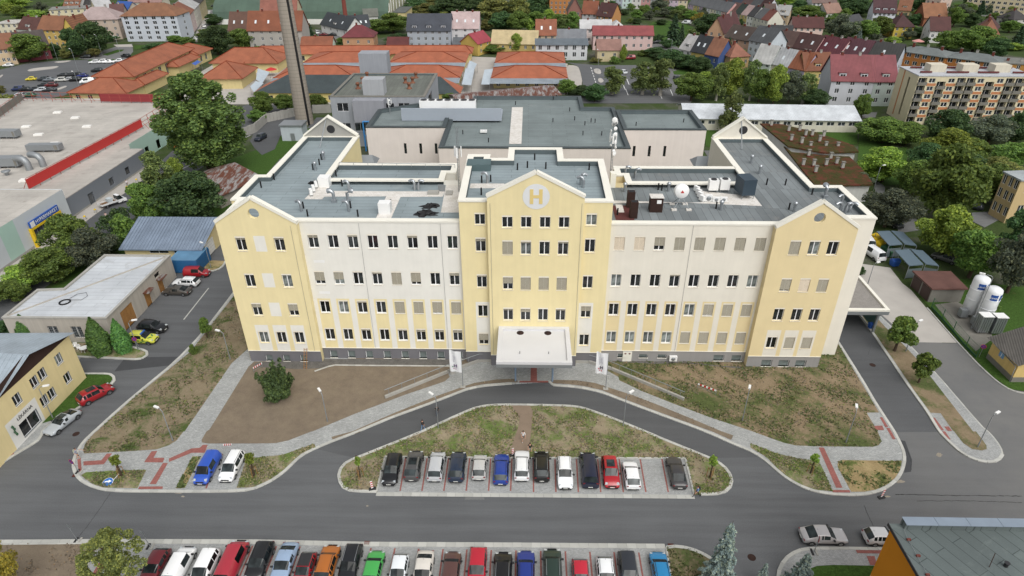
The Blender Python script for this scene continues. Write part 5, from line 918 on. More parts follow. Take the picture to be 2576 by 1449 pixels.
# slate fronted low building with yellow wall below the market
FB = thing('market_front_hall','low yellow building with slate grey front roof below the market','market hall',(-45,205,0));a_,b_ = un(1,0,930,3.2),un(1,760,938,3.2);a_.z = b_.z = 0;b_.y = a_.y;b_.x += 14
mb = MB();facade(mb,a_,X,b_.x-a_.x,-.3,3.2,[(i*7+3,i*7+5.4,.7,2.2) for i in range(int((b_.x-a_.x)/7))]);mb.build('wall',wallm('#e3d28a',.85),FB)
for i in range(int((b_.x-a_.x)/7)): p = a_+X*(i*7+3)+Vector((0,.14,.7))-off(FB);link('window',wmesh(2.4,1.5,'house'),FB,tuple(p))
MB().add([(a_.x-1,a_.y-.6,3.1),(b_.x+1,a_.y-.6,3.1),(b_.x-2,a_.y+7,7.4),(a_.x+9,a_.y+7,7.4)],[(0,1,2,3)]).add([(a_.x-1,a_.y-.6,3.1),(a_.x+9,a_.y+7,7.4),(a_.x-1,a_.y+12,3.1)],[(0,1,2)],1).build('roof',[M['darkseam'],M['tileO']],FB)
FB2 = thing('market_front_hall','low yellow building with slate grey front roof right of the grey plant building','market hall',(22,215,0));a_,b_ = un(1,1838,938,3.2),un(1,2040,940,3.2);a_.z = b_.z = 0
mb = MB();facade(mb,a_,X,b_.x-a_.x,-.3,3.2,[(1,4,.7,2.2)]);facade(mb,b_,Vector((0,1,0)),8,-.3,3.2);mb.build('wall',wallm('#e3d28a',.85),FB2);p = a_+X*1+Vector((0,.14,.7))-off(FB2);link('window',wmesh(3,1.5,'house'),FB2,tuple(p))
MB().add([(a_.x-1,a_.y-.6,3.1),(b_.x+.6,a_.y-.6,3.1),(a_.x,a_.y+7,7.0),(a_.x-1,a_.y+7,7.0)],[(0,1,2,3)]).add([(b_.x+.6,a_.y-.6,3.1),(b_.x+.6,a_.y+9,3.1),(a_.x,a_.y+7,7.0)],[(0,1,2)],1).build('roof',[M['darkseam'],M['tileO']],FB2)
# big L shaped market house along the car park
def wing(label,rc,A_,B_,h,d,rh,ins,**kw): return hip_hall(label,rc,A_,B_,h,d,rh,ins=ins,rm='tileO2',**kw)
wing('orange hipped end wing of the long market house by the hypermarket',0,(668,937),(1272,942),3.2,15,3.4,8,wins=(1,5)); 
wing('long orange roofed market house running along the car park',0,(1345,775),(1960,490),5.5,15,3.6,6,wins=(1,9));wing('orange lean-to roof arcade along the long market house',0,(1455,855),(1700,742),3.4,6,1.8,2,wins=(0,1));wing('orange lean-to roof arcade at the far end of the long market house',0,(1800,675),(2020,575),3.4,6,1.8,2,wins=(0,1));wing('far orange hipped head building of the long market house',0,(2000,553),(2145,490),4,16,3,4,wins=(1,3))
wing('orange market roof left of the chimney behind the poplar',0,(2100,640),(2800,640),3.6,16,4.5,8,wins=(0,1));wing('orange market roof half hidden by the poplar',0,(1990,800),(2440,795),3.6,18,4.5,8,wins=(0,1))
# --- grey plant building with roof huts
GU = thing('plant_building','grey plant building with brown roof vents and blue steel stair frame','building',(-30,185,0));zg = 13.6
a_,b_ = un(1,740,968,zg),un(1,1700,968,zg);yb = un(1,985,735,zg).y;a_.z = b_.z = 0;b_.y = a_.y;mb = MB();wn = [(1.6+i*4.1,4.6+i*4.1,z,z+2.2) for i in range(8) for z in (4.2,9.6)]
Wg = b_.x-a_.x;facade(mb,a_,X,Wg,-1,zg,[q for q in wn if q[1] < Wg-1]);facade(mb,b_,Vector((0,1,0)),yb-a_.y,-1,zg,[(6,14,4,12)]);facade(mb,Vector((b_.x,yb,0)),-X,Wg,-1,zg);facade(mb,Vector((a_.x,yb,0)),Vector((0,-1,0)),yb-a_.y,-1,zg);mb.build('wall',wallm('#a9adb3',.75,.12),GU)
for q in wn:
    if q[1] < Wg-1: p = a_+X*q[0]+Vector((0,.15,q[2]))-off(GU);link('window',wmesh(3,2.2,'house'),GU,tuple(p))
MB().box(b_.x-.3,b_.x-.25,a_.y+6,a_.y+14,4,12).build('glazing',M['glass_house'],GU)
dk = flat_roof([(a_.x,a_.y),(b_.x,a_.y),(b_.x,yb),(a_.x,yb)],zg-.5,zg,.7,M['roofU'],M['concrete_dark'],GU)
p = un(1,1200,960,zg-.5);MB().box(p.x-3.2,p.x+2.4,p.y,p.y+4,zg-.5,zg+3.6).build('roof_hut',wallm('#b4b7bb',.75,.1),GU);p = un(1,1180,730,zg-.5);MB().box(p.x-4,p.x+4.5,p.y,p.y+5,zg-1,zg+5).build('roof_hut',wallm('#a5a9b0',.75,.1),GU)
MB().box(a_.x+6.6,a_.x+14.8,a_.y-3,a_.y-.01,7.5,13.2).build('stair_tower',wallm('#a1a3aa',.75,.1),GU)
for x,y in ((1120,785),(1075,838),(1138,838),(1610,785),(1505,835),(1577,835),(1543,893),(1028,893)):
    p = un(1,x,y,zg-.5);tag(MB().lathe((p.x,p.y,zg-.5),[(.75,0),(.75,.25),(.4,.3),(.4,1.1),(.6,1.2),(.5,1.7),(.1,1.8)],10).build('roof_ventilator',simple('terracotta',hx('#8a5a42',.7),.8),None),'brown mushroom ventilator on the grey plant building roof','vent','brown ventilators on the plant building')
mb = MB();a2 = un(1,965,1200,8); 
for x in (0,6): mb.tube([(a_.x+9+x,a_.y-4,0),(a_.x+9+x,a_.y-4,8)],.22,6)
mb.tube([(a_.x+9,a_.y-4,8),(a_.x+17,a_.y-4,8)],.22,6);mb.tube([(a_.x+9,a_.y-4,4),(a_.x+15,a_.y-4,7.8)],.12,6);mb.build('stair_frame',simple('bluesteel',hx('#3f8fd0',.8),.5),GU)
# --- chimney stack
CH = thing('chimney_stack','very tall tapering concrete chimney with dark cable ladder','chimney',(-67.8,194,0));cc = Vector((-67.8,194,0));prof = [(2.6-.018*z,z) for z in range(0,63,3)]
MB().lathe(cc,prof,28).build('shaft',M['chim'],CH);mb = MB()
for z in range(1,60,1): mb.lathe((cc.x,cc.y,z),[(2.62-.018*z,0),(2.64-.018*z,.05),(2.62-.018*z,.1)],28)
mb.build('hoop',mat('hoopm',hx('#8f867a',.75),.9,.1),CH);mb = MB()
for s_ in (.75,): mb.tube([(cc.x+math.sin(s_)*(2.7-.018*z),cc.y-math.cos(s_)*(2.7-.018*z),z) for z in range(0,60,4)],.32,6)
mb.build('cable_duct',M['black'],CH)
# --- small white hut, boundary wall
hut = thing('transformer_hut','small pale blue hut at the foot of the chimney','hut',(-63,177,0));p = un(1,375,1420);MB().box(p.x-3,p.x+3,p.y,p.y+4.5,0,4.2).build('wall',wallm('#c3ccd2',.8),hut);MB().box(p.x-3.3,p.x+3.3,p.y-.3,p.y+4.8,4.2,4.6).build('roof',M['galv'],hut);MB().box(p.x-.5,p.x+.7,p.y-.05,p.y-.004,.1,2.2).build('door',M['galv'],hut)
bw = thing('boundary_wall','long curved pale concrete wall beside the chimney','wall',(-80,180,0));Q = [un(1,x,y,0) for x,y in ((-150,1390),(0,1330),(110,1230),(250,1200),(410,1165))]
for i,(a_,b_) in enumerate(zip(Q,Q[1:])):
    for k in range(4): q0,q1 = a_+(b_-a_)*k/4,a_+(b_-a_)*(k+1)/4;MB().obox((q0+q1)/2,q1-q0,(q1-q0).length-.05,.25,0,2.6-.1*(k % 2)).build('panel',M['concrete'],bw)
bw2 = thing('boundary_wall','straight concrete wall section right of the chimney foot','wall',(-55,200,0));Q = [un(1,x,y,0) for x,y in ((575,1140),(760,1135))];MB().obox((Q[0]+Q[1])/2,Q[1]-Q[0],(Q[1]-Q[0]).length,.25,0,2.6).build('panel',M['concrete'],bw2)
# --- rusty sheds and long white roofed shed
def shed(label,rc,L,R,h,d,rh,rm,wall,name='shed',wins=(1,0),asym=.5):
    A,B = un(rc,*L,h),un(rc,*R,h);A.z = B.z = 0;u = (B-A).normalized();W = (B-A).length;n = Vector((u.y,-u.x,0));bk = -n;t = thing(name,label,'shed',(A+B)/2+bk*d/2);mb = MB();hs = [((j+.15)*W/wins[1],(j+.8)*W/wins[1],h*.5,h*.82) for j in range(wins[1])]
    facade(mb,A,u,W,-.4,h,hs);facade(mb,B,bk,d,-.4,h);facade(mb,A+bk*d,n,d,-.4,h);facade(mb,B+bk*d,-u,W,-.4,h);mb.add([B+UZ*h,B+bk*d+UZ*h,B+bk*d*asym+UZ*(h+rh)],[(0,1,2)]);mb.add([A+bk*d+UZ*h,A+UZ*h,A+bk*d*asym+UZ*(h+rh)],[(0,1,2)]);mb.build('wall',wallm(wall,.82,.08),t)
    for a,b,c,e in hs: p = A+u*a+bk*.12-off(t);link('window',wmesh(round(b-a,1),round(e-c,1),'house'),t,(p.x,p.y,c),math.atan2(u.y,u.x))
    e = .6;k = rh/(d*asym);r0,r1 = A+bk*d*asym-u*e+UZ*(h+rh),B+bk*d*asym+u*e+UZ*(h+rh);a0,b0 = A+n*e-u*e+UZ*(h-k*e),B+n*e+u*e+UZ*(h-k*e);k2 = rh/(d*(1-asym));a1,b1 = A+bk*(d+e)-u*e+UZ*(h-k2*e),B+bk*(d+e)+u*e+UZ*(h-k2*e);up = UZ*.15
    MB().add([a0,b0,r1,r0,a0+up,b0+up,r1+up,r0+up,a1,b1,a1+up,b1+up],[(4,5,6,7),(7,6,11,10),(0,1,5,4),(1,2,6,5),(3,0,4,7),(2,9,11,6),(8,3,7,10),(9,8,10,11)]).build('roof',M[rm],t);return t
shed('long low shed with pale corrugated roof and rows of windows behind the right wing',2,(1750,1185),(3495,1210),3.5,14,2.2,'corr','#d9d5c4',wins=(1,16));shed('shed with badly rusted metal roof behind the pavilion',1,(2050,1050),(3055,950),5,12,1.2,'rustroof','#b5b0a5')
shed('rusty corrugated shed roof beside the dark round tree',10,(2200,520),(2600,330),3,14,2.2,'rustroof','#9a948a')
# --- low moss roofed building
ML = thing('moss_roofed_building','low white building with mossy red roof and many stub chimneys','building',(60,140,0))
for i,(rc,P,z) in enumerate(((3,[(0,1240),(390,1290),(560,1400),(850,1449),(830,1600),(0,1400)],4),)):
    pass
for nm,pts,z in (('roof',[(3,(-80,1240)),(3,(150,1250)),(3,(480,1330)),(3,(860,1460)),(13,(915,75)),(13,(560,85)),(13,(200,20))],5.2),('roof',[(13,(160,20)),(13,(240,80)),(13,(560,110)),(13,(820,125)),(13,(940,240)),(13,(1010,325)),(13,(1060,405)),(13,(480,420)),(13,(330,240))],4.4)):
    P = [un(rc,*q,z) for rc,q in pts];MB().prism(P,z-.35,z).build(nm,M['moss'],ML);c0 = sum(P,Vector())/len(P);MB().prism([c0+(p-c0)*.94 for p in P],-.5,z-.34).build('wall',wallm('#dcdcd8',.8,.1),ML)
for rc,x,y,z in ((3,30,1270,5.2),(3,205,1325,5.2),(3,315,1320,5.2),(3,375,1370,5.2),(3,440,1370,5.2),(3,555,1380,5.2),(3,230,1420,5.2),(3,335,1449,5.2),(3,515,1430,5.2),(13,405,125,4.4),(13,420,45,4.4),(13,350,220,4.4),(13,455,225,4.4),(13,580,220,4.4),(13,625,155,4.4),(13,685,205,4.4),(13,745,250,4.4),(13,475,290,4.4),(13,695,50,4.4),(13,575,45,4.4)):
    p = un(rc,x,y,z);mb = MB().obox(p,X,.6,.55,z-.1,z+1.5,0);mb.obox(p,X,.75,.7,z-.05,z+.3,2);mb.obox(p,X,.85,.8,z+1.65,z+1.75,1);mb.obox(p,X,.2,.2,z+1.49,z+1.66,1);mb.build('chimney',[M['concrete'],M['concrete_dark'],M['brick']],ML)
# --- grey flat roofed garage
GA = thing('garage_building','whitewashed garage with pale flat roof and wooden doors','garage',(-72,90,0));zg = 4.5
g1,g2,g3,g4 = un(20,1075,302,zg),un(10,1700,1115,zg),un(10,1050,1110,zg),un(20,15,295,zg);g1.x = g2.x = (g1.x+g2.x)/2
gi = [(g1.x,g1.y),(g2.x,g2.y),(g3.x,g2.y),(g3.x,un(10,600,1449,zg).y),(g4.x,un(20,380,10,zg).y),(g4.x,g1.y)]
mb = MB();Wf = g1.x-g4.x;facade(mb,Vector((g4.x,g1.y,0)),X,Wf,-.4,zg,[(Wf-9.6,Wf-8.1,.8,2.9),(Wf-6,Wf-4.4,.8,2.9)]);Ws = g2.y-g1.y;facade(mb,Vector((g1.x,g1.y,0)),Vector((0,1,0)),Ws,-.4,zg,[(3.2,6.6,0,3.3),(10.0,11.6,0,2.6),(14.4,16,0,2.6),(14.2,15.8,3,3.8)])
mb.prism([Vector((p[0],p[1],0)) for p in gi[1:]],-.4,zg,0,False);mb.build('wall',wallm('#b9b3aa',.85,.14),GA);flat_roof(gi,zg-.25,zg,.35,M['roofW'],M['concrete'],GA,innerm='concrete')
for a,b in ((Wf-9.6,Wf-8.1),(Wf-6,Wf-4.4)):
    p = Vector((g4.x+a,g1.y+.15,.8))-off(GA);o_ = link('window',wmesh(b-a,2.1,'house'),GA,tuple(p));gr = MB()
    for i in range(5): gr.box(.1+i*.3,.14+i*.3,-.1,-.06,0,2.1)
    for i in range(5): gr.box(0,b-a,-.1,-.06,.2+i*.42,.24+i*.42)
    link('grille',gr.mesh('grille',M['galv']),o_)
for a,b,hh in ((3.2,6.6,3.3),(10.0,11.6,2.6),(14.4,16,2.6)):
    n_ = 4 if b-a > 2 else 2
    dd = MB().box(g1.x-.16,g1.x-.12,g1.y+a,g1.y+b,0,hh).build('door',M['wood_dk'],GA)
    for i in range(n_): w2 = (b-a)/n_;MB().box(g1.x-.12,g1.x-.08,g1.y+a+i*w2+.03,g1.y+a+(i+1)*w2-.03,.05,hh-.05).build('door_board',M['wood'],dd)
for y in (10.8,15.2): MB().box(g1.x,g1.x+1.0,g1.y+y-1,g1.y+y+1,2.75,2.85).build('door_canopy',M['rustroof'],GA)
# --- yellow building with blue standing-seam roof
BR = thing('ambulance_garage','cream garage with blue standing seam metal roof','garage',(-72,112,0));zb = 3.05
A,B = un(10,1240,1040,zb),un(10,2015,1045,zb);A.z = B.z = 0;A.y = B.y;d = un(10,2190,800,4.2).y-B.y+5
mb = MB();W = B.x-A.x;facade(mb,A,X,W,-.4,zb,[(W-9.8,W-6.2,1.8,2.7),(W-5.2,W-1.6,1.8,2.7)]);facade(mb,B,Vector((0,1,0)),d,-.4,zb,[(1.6,5.4,0,2.9),(8.4,12.2,0,2.9)]);facade(mb,B+Vector((0,d,0)),-X,W,-.4,zb);facade(mb,A+Vector((0,d,0)),Vector((0,-1,0)),d,-.4,zb)
mb.add([B+UZ*zb,B+Vector((0,d,zb)),B+Vector((0,d*.62,zb+2.4))],[(0,1,2)]);mb.build('wall',wallm('#e0cf9f',.85,.05),BR)
e = .6;r0,r1 = A+Vector((-e,d*.62,zb+2.5)),B+Vector((e,d*.62,zb+2.5));MB().add([A+Vector((-e,-e,zb-.12)),B+Vector((e,-e,zb-.12)),r1,r0,A+Vector((-e,d+e,zb-.2)),B+Vector((e,d+e,zb-.2))],[(0,1,2,3),(3,2,5,4)]).add([A+Vector((-e,-e,zb-.35)),B+Vector((e,-e,zb-.35)),B+Vector((e,-e,zb-.12)),A+Vector((-e,-e,zb-.12))],[(0,1,2,3)]).build('roof',M['seamB'],BR)
sm = MB()
for i in range(int(W/.62)+2): x = A.x-e+i*.62;sm.tube([(x,A.y-e,zb-.1),(x,A.y+d*.62,zb+2.53),(x,A.y+d+e,zb-.18)],.025,4)
sm.build('standing_seam',simple('seamd',hx('#6b7a8f',.62),.45,.3),BR)
for a in (W-9.8,W-5.2): p = A+X*a+Vector((0,.14,1.8))-off(BR);link('window',wmesh(3.6,.9,'house'),BR,tuple(p))
for a in (1.6,8.4): dd = MB().box(B.x-.14,B.x-.1,B.y+a,B.y+a+3.8,0,2.9).build('garage_door',M['galv'],BR);[MB().box(B.x-.1,B.x-.07,B.y+a+.05,B.y+a+3.75,.05+i*.58,.57+i*.58).build('door_panel',M['white'],dd) for i in range(5)]
# --- pharmacy
PH = thing('pharmacy','yellow two storey pharmacy with white metal roof','shop',(-70,62,0));zp = 7.3
c0 = un(20,690,480,zp);f0 = un(20,-10,1115,zp);c0.z = f0.z = 0;u = (c0-f0).normalized();f0 = f0-u*6;W = (c0-f0).length;n = Vector((u.y,-u.x,0));bk = -n
def onwall(rc,x,y):     # position of a sighted point on the street wall
    d = ray(rc,x,y);k = n.dot(f0-Vector((0,0,CAMH)))/n.dot(d);P = Vector((0,0,CAMH))+d*k;return (P-f0).dot(u),P.z
mb = MB();hs = []
for rc,a,b in ((20,(540,685),(640,745)),(20,(385,840),(465,890)),(20,(305,920),(385,970)),(20,(115,1090),(230,1150)),(20,(635,870),(725,935)),(20,(485,1035),(560,1090)),(20,(405,1105),(490,1160))):
    (ua,za),(ub,zb) = onwall(rc,a[0],a[1]),onwall(rc,b[0],b[1]);um = (ua+ub)/2;zm = (za+zb)/2;ww = min(1.8,max(1.2,abs(ub-ua)*.9));hs.append((um-ww/2,um+ww/2,zm-.75,zm+.75))
su0,sz = onwall(20,200,1410);su1,sz1 = onwall(20,320,1270);hs.append((su0,su0+3.2,.4,2.5))
lu,lz = onwall(20,260,1290)
facade(mb,f0,u,W,-.3,zp,hs,[(su0-1.6,su0+3.7,-.3,3.9,1)],0,2,.3);facade(mb,c0,bk,12,-.3,zp);facade(mb,f0+bk*12,n,12,-.3,zp)
mb.build('wall',[wallm('#e2d1a0',.92,.06),M['white'],M['galv']],PH)
for a,b,c_,e_ in hs[:-1]: window(PH,f0,u,a,c_,round(b-a,2),1.5)
a,b,c_,e_ = hs[-1];p = f0+u*a+bk*.25-off(PH);link('shop_window',wmesh(3.2,2.1,'house'),PH,(p.x,p.y,.4),math.atan2(u.y,u.x))
lt = link('lettering',text_mesh('LÉKÁRNA',.62,M['dark']),PH);q = f0+u*(su0+1.5)+n*.03-off(PH);lt.location = (q.x,q.y,3.25);lt.rotation_euler = (rad(90),0,math.atan2(u.y,u.x))
for k,(du,zz) in enumerate(((-1.1,3.1),(-1.1,2.3))):
    q = f0+u*(su0+du)+n*.4-off(PH);mb = MB();mb.box(-.35,.35,-.06,.06,-.12,.12);mb.box(-.12,.12,-.055,.055,-.35,.35);o_ = link('cross_sign',mb.mesh('cross_sign',M['green']),PH,(q.x,q.y,zz),math.atan2(u.y,u.x)+rad(70))
# roof: white metal, the near slope rises from the street eave to a ridge; dark soffit gable
rid = un(20,300,665,zp+.6);A_,B_ = f0,c0;e = .5
apex = f0+u*(W*.42);mb = MB();pz = zp+.1
Pk = [c0+u*e+n*.7+UZ*(pz+.1),un(20,295,668,pz+2.2),un(20,-60,1180,pz-.2),un(20,-500,1150,pz-.2),un(20,-400,640,pz+2.4),un(20,-60,455,pz+.6)]
mb.add([Pk[0],Pk[1],Pk[4],Pk[5]],[(0,1,2,3)],0);mb.add([Pk[1],Pk[2],Pk[3],Pk[4]],[(0,1,2,3)],0);mb.build('roof',M['seamW'],PH)
mb = MB();mb.add([c0+UZ*zp,Pk[1]+bk*.7,f0+UZ*zp],[(0,1,2)]);mb.build('gable_boarding',mat('darkwood',hx('#4a3530',.6),.8,.15),PH)
# --- right: fence compound items and shed, garages, shelters
YS = thing('yellow_shed','small worn yellow shed with grey tiled roof at the right edge','shed',(70,76,0));z = 4.0
a,b = un(23,2190,705,0),un(23,2440,950,0);u = (b-a).normalized();n = Vector((u.y,-u.x,0));L_ = (b-a).length;mb = MB();facade(mb,a,u,L_,-.2,z-.6,[(L_*.62,L_*.62+.6,2.6,3.1)],[(0,L_,-.2,.9,1)]);facade(mb,b,-n,8,-.2,z-.6,(),[(0,8,-.2,.9,1)]);mb.build('wall',[wallm('#d9bd7d',.85,.12),M['concrete_dark']],YS)
MB().add([a+n*.6-u*.6+UZ*(z-.75),b+n*.6+u*.6+UZ*(z-.75),b-n*4+u*.6+UZ*(z+1.2),a-n*4-u*.6+UZ*(z+1.2),b-n*9+u*.6+UZ*(z-.7),a-n*9-u*.6+UZ*(z-.7)],[(0,1,2,3),(3,2,4,5)]).build('roof',ribbed('greytile',hx('#77736d',.6),.28,rad(20),.9,0,None,.5,.05,1),YS)
q = a+u*L_*.42+n*.03;sg = MB().obox(q,u,1.0,.04,1.9,3.0).build('sign',simple('signblue',hx('#6f9fcc',.8),.5),YS);tl = link('lettering',text_mesh('J',.9,M['whitepaint']),sg);q = q+n*.03-off(YS);tl.location = (q.x,q.y,2.45);tl.rotation_euler = (rad(90),0,math.atan2(u.y,u.x))
pp = MB();pp.tube([a+u*.3+n*.12+UZ*2.9,b-u*.2+n*.12+UZ*2.6,b-u*.1+n*.12+UZ*0],.06,6);pp.build('pipe',M['galv'],YS)
GR = thing('garage_pair','pair of low brown garages with rusty flat roofs by the shelters','garage',(68,98,0));P = [un(13,1480,1285,2.8),un(13,1830,1290,2.8),un(13,1990,1449,2.8),un(23,1660,0,2.8)]
MB().prism([Vector((p.x,p.y,0)) for p in (P[0],P[3],P[2],P[1])],-.2,2.6,0,False).build('wall',M['concrete_dark'],GR);rr = MB().prism([Vector((p.x,p.y,0)) for p in offset_poly([tuple(p.xy) for p in (P[0],P[3],P[2],P[1])],[-.3]*4)] ,2.6,2.85).build('roof',mat('redrust',hx('#7d5a52',.6),.9,.25,.5,.1),GR)
for f_ in (.25,.75): q = P[0]+(P[3]-P[0])*f_;u_ = P[3]-P[0];u_.z = 0;nn = Vector((u_.y,-u_.x,0)).normalized();nn = nn if nn.x < 0 else -nn;MB().obox(q+nn*.04,u_,u_.length*.42,.06,0,2.3).build('garage_door',simple('doorbrown',hx('#4a3630',.7),.7),GR)
for lab,rc,pts in (('left rear',13,[(1092,885),(1220,878),(1352,1015),(1218,1025)]),('right rear',13,[(1238,878),(1355,890),(1495,1028),(1375,1012)]),('left front',13,[(1275,1075),(1415,1065),(1562,1218),(1420,1230)]),('right front',13,[(1435,1065),(1555,1078),(1718,1232),(1585,1212)])):
    P = [un(rc,*q,2.6) for q in pts];c_ = sum(P,Vector())/4;t = thing('bicycle_shelter',f'grey metal roofed open shelter, {lab} of the four','shelter',(c_.x,c_.y,0))
    MB().add(P+[p+UZ*.15 for p in P],[(4,7,6,5),(0,4,5,1),(1,5,6,2),(2,6,7,3),(3,7,4,0),(0,1,2,3)]).build('roof',mat('shelt',hx('#7d919f',.62),.5,.05,1,.03,20,.2),t)
    for p in P: MB().tube([(p.x,p.y,0),(p.x,p.y,2.6)],.05,6).build('post',M['galv'],t)
    MB().obox((P[3]+P[2])/2,P[2]-P[3],(P[2]-P[3]).length,.04,.2,2.0).build('screen',simple('shscreen',hx('#8a989c',.5),.2),t)
# --- foreground right corner roof
OB = thing('corner_block','orange and cream block with grey felt roof in the near corner','building',(45,36,0));zo = 13
o1,o2 = un(33,1245,945,zo),un(33,2700,965,zo);x0,y1 = o1.x,o1.y
mb = MB();facade(mb,Vector((x0,y1,0)),Vector((0,-1,0)),30,-1,zo,(),[(0,30,-1,6.2,1),(0,30,6.2,6.6,2)]);facade(mb,Vector((x0+25,y1,0)),-X,25,-1,zo);mb.build('wall',[wallm('#c98324',.9,.02),wallm('#e0d9a5',.9,.02),wallm('#e3a872',.9)],OB)
MB().box(x0-.25,x0+25,y1-30,y1+.1,zo,zo+.16).build('roof',M['roofS'],OB);mb = MB()
for i in range(9): mb.box(x0+.75+i*2.6,x0+.75+i*2.6+2.57,y1-.55,y1+.3,zo+.75,zo+.8)
mb.build('coping',mat('zinc',hx('#a9b7c6',.7),.4,.08,1,.03,18,.4),OB);MB().box(x0+.75,x0+25,y1-.45,y1+.2,zo+.16,zo+.75).build('upstand',M['roofS'],OB);MB().box(x0-.3,x0-.24,y1-30,y1+.15,zo-.1,zo+.2).build('edge_strip',M['dark'],OB)
for x,y in ((1415,1085),(1510,1248),(1605,1440)): p = un(33,x,y,zo+.2);MB().obox(p,X,.3,.15,zo+.16,zo+.32).build('rod_block',M['brick'],OB)
MB().tube([un(33,x,y,zo+.3) for x,y in ((1570,940),(1400,945),(1370,980),(1400,1060),(1500,1240),(1610,1440),(1680,1560))],.015,4).build('lightning_wire',M['galv'],OB)
p = un(33,2225,1360,zo+.2);MB().tube([p,p+Vector((.5,.6,.9))],.03,5).build('vent_rod',M['rustbrown'],OB);p = un(33,2390,1350,zo+.2);MB().lathe(p,[(.16,0),(.16,.35),(.22,.4)],8).build('vent_pipe',M['dark'],OB)
# --- sports hall with vaulted green roof, brick chimney
SH = thing('sports_hall','huge sports hall with curved green roof at the top','sports hall',(-60,420,0));a,b = un(1,300,195,2.5),un(1,1385,150,2.5);a.z = b.z = 0;b.y = a.y;mb = MB();ns = 14
for i in range(ns):
    t0,t1 = math.pi*i/ns,math.pi*(i+1)/ns;Q = [(x,a.y+45-45*math.cos(t),2.5+17*math.sin(t)) for x,t in ((a.x-40,t0),(b.x,t0),(b.x,t1),(a.x-40,t1))];mb.quad(*Q,0)
sv = [(b.x,a.y+45-45*math.cos(math.pi*i/ns),2.5+17*math.sin(math.pi*i/ns)) for i in range(ns+1)];mb.add([(b.x,a.y+45,0)]+sv,[(0,i+1,i+2) for i in range(ns)],1);mb.build('roof',[felt('greenroof',hx('#5d7566',.6),hx('#51675a',.5),3,12,.04),mat('glz',hx('#b9b89a',.7),.5,.2,.5,.1,3)],SH)
MB().box(a.x-40,b.x,a.y-.3,a.y,0,2.6).build('wall',M['white'],SH);mb = MB()
for i in range(1,ns): y = sv[i][1];mb.box(b.x+.02,b.x+.3,y-.2,y+.2,0,sv[i][2])
mb.build('mullion',M['frame'],SH)
AN = house('annex_building','yellow annex with flat dark roof at the end of the sports hall',1,(1375,130),(1500,130),6,22,'flat',0,'#d9c47f','#6a706a',(1,3),(1,5),cat='building',chim=0)
cp = un(1,905,200,4);tag(MB().lathe((cp.x,cp.y,0),[(1.5,0),(1.5,4),(1.2,4.2),(.8,28)],12).build('brick_chimney',M['brick'],None),'slim red brick chimney in front of the sports hall','chimney')
house('workshop','low brown roofed workshop at the foot of the brick chimney',1,(790,160),(1080,160),4,10,'gable',1.5,'#c9c4bb','#9a7a66',(1,4),(0,0),chim=1,cat='workshop');house('workshop','grey roofed white workshop right of the brick chimney',1,(1085,165),(1225,160),5,10,'gable',3,'#d5d5d0','#7a7d70',(1,2),(1,1),chim=0,cat='workshop')
# ================================================================== TREES
LEAF = dict(mid=leafmat('leaf_mid',(0.137,0.223,0.057)),dark=leafmat('leaf_dark',(0.070,0.131,0.053)),light=leafmat('leaf_light',(0.233,0.340,0.069)),birch=leafmat('leaf_birch',(0.164,0.230,0.085)),olive=leafmat('leaf_olive',(0.192,0.215,0.073)),grey=leafmat('leaf_grey',(0.126,0.161,0.114)),
  poplar=leafmat('leaf_poplar',(0.134,0.207,0.065)),spruce=leafmat('leaf_spruce',(0.055,0.105,0.057),.4,.05),blue=leafmat('leaf_blue',(0.204,0.275,0.270),.4,.05),thuja=leafmat('leaf_thuja',(0.070,0.158,0.041),.35,.05),yew=leafmat('leaf_yew',(0.077,0.144,0.053),.45,.05),gold=leafmat('leaf_gold',(0.355,0.328,0.061)))
def leaf_mesh(name,pos,nrm,size,material,elong=1.3):
    n = len(pos);r = RNG.normal(size=(n,3));t = np.cross(nrm,r);t /= np.linalg.norm(t,axis=1)[:,None]+1e-9;b = np.cross(nrm,t);s = (size*RNG.uniform(.6,1.3,n))[:,None]
    v = np.stack([pos-t*s*elong*.5-b*s*.12,pos-b*s*.5+nrm*s*.1,pos+t*s*elong*.5+b*s*.1,pos+b*s*.5-nrm*s*.1],1).reshape(-1,3)
    me = bpy.data.meshes.new(name);me.vertices.add(4*n);me.vertices.foreach_set('co',v.astype(np.float32).ravel());me.loops.add(4*n);me.loops.foreach_set('vertex_index',np.arange(4*n,dtype=np.int32))
    me.polygons.add(n);me.polygons.foreach_set('loop_start',np.arange(0,4*n,4,dtype=np.int32));me.polygons.foreach_set('loop_total',np.full(n,4,np.int32));me.update(calc_edges=True);me.materials.append(material);return me
def unit(a): return a/(np.linalg.norm(a,axis=1)[:,None]+1e-9)
def crown_blobs(blobs,n,up=.35,spread=.9,droop=0.,sqz=.75):
    """leaves on the outer skin of many clumps; blobs: (x, y, z, r)"""
    B = np.array(blobs);wgt = B[:,3]**2;idx = RNG.choice(len(B),n,p=wgt/wgt.sum());d = unit(RNG.normal(size=(n,3)));d[:,2] += .25;d = unit(d);rr = RNG.uniform(.35,1.08,n)**.45
    sq = np.array([1,1,sqz]);pos = B[idx,:3]+d*(B[idx,3]*rr)[:,None]*sq
    if droop: pos[:,2] -= droop*RNG.exponential(1.,n)*np.clip(np.hypot(pos[:,0],pos[:,1]),.3,3)
    nr = unit(d*.7+RNG.normal(size=(n,3))*spread+np.array([0,0,up]));return pos,nr
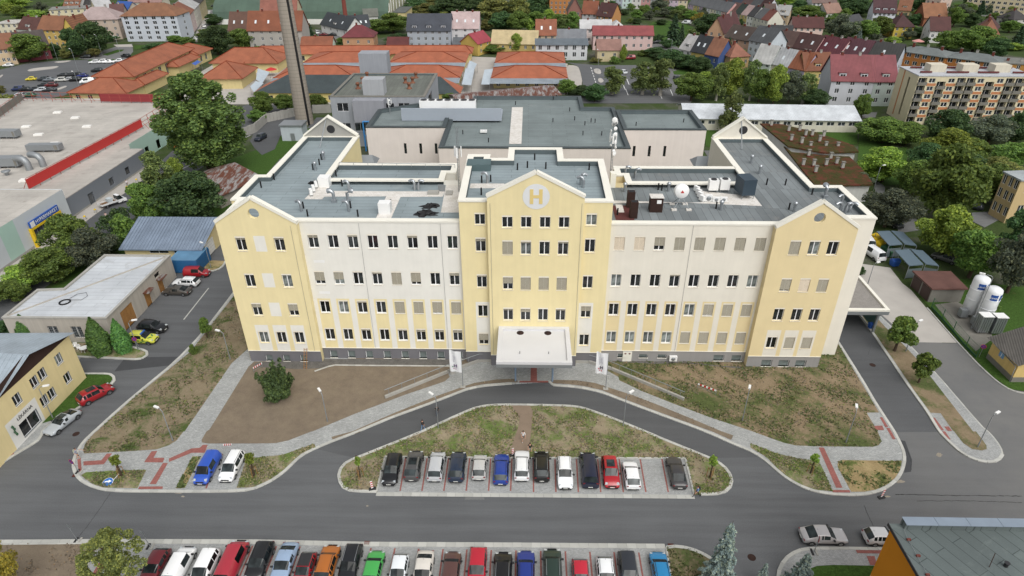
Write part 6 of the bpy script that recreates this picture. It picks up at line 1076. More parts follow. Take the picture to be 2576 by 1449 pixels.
def broad_blobs(R,H,z0,nb,seed,flat=1.,br=(.24,.42),top=.75):
    g = np.random.default_rng(seed);out = []
    for i in range(nb):
        z = g.uniform(0,1);prof = math.sin(math.pi*min(.98,.12+z*.86))**.65;a = g.uniform(0,6.283);r = R*prof*g.uniform(.35,.86)*(1 if i % 4 else .3)
        out.append((r*math.cos(a),r*math.sin(a),z0+(H-z0)*(.08+z*.80),R*g.uniform(*br)*(1.05-.35*z)))
    return out
def trunk_mesh(name,H,r,tips,m_,z0):
    mb = MB();mb.tube([(0,0,-.4),(.03*H*.1,0,H*.2),(-.02*H*.1,.01*H,H*.5),(0,0,H*.86)],[r*1.25,r,r*.7,r*.15],8)
    for x,y,z,b in tips:
        s = max(z0*.8,min(z-.25*math.hypot(x,y)-.4,H*.75));mb.tube([(0,0,s),(x*.45,y*.45,s+(z-s)*.6),(x*.92,y*.92,z)],[r*.42,r*.28,r*.08],5)
    return mb.mesh(name,m_)
PROTO = {}
def add_proto(kind,H,R,crown,trunk): PROTO.setdefault(kind,[]).append((H,R,crown,trunk))
def mk_broad(kind,leaf,H,R,z0,nb,n,seed,size=.34,bark='bark',droop=0.,br=(.24,.42),spread=.9,sqz=.75):
    bl_ = broad_blobs(R,H,z0,nb,seed,br=br);p,nr = crown_blobs(bl_,n,droop=droop,spread=spread,sqz=sqz);add_proto(kind,H,R,leaf_mesh('crown',p,nr,size,LEAF[leaf]),trunk_mesh('trunk',H,.022*H+.05,bl_[::3][:9],M[bark],z0))
for s_ in (1,2,3): mk_broad('mid','mid',10,4.6,1.6,52,13000,s_)
for s_ in (4,5): mk_broad('dark','dark',10,4.8,1.2,56,14000,s_)
for s_ in (6,7): mk_broad('light','light',10,4.4,1.5,50,12500,s_)
for s_ in (8,9): mk_broad('olive','olive',10,4.6,1.5,46,11000,s_,.32)
mk_broad('grey','grey',10,4.8,1.5,50,12500,10,.3)
for s_ in (11,12): mk_broad('birch','birch',12,3.2,2.2,50,11000,s_,.27,'bark_birch',.28,(.16,.34),1.2)
mk_broad('shrub','mid',4,2.6,.2,26,3200,13,.26);mk_broad('shrub','dark',4,2.6,.2,26,3200,14,.26);mk_broad('redshrub','olive',3,2.2,.2,20,2000,15,.25)
mk_broad('small','mid',4.2,1.75,1.5,30,5200,16,.22,br=(.26,.44));mk_broad('sapling','light',2.6,.62,1.6,12,650,17,.15,br=(.3,.5),spread=1.2);mk_broad('locust','olive',9,4.2,3.0,90,14000,18,.18,br=(.10,.2),spread=1.2);mk_broad('gold','gold',9,4.2,2.5,50,9000,19,.2,br=(.14,.3))
mk_broad('forest','dark',13,5.2,1.0,60,12000,20,.42);mk_broad('forest','olive',13,5.2,1.0,60,12000,21,.42)
# tall poplar: several upswept plumes
mk_broad('poplar','poplar',25,6,2.5,260,46000,31,.32,br=(.09,.19),sqz=1.7,spread=1.2)
def mk_spruce(kind,leaf,H,R,n,seed,size=.3):
    g = np.random.default_rng(seed);P = [];Nn = [];mb = MB();mb.tube([(0,0,-.4),(0,0,H*.5),(0,0,H)],[.03*H*.5+.05,.02*H*.4,.02],7);tiers = int(H*2.2)
    for t_ in range(tiers):
        f = t_/tiers;z = .5+(H-.6)*f;L = R*(1-f)**.85*g.uniform(.8,1.12)+.12;nbr = max(4,int(9*(1-f*.5)))
        for k in range(nbr):
            a = 2*math.pi*(k+g.uniform(-.3,.3))/nbr+t_*1.3;LL = L*g.uniform(.75,1.1);m_ = max(2,int(n/(tiers*8)*(LL/R+.25)))
            for q in np.linspace(.12,1,m_): w_ = g.normal()*.16*LL*(1.1-q);P.append((math.cos(a)*LL*q-math.sin(a)*w_,math.sin(a)*LL*q+math.cos(a)*w_,z-.22*LL*q*q+g.normal()*.06));Nn.append((math.cos(a)*.3+g.normal()*.45,math.sin(a)*.3+g.normal()*.45,.9))
    add_proto(kind,H,R,leaf_mesh('crown',np.array(P),unit(np.array(Nn)),size,LEAF[leaf],1.7),mb.mesh('trunk',M['bark']))
mk_spruce('spruce','spruce',10,2.6,9000,41,.34);mk_spruce('spruce','spruce',10,2.3,9000,42,.34);mk_spruce('blue','blue',8,2.4,16000,43,.20)
# columnar thuja and the spreading yew
def col_pts(R,H,n,g):
    z = g.uniform(0,1,n);a = g.uniform(0,6.283,n);r = R*np.where(z < .25,.75+z,(1-((z-.25)/.75)**1.6)*1.0)*g.uniform(.78,1.05,n);r *= 1+.12*np.sin(a*5+z*7);return np.stack([r*np.cos(a),r*np.sin(a),.1+z*(H-.1)],1),unit(np.stack([np.cos(a),np.sin(a),.5+0*a],1)+g.normal(size=(n,3))*.5)
g = np.random.default_rng(51);p,nr = col_pts(.95,5,6500,g);add_proto('thuja',5,.95,leaf_mesh('crown',p,nr,.17,LEAF['thuja']),MB().tube([(0,0,-.2),(0,0,4.6)],[.12,.03],6).mesh('trunk',M['bark']))
bl_ = [];g = np.random.default_rng(52)
for i in range(60):
    a = g.uniform(0,6.283);e = g.uniform(.15,1.4);L = g.uniform(1.4,3.0)*(.75+.35*math.sin(e))
    for k in range(4): q = (.45+.55*k/3)*L;bl_.append((q*math.cos(e)*math.cos(a),q*math.cos(e)*math.sin(a),.3+q*math.sin(e)*1.15,.52-.09*k))
p,nr = crown_blobs(bl_,24000,.5,.8);add_proto('yew',3.6,2.9,leaf_mesh('crown',p,nr,.17,LEAF['yew']),trunk_mesh('trunk',2.6,.12,bl_[3::24],M['bark'],.2))
_tc = {}
def tree(kind,label,rc,xb,yb,ytop,wpx,name=None,group=None,cat='tree',hmul=1.):
    """stand a tree on the sighted foot; its height and spread follow from the sighted top and width"""
    B = un(rc,xb,yb,0);H = max(1.0,zat(rc,xb,ytop,B.y+.01))*hmul;R = wpx*scale_at(B+UZ*H*.5)/2*(1.22 if kind == 'poplar' else 1. if kind in ('thuja','yew','small','blue','spruce') else 1.17)
    ps = PROTO[kind];i = _tc.get(kind,0);_tc[kind] = i+1;h0,r0,cm,tm = ps[i % len(ps)]
    nm = name or {'shrub': 'shrub','redshrub': 'shrub','spruce': 'spruce_tree','blue': 'blue_spruce','thuja': 'thuja','yew': 'yew_bush','poplar': 'poplar_tree','birch': 'birch_tree','sapling': 'sapling'}.get(kind,'broadleaf_tree')
    t = thing(nm,label,cat,(B.x,B.y,0),group);t.rotation_euler.z = random.uniform(0,6.28);sx = R/r0*random.uniform(.97,1.05);t.scale = (sx,sx,H/h0);link('trunk',tm,t);link('crown',cm,t);return t
tree('poplar','very tall leafy poplar left of the hospital',10,2150,300,640-1449,800)
tree('yew','spreading dark evergreen bush on the bare earth',21,240,1110,745,440,cat='bush');tree('small','young street tree in the verge nearer the side canopy',23,1270,640,290,300);tree('small','young street tree in the verge farther from the side canopy',23,1510,960,660,240)
tree('thuja','columnar thuja half hidden behind the pharmacy roof',20,300,520,268,165);tree('thuja','tall double columnar thuja at the garage corner',20,1040,660,298,215);tree('thuja','slimmer columnar thuja beside the striped ambulance car',20,1260,640,312,165)
tree('small','young tree on the earth slope by the left wing',20,2090,512,300,130);tree('shrub','small dark bush on the kerb of the earth slope',20,1955,665,565,80,cat='bush')
for lab,rc,x,y,yt,w_ in (('beside the fallen blue sign',30,1225,445,245,110),('right of the parked white van',30,2560,445,220,105),('at the left end of the parking island',31,1050,460,250,70),('at the right end of the parking island',32,1990,462,245,82),('on the lawn by the red paved crossing',33,425,420,225,88)):
    t = tree('sapling',f'staked sapling {lab}',rc,x,y,yt,w_,hmul=1.05);B = t.location;s_ = t.scale[0];st = thing('tree_stakes',f'wooden tripod stakes of the sapling {lab}','stakes',(B.x,B.y,0))
    for k in range(3): a = k*2.094+.5;q = Vector((B.x+.42*math.cos(a),B.y+.42*math.sin(a),0));MB().tube([q,q+Vector((-.06*math.cos(a),-.06*math.sin(a),1.5))],.032,6).build('stake',M['wood'],st)
    for k in range(3): a,b = k*2.094+.5,(k+1)*2.094+.5;MB().tube([(B.x+.37*math.cos(a),B.y+.37*math.sin(a),1.4),(B.x+.37*math.cos(b),B.y+.37*math.sin(b),1.4)],.03,5).build('crossbar',M['wood_dk'],st)
tree('gold','yellowing tree cut by the bottom left corner',30,60,1680,1090,480);tree('locust','airy locust tree over the bottom parking row',30,1290,1660,1035,620)
tree('blue','large blue spruce at the bottom by the road',32,2060,1560,890,420);tree('blue','small blue spruce at the bottom edge',32,2490,1570,1310,200);tree('blue','blue spruce tip in front of the lower pavement',33,290,1580,1215,330)
for L_ in ((10,1640,570,30,330,'birch','drooping birch beside the dark round tree'),(10,1960,790,275,580,'dark','dense dark round tree left of the hospital'),(10,1520,830,370,330,'mid','bushy tree left of the dark round tree'),(10,1230,900,640,280,'shrub','bush above the blue roofed garage'),(10,760,1190,710,460,'mid','feathery tree in front of the hypermarket entrance'),(10,940,1250,850,440,'grey','dull green tree behind the whitewashed garage'),(10,560,1390,1050,460,'mid','broad tree left of the whitewashed garage'),(10,250,1450,1220,400,'light','bright green bush below the hypermarket wall'),(10,1300,1000,700,280,'shrub','leafy bush behind the blue roofed garage'),(10,1800,420,130,180,'light','slim light green tree by the hypermarket street'),(20,130,130,-60,330,'mid','bush in front of the whitewashed garage corner'),(20,30,470,330,200,'dark','dark bush behind the pharmacy'),(10,2430,500,340,130,'shrub','small bush at the rusty shed'),(10,1080,1150,900,300,'dark','dark bush left of the cream garage'),
  (0,780,570,260,240,'dark','left of two dark chestnuts by the roundabout'),(0,985,540,200,310,'dark','right of two dark chestnuts by the roundabout'),(0,310,620,330,350,'mid','feathery tree hiding the magenta house'),(0,680,585,480,140,'olive','small tree below the dark chestnuts'),(0,555,570,430,150,'dark','dark small tree beside the magenta house'),(0,960,575,480,110,'olive','little tree on the roundabout verge'),(0,2075,430,290,190,'mid','tree at the lower end of the sloping street'),(0,2200,550,245,270,'dark','tall dark tree behind the long market house'),(0,2445,490,285,280,'mid','round tree in front of the orange roofed grey house'),(0,1760,420,355,150,'mid','bush at the corner of the pale blue block'),(0,1890,430,370,130,'shrub','bush beside the sloping street'),(0,1560,480,430,200,'shrub','hedge like bush before the pale blue block'),(0,130,90,-20,300,'light','bright tree at the top left corner'),(0,330,190,100,260,'light','light green tree above the dark red roof'),(0,560,175,85,260,'mid','tree before the long cream flat block'),(0,1060,95,40,100,'mid','small tree before the pale grey roofed house'),(0,2285,95,0,110,'spruce','spruce at the top of the sloping street'),(0,60,1060,925,170,'redshrub','reddish bush at the hypermarket roof corner'),(0,2150,250,130,150,'dark','tree right of the sloping street'),(0,20,930,860,120,'redshrub','brown bush at the car park edge'),
  (1,1215,335,190,260,'mid','tree left of the grey blue house, front one'),(1,1385,330,125,310,'mid','big tree behind the grey blue house'),(1,1435,445,330,230,'dark','dark tree left of the grey blue house'),(1,495,435,240,130,'spruce','left of two spruces by the workshop yard'),(1,560,405,230,110,'spruce','right of two spruces by the workshop yard'),(1,1675,465,380,190,'mid','left tree before the grey blue house'),(1,1830,465,350,230,'mid','right tree before the grey blue house'),(1,70,1150,920,240,'mid','street tree left of the chimney'),(1,300,1115,945,220,'mid','street tree touching the chimney on its left'),(1,610,1085,945,170,'mid','street tree right of the chimney'),(1,20,1230,1105,180,'mid','low tree beside the curved concrete wall'),(1,700,1085,1010,100,'shrub','bush before the grey plant building'),(1,1970,1060,930,180,'mid','tree right of the grey plant building'),(1,240,465,290,130,'dark','dark tree beside the grey house end wall'),(1,2190,515,430,95,'mid','tree beside the small yellow house'),(1,2370,525,440,240,'mid','bush before the pale yellow roof'),(1,925,465,425,110,'shrub','bush before the maroon hipped house'),(1,1400,460,340,130,'dark','dark tree beside the maroon shed'),
  (2,1115,625,440,62,'light','slim columnar tree before the pink building'),(2,40,525,330,130,'light','light green tree before the pale yellow roof'),(2,1615,450,125,180,'spruce','large spruce on the green slope'),(2,1695,445,240,105,'spruce','smaller spruce on the green slope'),(2,1000,950,640,270,'birch','birch left of the road behind the pavilion'),(2,1310,950,590,280,'birch','big birch over the road, left one'),(2,1490,960,545,300,'birch','big birch over the road, right one'),(2,1800,1015,725,340,'mid','bushy tree before the long white shed'),(2,1925,910,715,210,'light','light tree beside the birches'),(2,545,945,795,180,'mid','tree beside the rusted roof'),(2,700,965,855,180,'dark','dark bushy tree behind the pavilion'),(2,830,1020,835,220,'dark','dark tree at the pavilion corner'),(2,2050,1010,600,210,'birch','tall birch in the belt behind the white shed'),(2,2205,985,575,250,'light','yellow green tree in the belt behind the white shed'),(2,2385,1010,555,170,'birch','slender birch in the belt behind the white shed'),(2,2480,1025,690,230,'mid','round tree in the belt behind the white shed'),(2,2180,1335,875,230,'birch','single birch in front of the white shed'),(2,1580,135,60,160,'dark','garden tree below the coloured row'),(2,1690,135,50,120,'mid','garden tree by the mauve terrace house'),(2,1255,195,90,120,'mid','garden tree at the red roofed cottage'),(2,1170,65,0,90,'spruce','spruce in the gardens below the top row'),(2,1875,265,120,160,'gold','yellowish willow on the slope'),(2,1990,335,130,330,'dark','big dark tree beside the peach house'),(2,2170,545,370,115,'spruce','dark spruce between orange roofs'),(2,1330,560,500,120,'shrub','bush at the pink building'),(2,470,620,570,120,'shrub','bush before the white balcony house'),(2,840,630,575,110,'redshrub','dry bush at the beige extension'),(2,1030,635,565,120,'shrub','grey green bush at the beige extension'),(2,1470,430,340,120,'shrub','bush at the road bend'),(2,1190,100,30,90,'shrub','garden shrub under the cream house'),
  (3,860,155,-40,310,'dark','big dark tree beside the white dormered house'),(3,400,190,50,290,'mid','big tree beside the unplastered house'),(3,560,185,40,210,'dark','tree left of the rose roofed house'),(3,700,410,130,290,'grey','tall poplar like tree behind the terrace'),(3,960,410,195,250,'mid','tree left of the yellow house'),(3,1110,370,155,210,'mid','tree touching the yellow house'),(3,900,435,280,110,'blue','blue spruce behind the terrace'),(3,1240,455,365,160,'light','light bush below the yellow house'),(3,1520,110,-80,230,'dark','dark tree beside the ochre house'),(3,1540,200,70,170,'mid','tree left of the brick coloured house'),(3,1530,370,270,150,'dark','dark bush by the garden parasol'),(3,1860,270,60,170,'mid','tree behind the white gabled house'),(3,1800,510,300,280,'mid','left of three big trees above the orange houses'),(3,2050,530,255,350,'mid','largest of three big trees above the orange houses'),(3,2275,570,370,250,'dark','right of three big trees above the orange houses'),(3,2490,490,245,160,'spruce','tall spruce near the right edge'),(3,2215,145,-30,110,'spruce','right of two conifers at the cream panel block'),(3,2130,145,0,110,'spruce','left of two conifers at the cream panel block'),(3,2420,330,200,170,'mid','tree right of the dark maroon roof'),(3,2030,270,130,170,'dark','tree left of the dark maroon roof'),(3,50,1045,640,210,'light','yellow green birch at the end of the belt'),(3,200,1040,700,260,'grey','grey green tree at the end of the belt'),(3,345,1045,700,250,'birch','birch beside the pink gable end'),(3,465,1070,890,240,'dark','dark bush under the pink gable end'),(3,930,1180,935,170,'mid','tree before the pale grey dormered house'),(3,1140,1430,1180,440,'mid','broad tree below the panel block end wall'),(3,1380,1449,1225,320,'mid','tree between the end wall and the pine'),(3,1760,1430,1090,400,'dark','dark pine before the panel block'),(3,2210,1449,1150,420,'grey','grey green tree before the panel block'),(3,2470,1430,1120,260,'dark','dark tree at the panel block right edge'),(3,1790,1600,1290,420,'light','bright tree below the dark pine'),(3,770,60,-60,150,'dark','tree at the top beside the long white house'),(3,1230,210,130,120,'mid','tree under the pink dormers'),
  (13,1140,380,25,430,'light','wispy light green tree behind the right wing'),(13,1700,770,0,640,'mid','huge tree in the park right of the hospital'),(13,1170,830,440,440,'grey','dull tree beside the right wing'),(13,1730,1130,605,480,'light','yellowing maple behind the shelters'),(13,2020,1340,850,460,'mid','tree behind the rusty garages'),(13,2260,330,120,360,'olive','brownish tree near the stairwell building'),(13,2180,590,190,380,'mid','tree left of the stairwell building'),(13,2470,1150,640,420,'dark','dark tree below the stairwell building'),(13,2400,1500,830,460,'grey','large dull conifer behind the tanks'),(13,900,480,285,220,'grey','small tree at the mossy roof corner'),(13,1440,500,160,360,'mid','park tree behind the huge tree, left'),(13,1980,420,90,400,'dark','park tree behind the huge tree, right'),(13,2420,240,-20,380,'mid','park tree at the right edge under the panel block'),(13,2530,480,330,200,'dark','dark tree over the stairwell building'),(13,1560,260,-20,340,'dark','dark park tree below the broad tree'),(13,2000,160,-60,380,'mid','park tree below the grey green tree'),(3,2450,500,430,200,'light','light shrub at the right edge above the orange house'),(13,930,1320,1230,80,'shrub','little bush at the hospital side wall'),(23,2280,260,170,110,'shrub','bush beside the white tanks')):
    tree(L_[5],L_[6],*L_[:5],cat='bush' if 'bush' in L_[6] or 'shrub' in L_[6] else 'tree')
# dark bushes behind the road, a countable belt told apart only by place
for i,(x,y,yt,w_) in enumerate(((1450,570,470,220),(1600,650,490,260),(1750,690,540,260),(1890,730,565,220),(1520,610,520,200),(1680,680,560,200))): tree('dark','dark bush in the dense belt along the far side of the road',2,x,y,yt,w_,'shrub','dense belt of dark bushes','bush')
# wooded park at the top: one group, individual trees
k = 0
for x,y,yt,w_ in ((1560,175,70,240),(1750,175,20,310),(1950,185,-40,330),(1900,205,110,200),(2150,175,-60,360),(2400,205,-20,360),(2500,295,100,260),(2310,305,190,120),(1650,120,-30,280),(2050,90,-120,300),(2280,110,-100,320),(1850,100,-90,280),(2180,260,130,200)):
    tree('forest','leafy tree in the wooded park at the top centre',1,x,y,yt,w_,group='trees of the wooded park');k += 1
for x,y,yt,w_ in ((60,210,-80,220),(230,190,-50,260),(370,130,-20,140)): tree('forest','leafy tree in the wooded park at the top centre',2,x,y,yt,w_,group='trees of the wooded park')
for i,(x,y,yt,w_,kd) in enumerate(((60,315,105,210,'mid'),(235,275,105,190,'mid'),(370,245,85,150,'light'),(520,305,130,180,'birch'),(610,305,105,150,'mid'),(170,315,180,90,'light'))): tree(kd,['round green tree at the park edge','second tree at the park edge beside the orange roof','light tree below the orange apartment block','birch beside the dusty pink gable','tree right of the park edge birch','slim tree at the park edge'][i],2,x,y,yt,w_)
# gardens: small bushes between the town houses
GB = [(2,1050,110),(2,1120,150),(2,1350,130),(2,1450,150),(2,1500,250),(2,2300,260),(2,2480,290),(3,120,250),(3,300,220),(3,620,200),(3,660,330),(3,1020,290),(3,1330,420),(3,1450,330),(3,1700,260),(3,1950,230),(3,1950,330),(3,2350,420),(3,1580,440),(3,2080,220),(2,880,180),(2,1430,90),(2,1830,130),(2,2050,190),(1,30,500),(1,850,440),(1,1150,450),(0,250,230),(0,1120,420),(0,900,100),(0,480,470),(2,1250,260),(2,1200,230),(3,780,300),(3,880,230),(3,1170,260),(3,2560,330),(3,2100,100),(3,2000,60),(3,1900,120)]
for rc,x,y in GB: tree(random.choice(['shrub','shrub','mid','dark']),'garden bush between the town houses',rc,x,y,y-random.uniform(45,90),random.uniform(70,130),'garden_bush','garden bushes of the town','bush')

for rc,pts in ((2,[(1000,90),(1080,60),(1300,160),(1380,200),(1480,110),(1530,170),(1640,190),(1740,170),(1800,200),(1930,180),(1900,300),(2100,200),(2230,230),(2440,250),(2540,130),(2360,95),(2200,90),(1880,60),(2050,70),(1250,330),(680,230),(470,260),(1800,420),(1560,480),(2300,600)]),(3,[(40,290),(230,230),(440,330),(640,260),(760,200),(820,380),(980,330),(1050,420),(1180,180),(1340,220),(1400,400),(1480,250),(1620,340),(1700,420),(1760,130),(1920,180),(1990,160),(2120,400),(2250,250),(2380,280),(2530,260),(2440,160),(1680,60),(1450,60),(950,60),(1000,130),(300,120),(180,80),(2540,420),(2150,470)]),(0,[(60,330),(220,200),(420,120),(700,130),(1150,190),(1270,60),(2330,170),(2500,120),(100,150),(940,30)]),(1,[(620,180),(1260,190),(1480,200),(420,410),(1100,330),(1850,300)])):
    for x,y in pts: tree(random.choice(['mid','mid','dark','light','grey','birch']),'leafy garden tree among the town houses',rc,x,y,y-random.uniform(85,150),random.uniform(100,170),'garden_tree','garden trees of the town')

def relabel(kind,groups):
    """garden plants are told apart by the house they stand beside and by their height there"""
    hs = [(o,o.location) for o in bpy.data.objects if o.parent is None and o.get('label') and o.name.split('.')[0] in ('town_house','terrace_house','apartment_block','apartment_house','shed','workshop','annex_building','sports_hall')];by = {}
    for o in [q for q in bpy.data.objects if q.get('group') in groups]: h = min(hs,key=lambda q: (q[1]-o.location).length)[0];by.setdefault(h['label'],[]).append(o)
    for lab,os_ in by.items():
        w_ = lab.split()[:9]
        while w_[-1] in ('the','of','in','at','by','and','with','under','to','a','beside','behind','below','pale','topmost','long','left','dark'): w_.pop()
        os_.sort(key=lambda q: -q.scale[2]*(10 if 'tree' in q.name else 4));n = len(os_)
        for i,o in enumerate(os_): o['label'] = ' '.join(([] if n == 1 else [('tallest','second tallest','third tallest','fourth tallest','fifth tallest','sixth tallest','seventh tallest')[min(i,6)]])+[kind,'by','the']+w_)
relabel('garden tree',('garden trees of the town',));relabel('garden bush',('garden bushes of the town',));relabel('wooded park tree',('trees of the wooded park',))
# ================================================================== VEHICLES
CT = dict(  # L, W, H, hood, belt, cowl, roof front, roof rear, rear glass foot, wheel radius
 sedan=(4.7,1.82,1.46,.86,.93,1.35,2.05,3.35,4.15,.32),hatch=(4.1,1.76,1.48,.88,.94,1.1,1.8,3.45,3.98,.31),small=(3.75,1.66,1.46,.86,.92,.95,1.6,3.15,3.65,.29),wagon=(4.6,1.8,1.5,.88,.95,1.3,2.0,4.05,4.48,.32),
 suv=(4.45,1.86,1.68,1.0,1.06,1.2,1.85,3.85,4.32,.35),mpv=(4.4,1.82,1.66,.95,1.0,.95,1.7,3.95,4.3,.31),van=(4.4,1.82,1.84,1.0,1.08,.9,1.5,4.15,4.34,.31),bigvan=(5.1,1.94,1.98,1.1,1.16,.75,1.35,4.85,5.05,.33),coupe=(4.6,1.84,1.38,.84,.9,1.5,2.2,3.1,4.2,.33))
_cp = {}
def car_meshes(kind):
    if kind in _cp: return _cp[kind]
    L,W,H,hd,belt,cw_,rf,rr,rg,wr = CT[kind];w = W/2;com = kind in ('van','bigvan');dk = belt+.04 if kind in ('sedan','coupe') else belt+.02
    def hood(x,ws,top,zb=.24): return (x,[(0,zb),(.84*w*ws,zb),(.97*w*ws,zb+.16),(w*ws,.55*top+.1),(.985*w*ws,top-.13),(.93*w*ws,top-.05),(.80*w*ws,top-.015),(.5*w*ws,top+.012),(0,top+.025)])
    def cab(x,top,ws=1.,ins=.17): wr_ = w-ins*(top-belt)/.5;return (x,[(0,.22),(.84*w,.22),(.97*w,.38),(w*ws,.6*belt+.1),(.985*w*ws,belt-.07),(.95*w*ws,belt),(wr_,top-.09),(wr_-.13,top-.02),(0,top+.01)])
    mid = (rf+rr)/2
    S = [hood(0,.76,.56,.30),hood(.1,.88,.68,.26),hood(.42,.985,hd-.06),hood(cw_*.7,1.,hd),hood(cw_,1.,hd+.05),cab(rf,H-.05),cab(mid-.03,H),cab(mid+.03,H),cab(rr-.42,H-.015),cab(rr-.3,H-.02),cab(rr,H-.06),hood(rg,.985,dk),hood(L-.1,.93,dk-.09,.26),hood(L,.84,dk-.2,.32)]
    B = dict(body=MB(),windscreen=MB(),rear_window=MB(),sideL=MB(),sideR=MB());npt = 9
    for s in (1,-1):
        for i in range(len(S)-1):
            (xa,A),(xb,C) = S[i],S[i+1]
            for j in range(npt-1):
                tgt = 'body'
                if i == 4 and j >= 6: tgt = 'windscreen'
                elif i == 10 and j >= 6: tgt = 'rear_window'
                elif j == 5 and i in ((5,) if com else (5,7,9) if kind not in ('sedan','coupe') else (5,7)): tgt = 'side'
                elif j == 5 and i in (4,) : tgt = 'body'
                q = [(s*A[j][0],L/2-xa,A[j][1]),(s*C[j][0],L/2-xb,C[j][1]),(s*C[j+1][0],L/2-xb,C[j+1][1]),(s*A[j+1][0],L/2-xa,A[j+1][1])]
                if s < 0: q = q[::-1]
                (B[tgt] if tgt != 'side' else B['sideR' if s > 0 else 'sideL']).add(q,[(0,1,2,3)],0,tgt == 'body')
    for e,(x,P) in ((0,S[0]),(1,S[-1])):
        vs = [(p[0],L/2-x,p[1]) for p in P]+[(-p[0],L/2-x,p[1]) for p in P[::-1]];B['body'].add(vs,[tuple(range(len(vs)))[::1 if e else -1]])
    out = {}
    for k,b in B.items():
        me = b.mesh('body' if k == 'body' else k,M['carglass']); 
        if k == 'body':
            import bmesh;bm = bmesh.new();bm.from_mesh(me);bmesh.ops.remove_doubles(bm,verts=bm.verts,dist=.002);bmesh.ops.recalc_face_normals(bm,faces=bm.faces);bm.to_mesh(me);bm.free()
        out[k] = me
    wh = MB();n = 18;prof = [(wr*.62,-.1),(wr*.93,-.1),(wr,-.05),(wr,.05),(wr*.93,.1),(wr*.62,.1)]
    for i in range(len(prof)-1):
        for k in range(n): a,b = 2*math.pi*k/n,2*math.pi*(k+1)/n;(r0,x0),(r1,x1) = prof[i],prof[i+1];wh.add([(x0,r0*math.cos(a),r0*math.sin(a)),(x0,r0*math.cos(b),r0*math.sin(b)),(x1,r1*math.cos(b),r1*math.sin(b)),(x1,r1*math.cos(a),r1*math.sin(a))],[(0,1,2,3)],0,True)
    out['wheel'] = wh.mesh('wheel',M['rubber']);rm = MB()
    for sx in (-.095,.095):
        for k in range(5): a = 2*math.pi*k/5;c,d = math.cos(a),math.sin(a);e = .09;rm.add([(sx,-d*e,c*e),(sx,d*e,-c*e),(sx,c*wr*.6+d*e*.7,d*wr*.6-c*e*.7),(sx,c*wr*.6-d*e*.7,d*wr*.6+c*e*.7)],[(0,1,2,3)])
        rm.add([(sx*.7,wr*.62*math.cos(2*math.pi*k/16),wr*.62*math.sin(2*math.pi*k/16)) for k in range(16)],[tuple(range(16))],1)
    out['rim'] = rm.mesh('rim',[M['rim'],M['dark']])
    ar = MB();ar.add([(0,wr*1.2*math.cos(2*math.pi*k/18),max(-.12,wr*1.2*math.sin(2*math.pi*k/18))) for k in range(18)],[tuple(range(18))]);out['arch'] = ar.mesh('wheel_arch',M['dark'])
    out['headlight'] = MB().add([(-.17,-.14,.08),(.15,.02,.04),(.17,.04,-.07),(-.16,-.06,-.05),(-.15,-.3,.09),(.1,-.25,.1)],[(0,3,2,1),(0,1,5,4)]).mesh('headlight',M['headlight'])
    out['tail_light'] = MB().box(-.11,.12,-.045,.05,-.07,.08).mesh('tail_light',M['redlight']);out['plate'] = MB().box(-.26,.26,-.012,.012,-.055,.055).mesh('number_plate',M['plate']);out['platetext'] = None
    out['grille'] = MB().box(-w*.5,w*.5,-.03,.03,-.07,.07).mesh('grille',M['dark']);out['mirror'] = MB().box(-.12,.12,-.07,.07,-.07,.08).mesh('mirror',M['dark']);out['bumper'] = MB().box(-w*.72,w*.72,-.02,.03,-.09,.06).mesh('lower_bumper',M['dark'])
    out['rail'] = MB().tube([(0,-(rr-rf)/2+.1,0),(0,-(rr-rf)/2+.25,.07),(0,(rr-rf)/2-.25,.07),(0,(rr-rf)/2-.1,0)],.025,5).mesh('roof_rail',M['steel']);out['railb'] = MB().tube([(0,-(rr-rf)/2+.1,0),(0,(rr-rf)/2-.1,.05)],.025,5).mesh('roof_rail',M['dark'])
    out['pano'] = MB().box(-w*.5,w*.5,-.55,.55,0,.012).mesh('sunroof',M['carglass']);out['ant'] = MB().tube([(0,0,0),(0,-.1,.18)],.012,4).mesh('aerial',M['dark']);out['roofp'] = MB().add([(-w*.72,-(rr-rf)/2+.05,-.03),(w*.72,-(rr-rf)/2+.05,-.03),(w*.72,(rr-rf)/2-.05,-.03),(-w*.72,(rr-rf)/2-.05,-.03),(-w*.5,-(rr-rf)/2+.05,.016),(w*.5,-(rr-rf)/2+.05,.016),(w*.5,(rr-rf)/2-.05,.016),(-w*.5,(rr-rf)/2-.05,.016)],[(4,5,6,7),(0,4,7,3),(1,2,6,5)]).mesh('roof_panel',M['dark'])
    out['strip'] = MB().box(-.012,.012,-(rg-cw_)/2,(rg-cw_)/2,-.02,.02).mesh('trim',M['dark'])
    _cp[kind] = out;return out
NAMES = dict(van='parked_van',bigvan='parked_van')
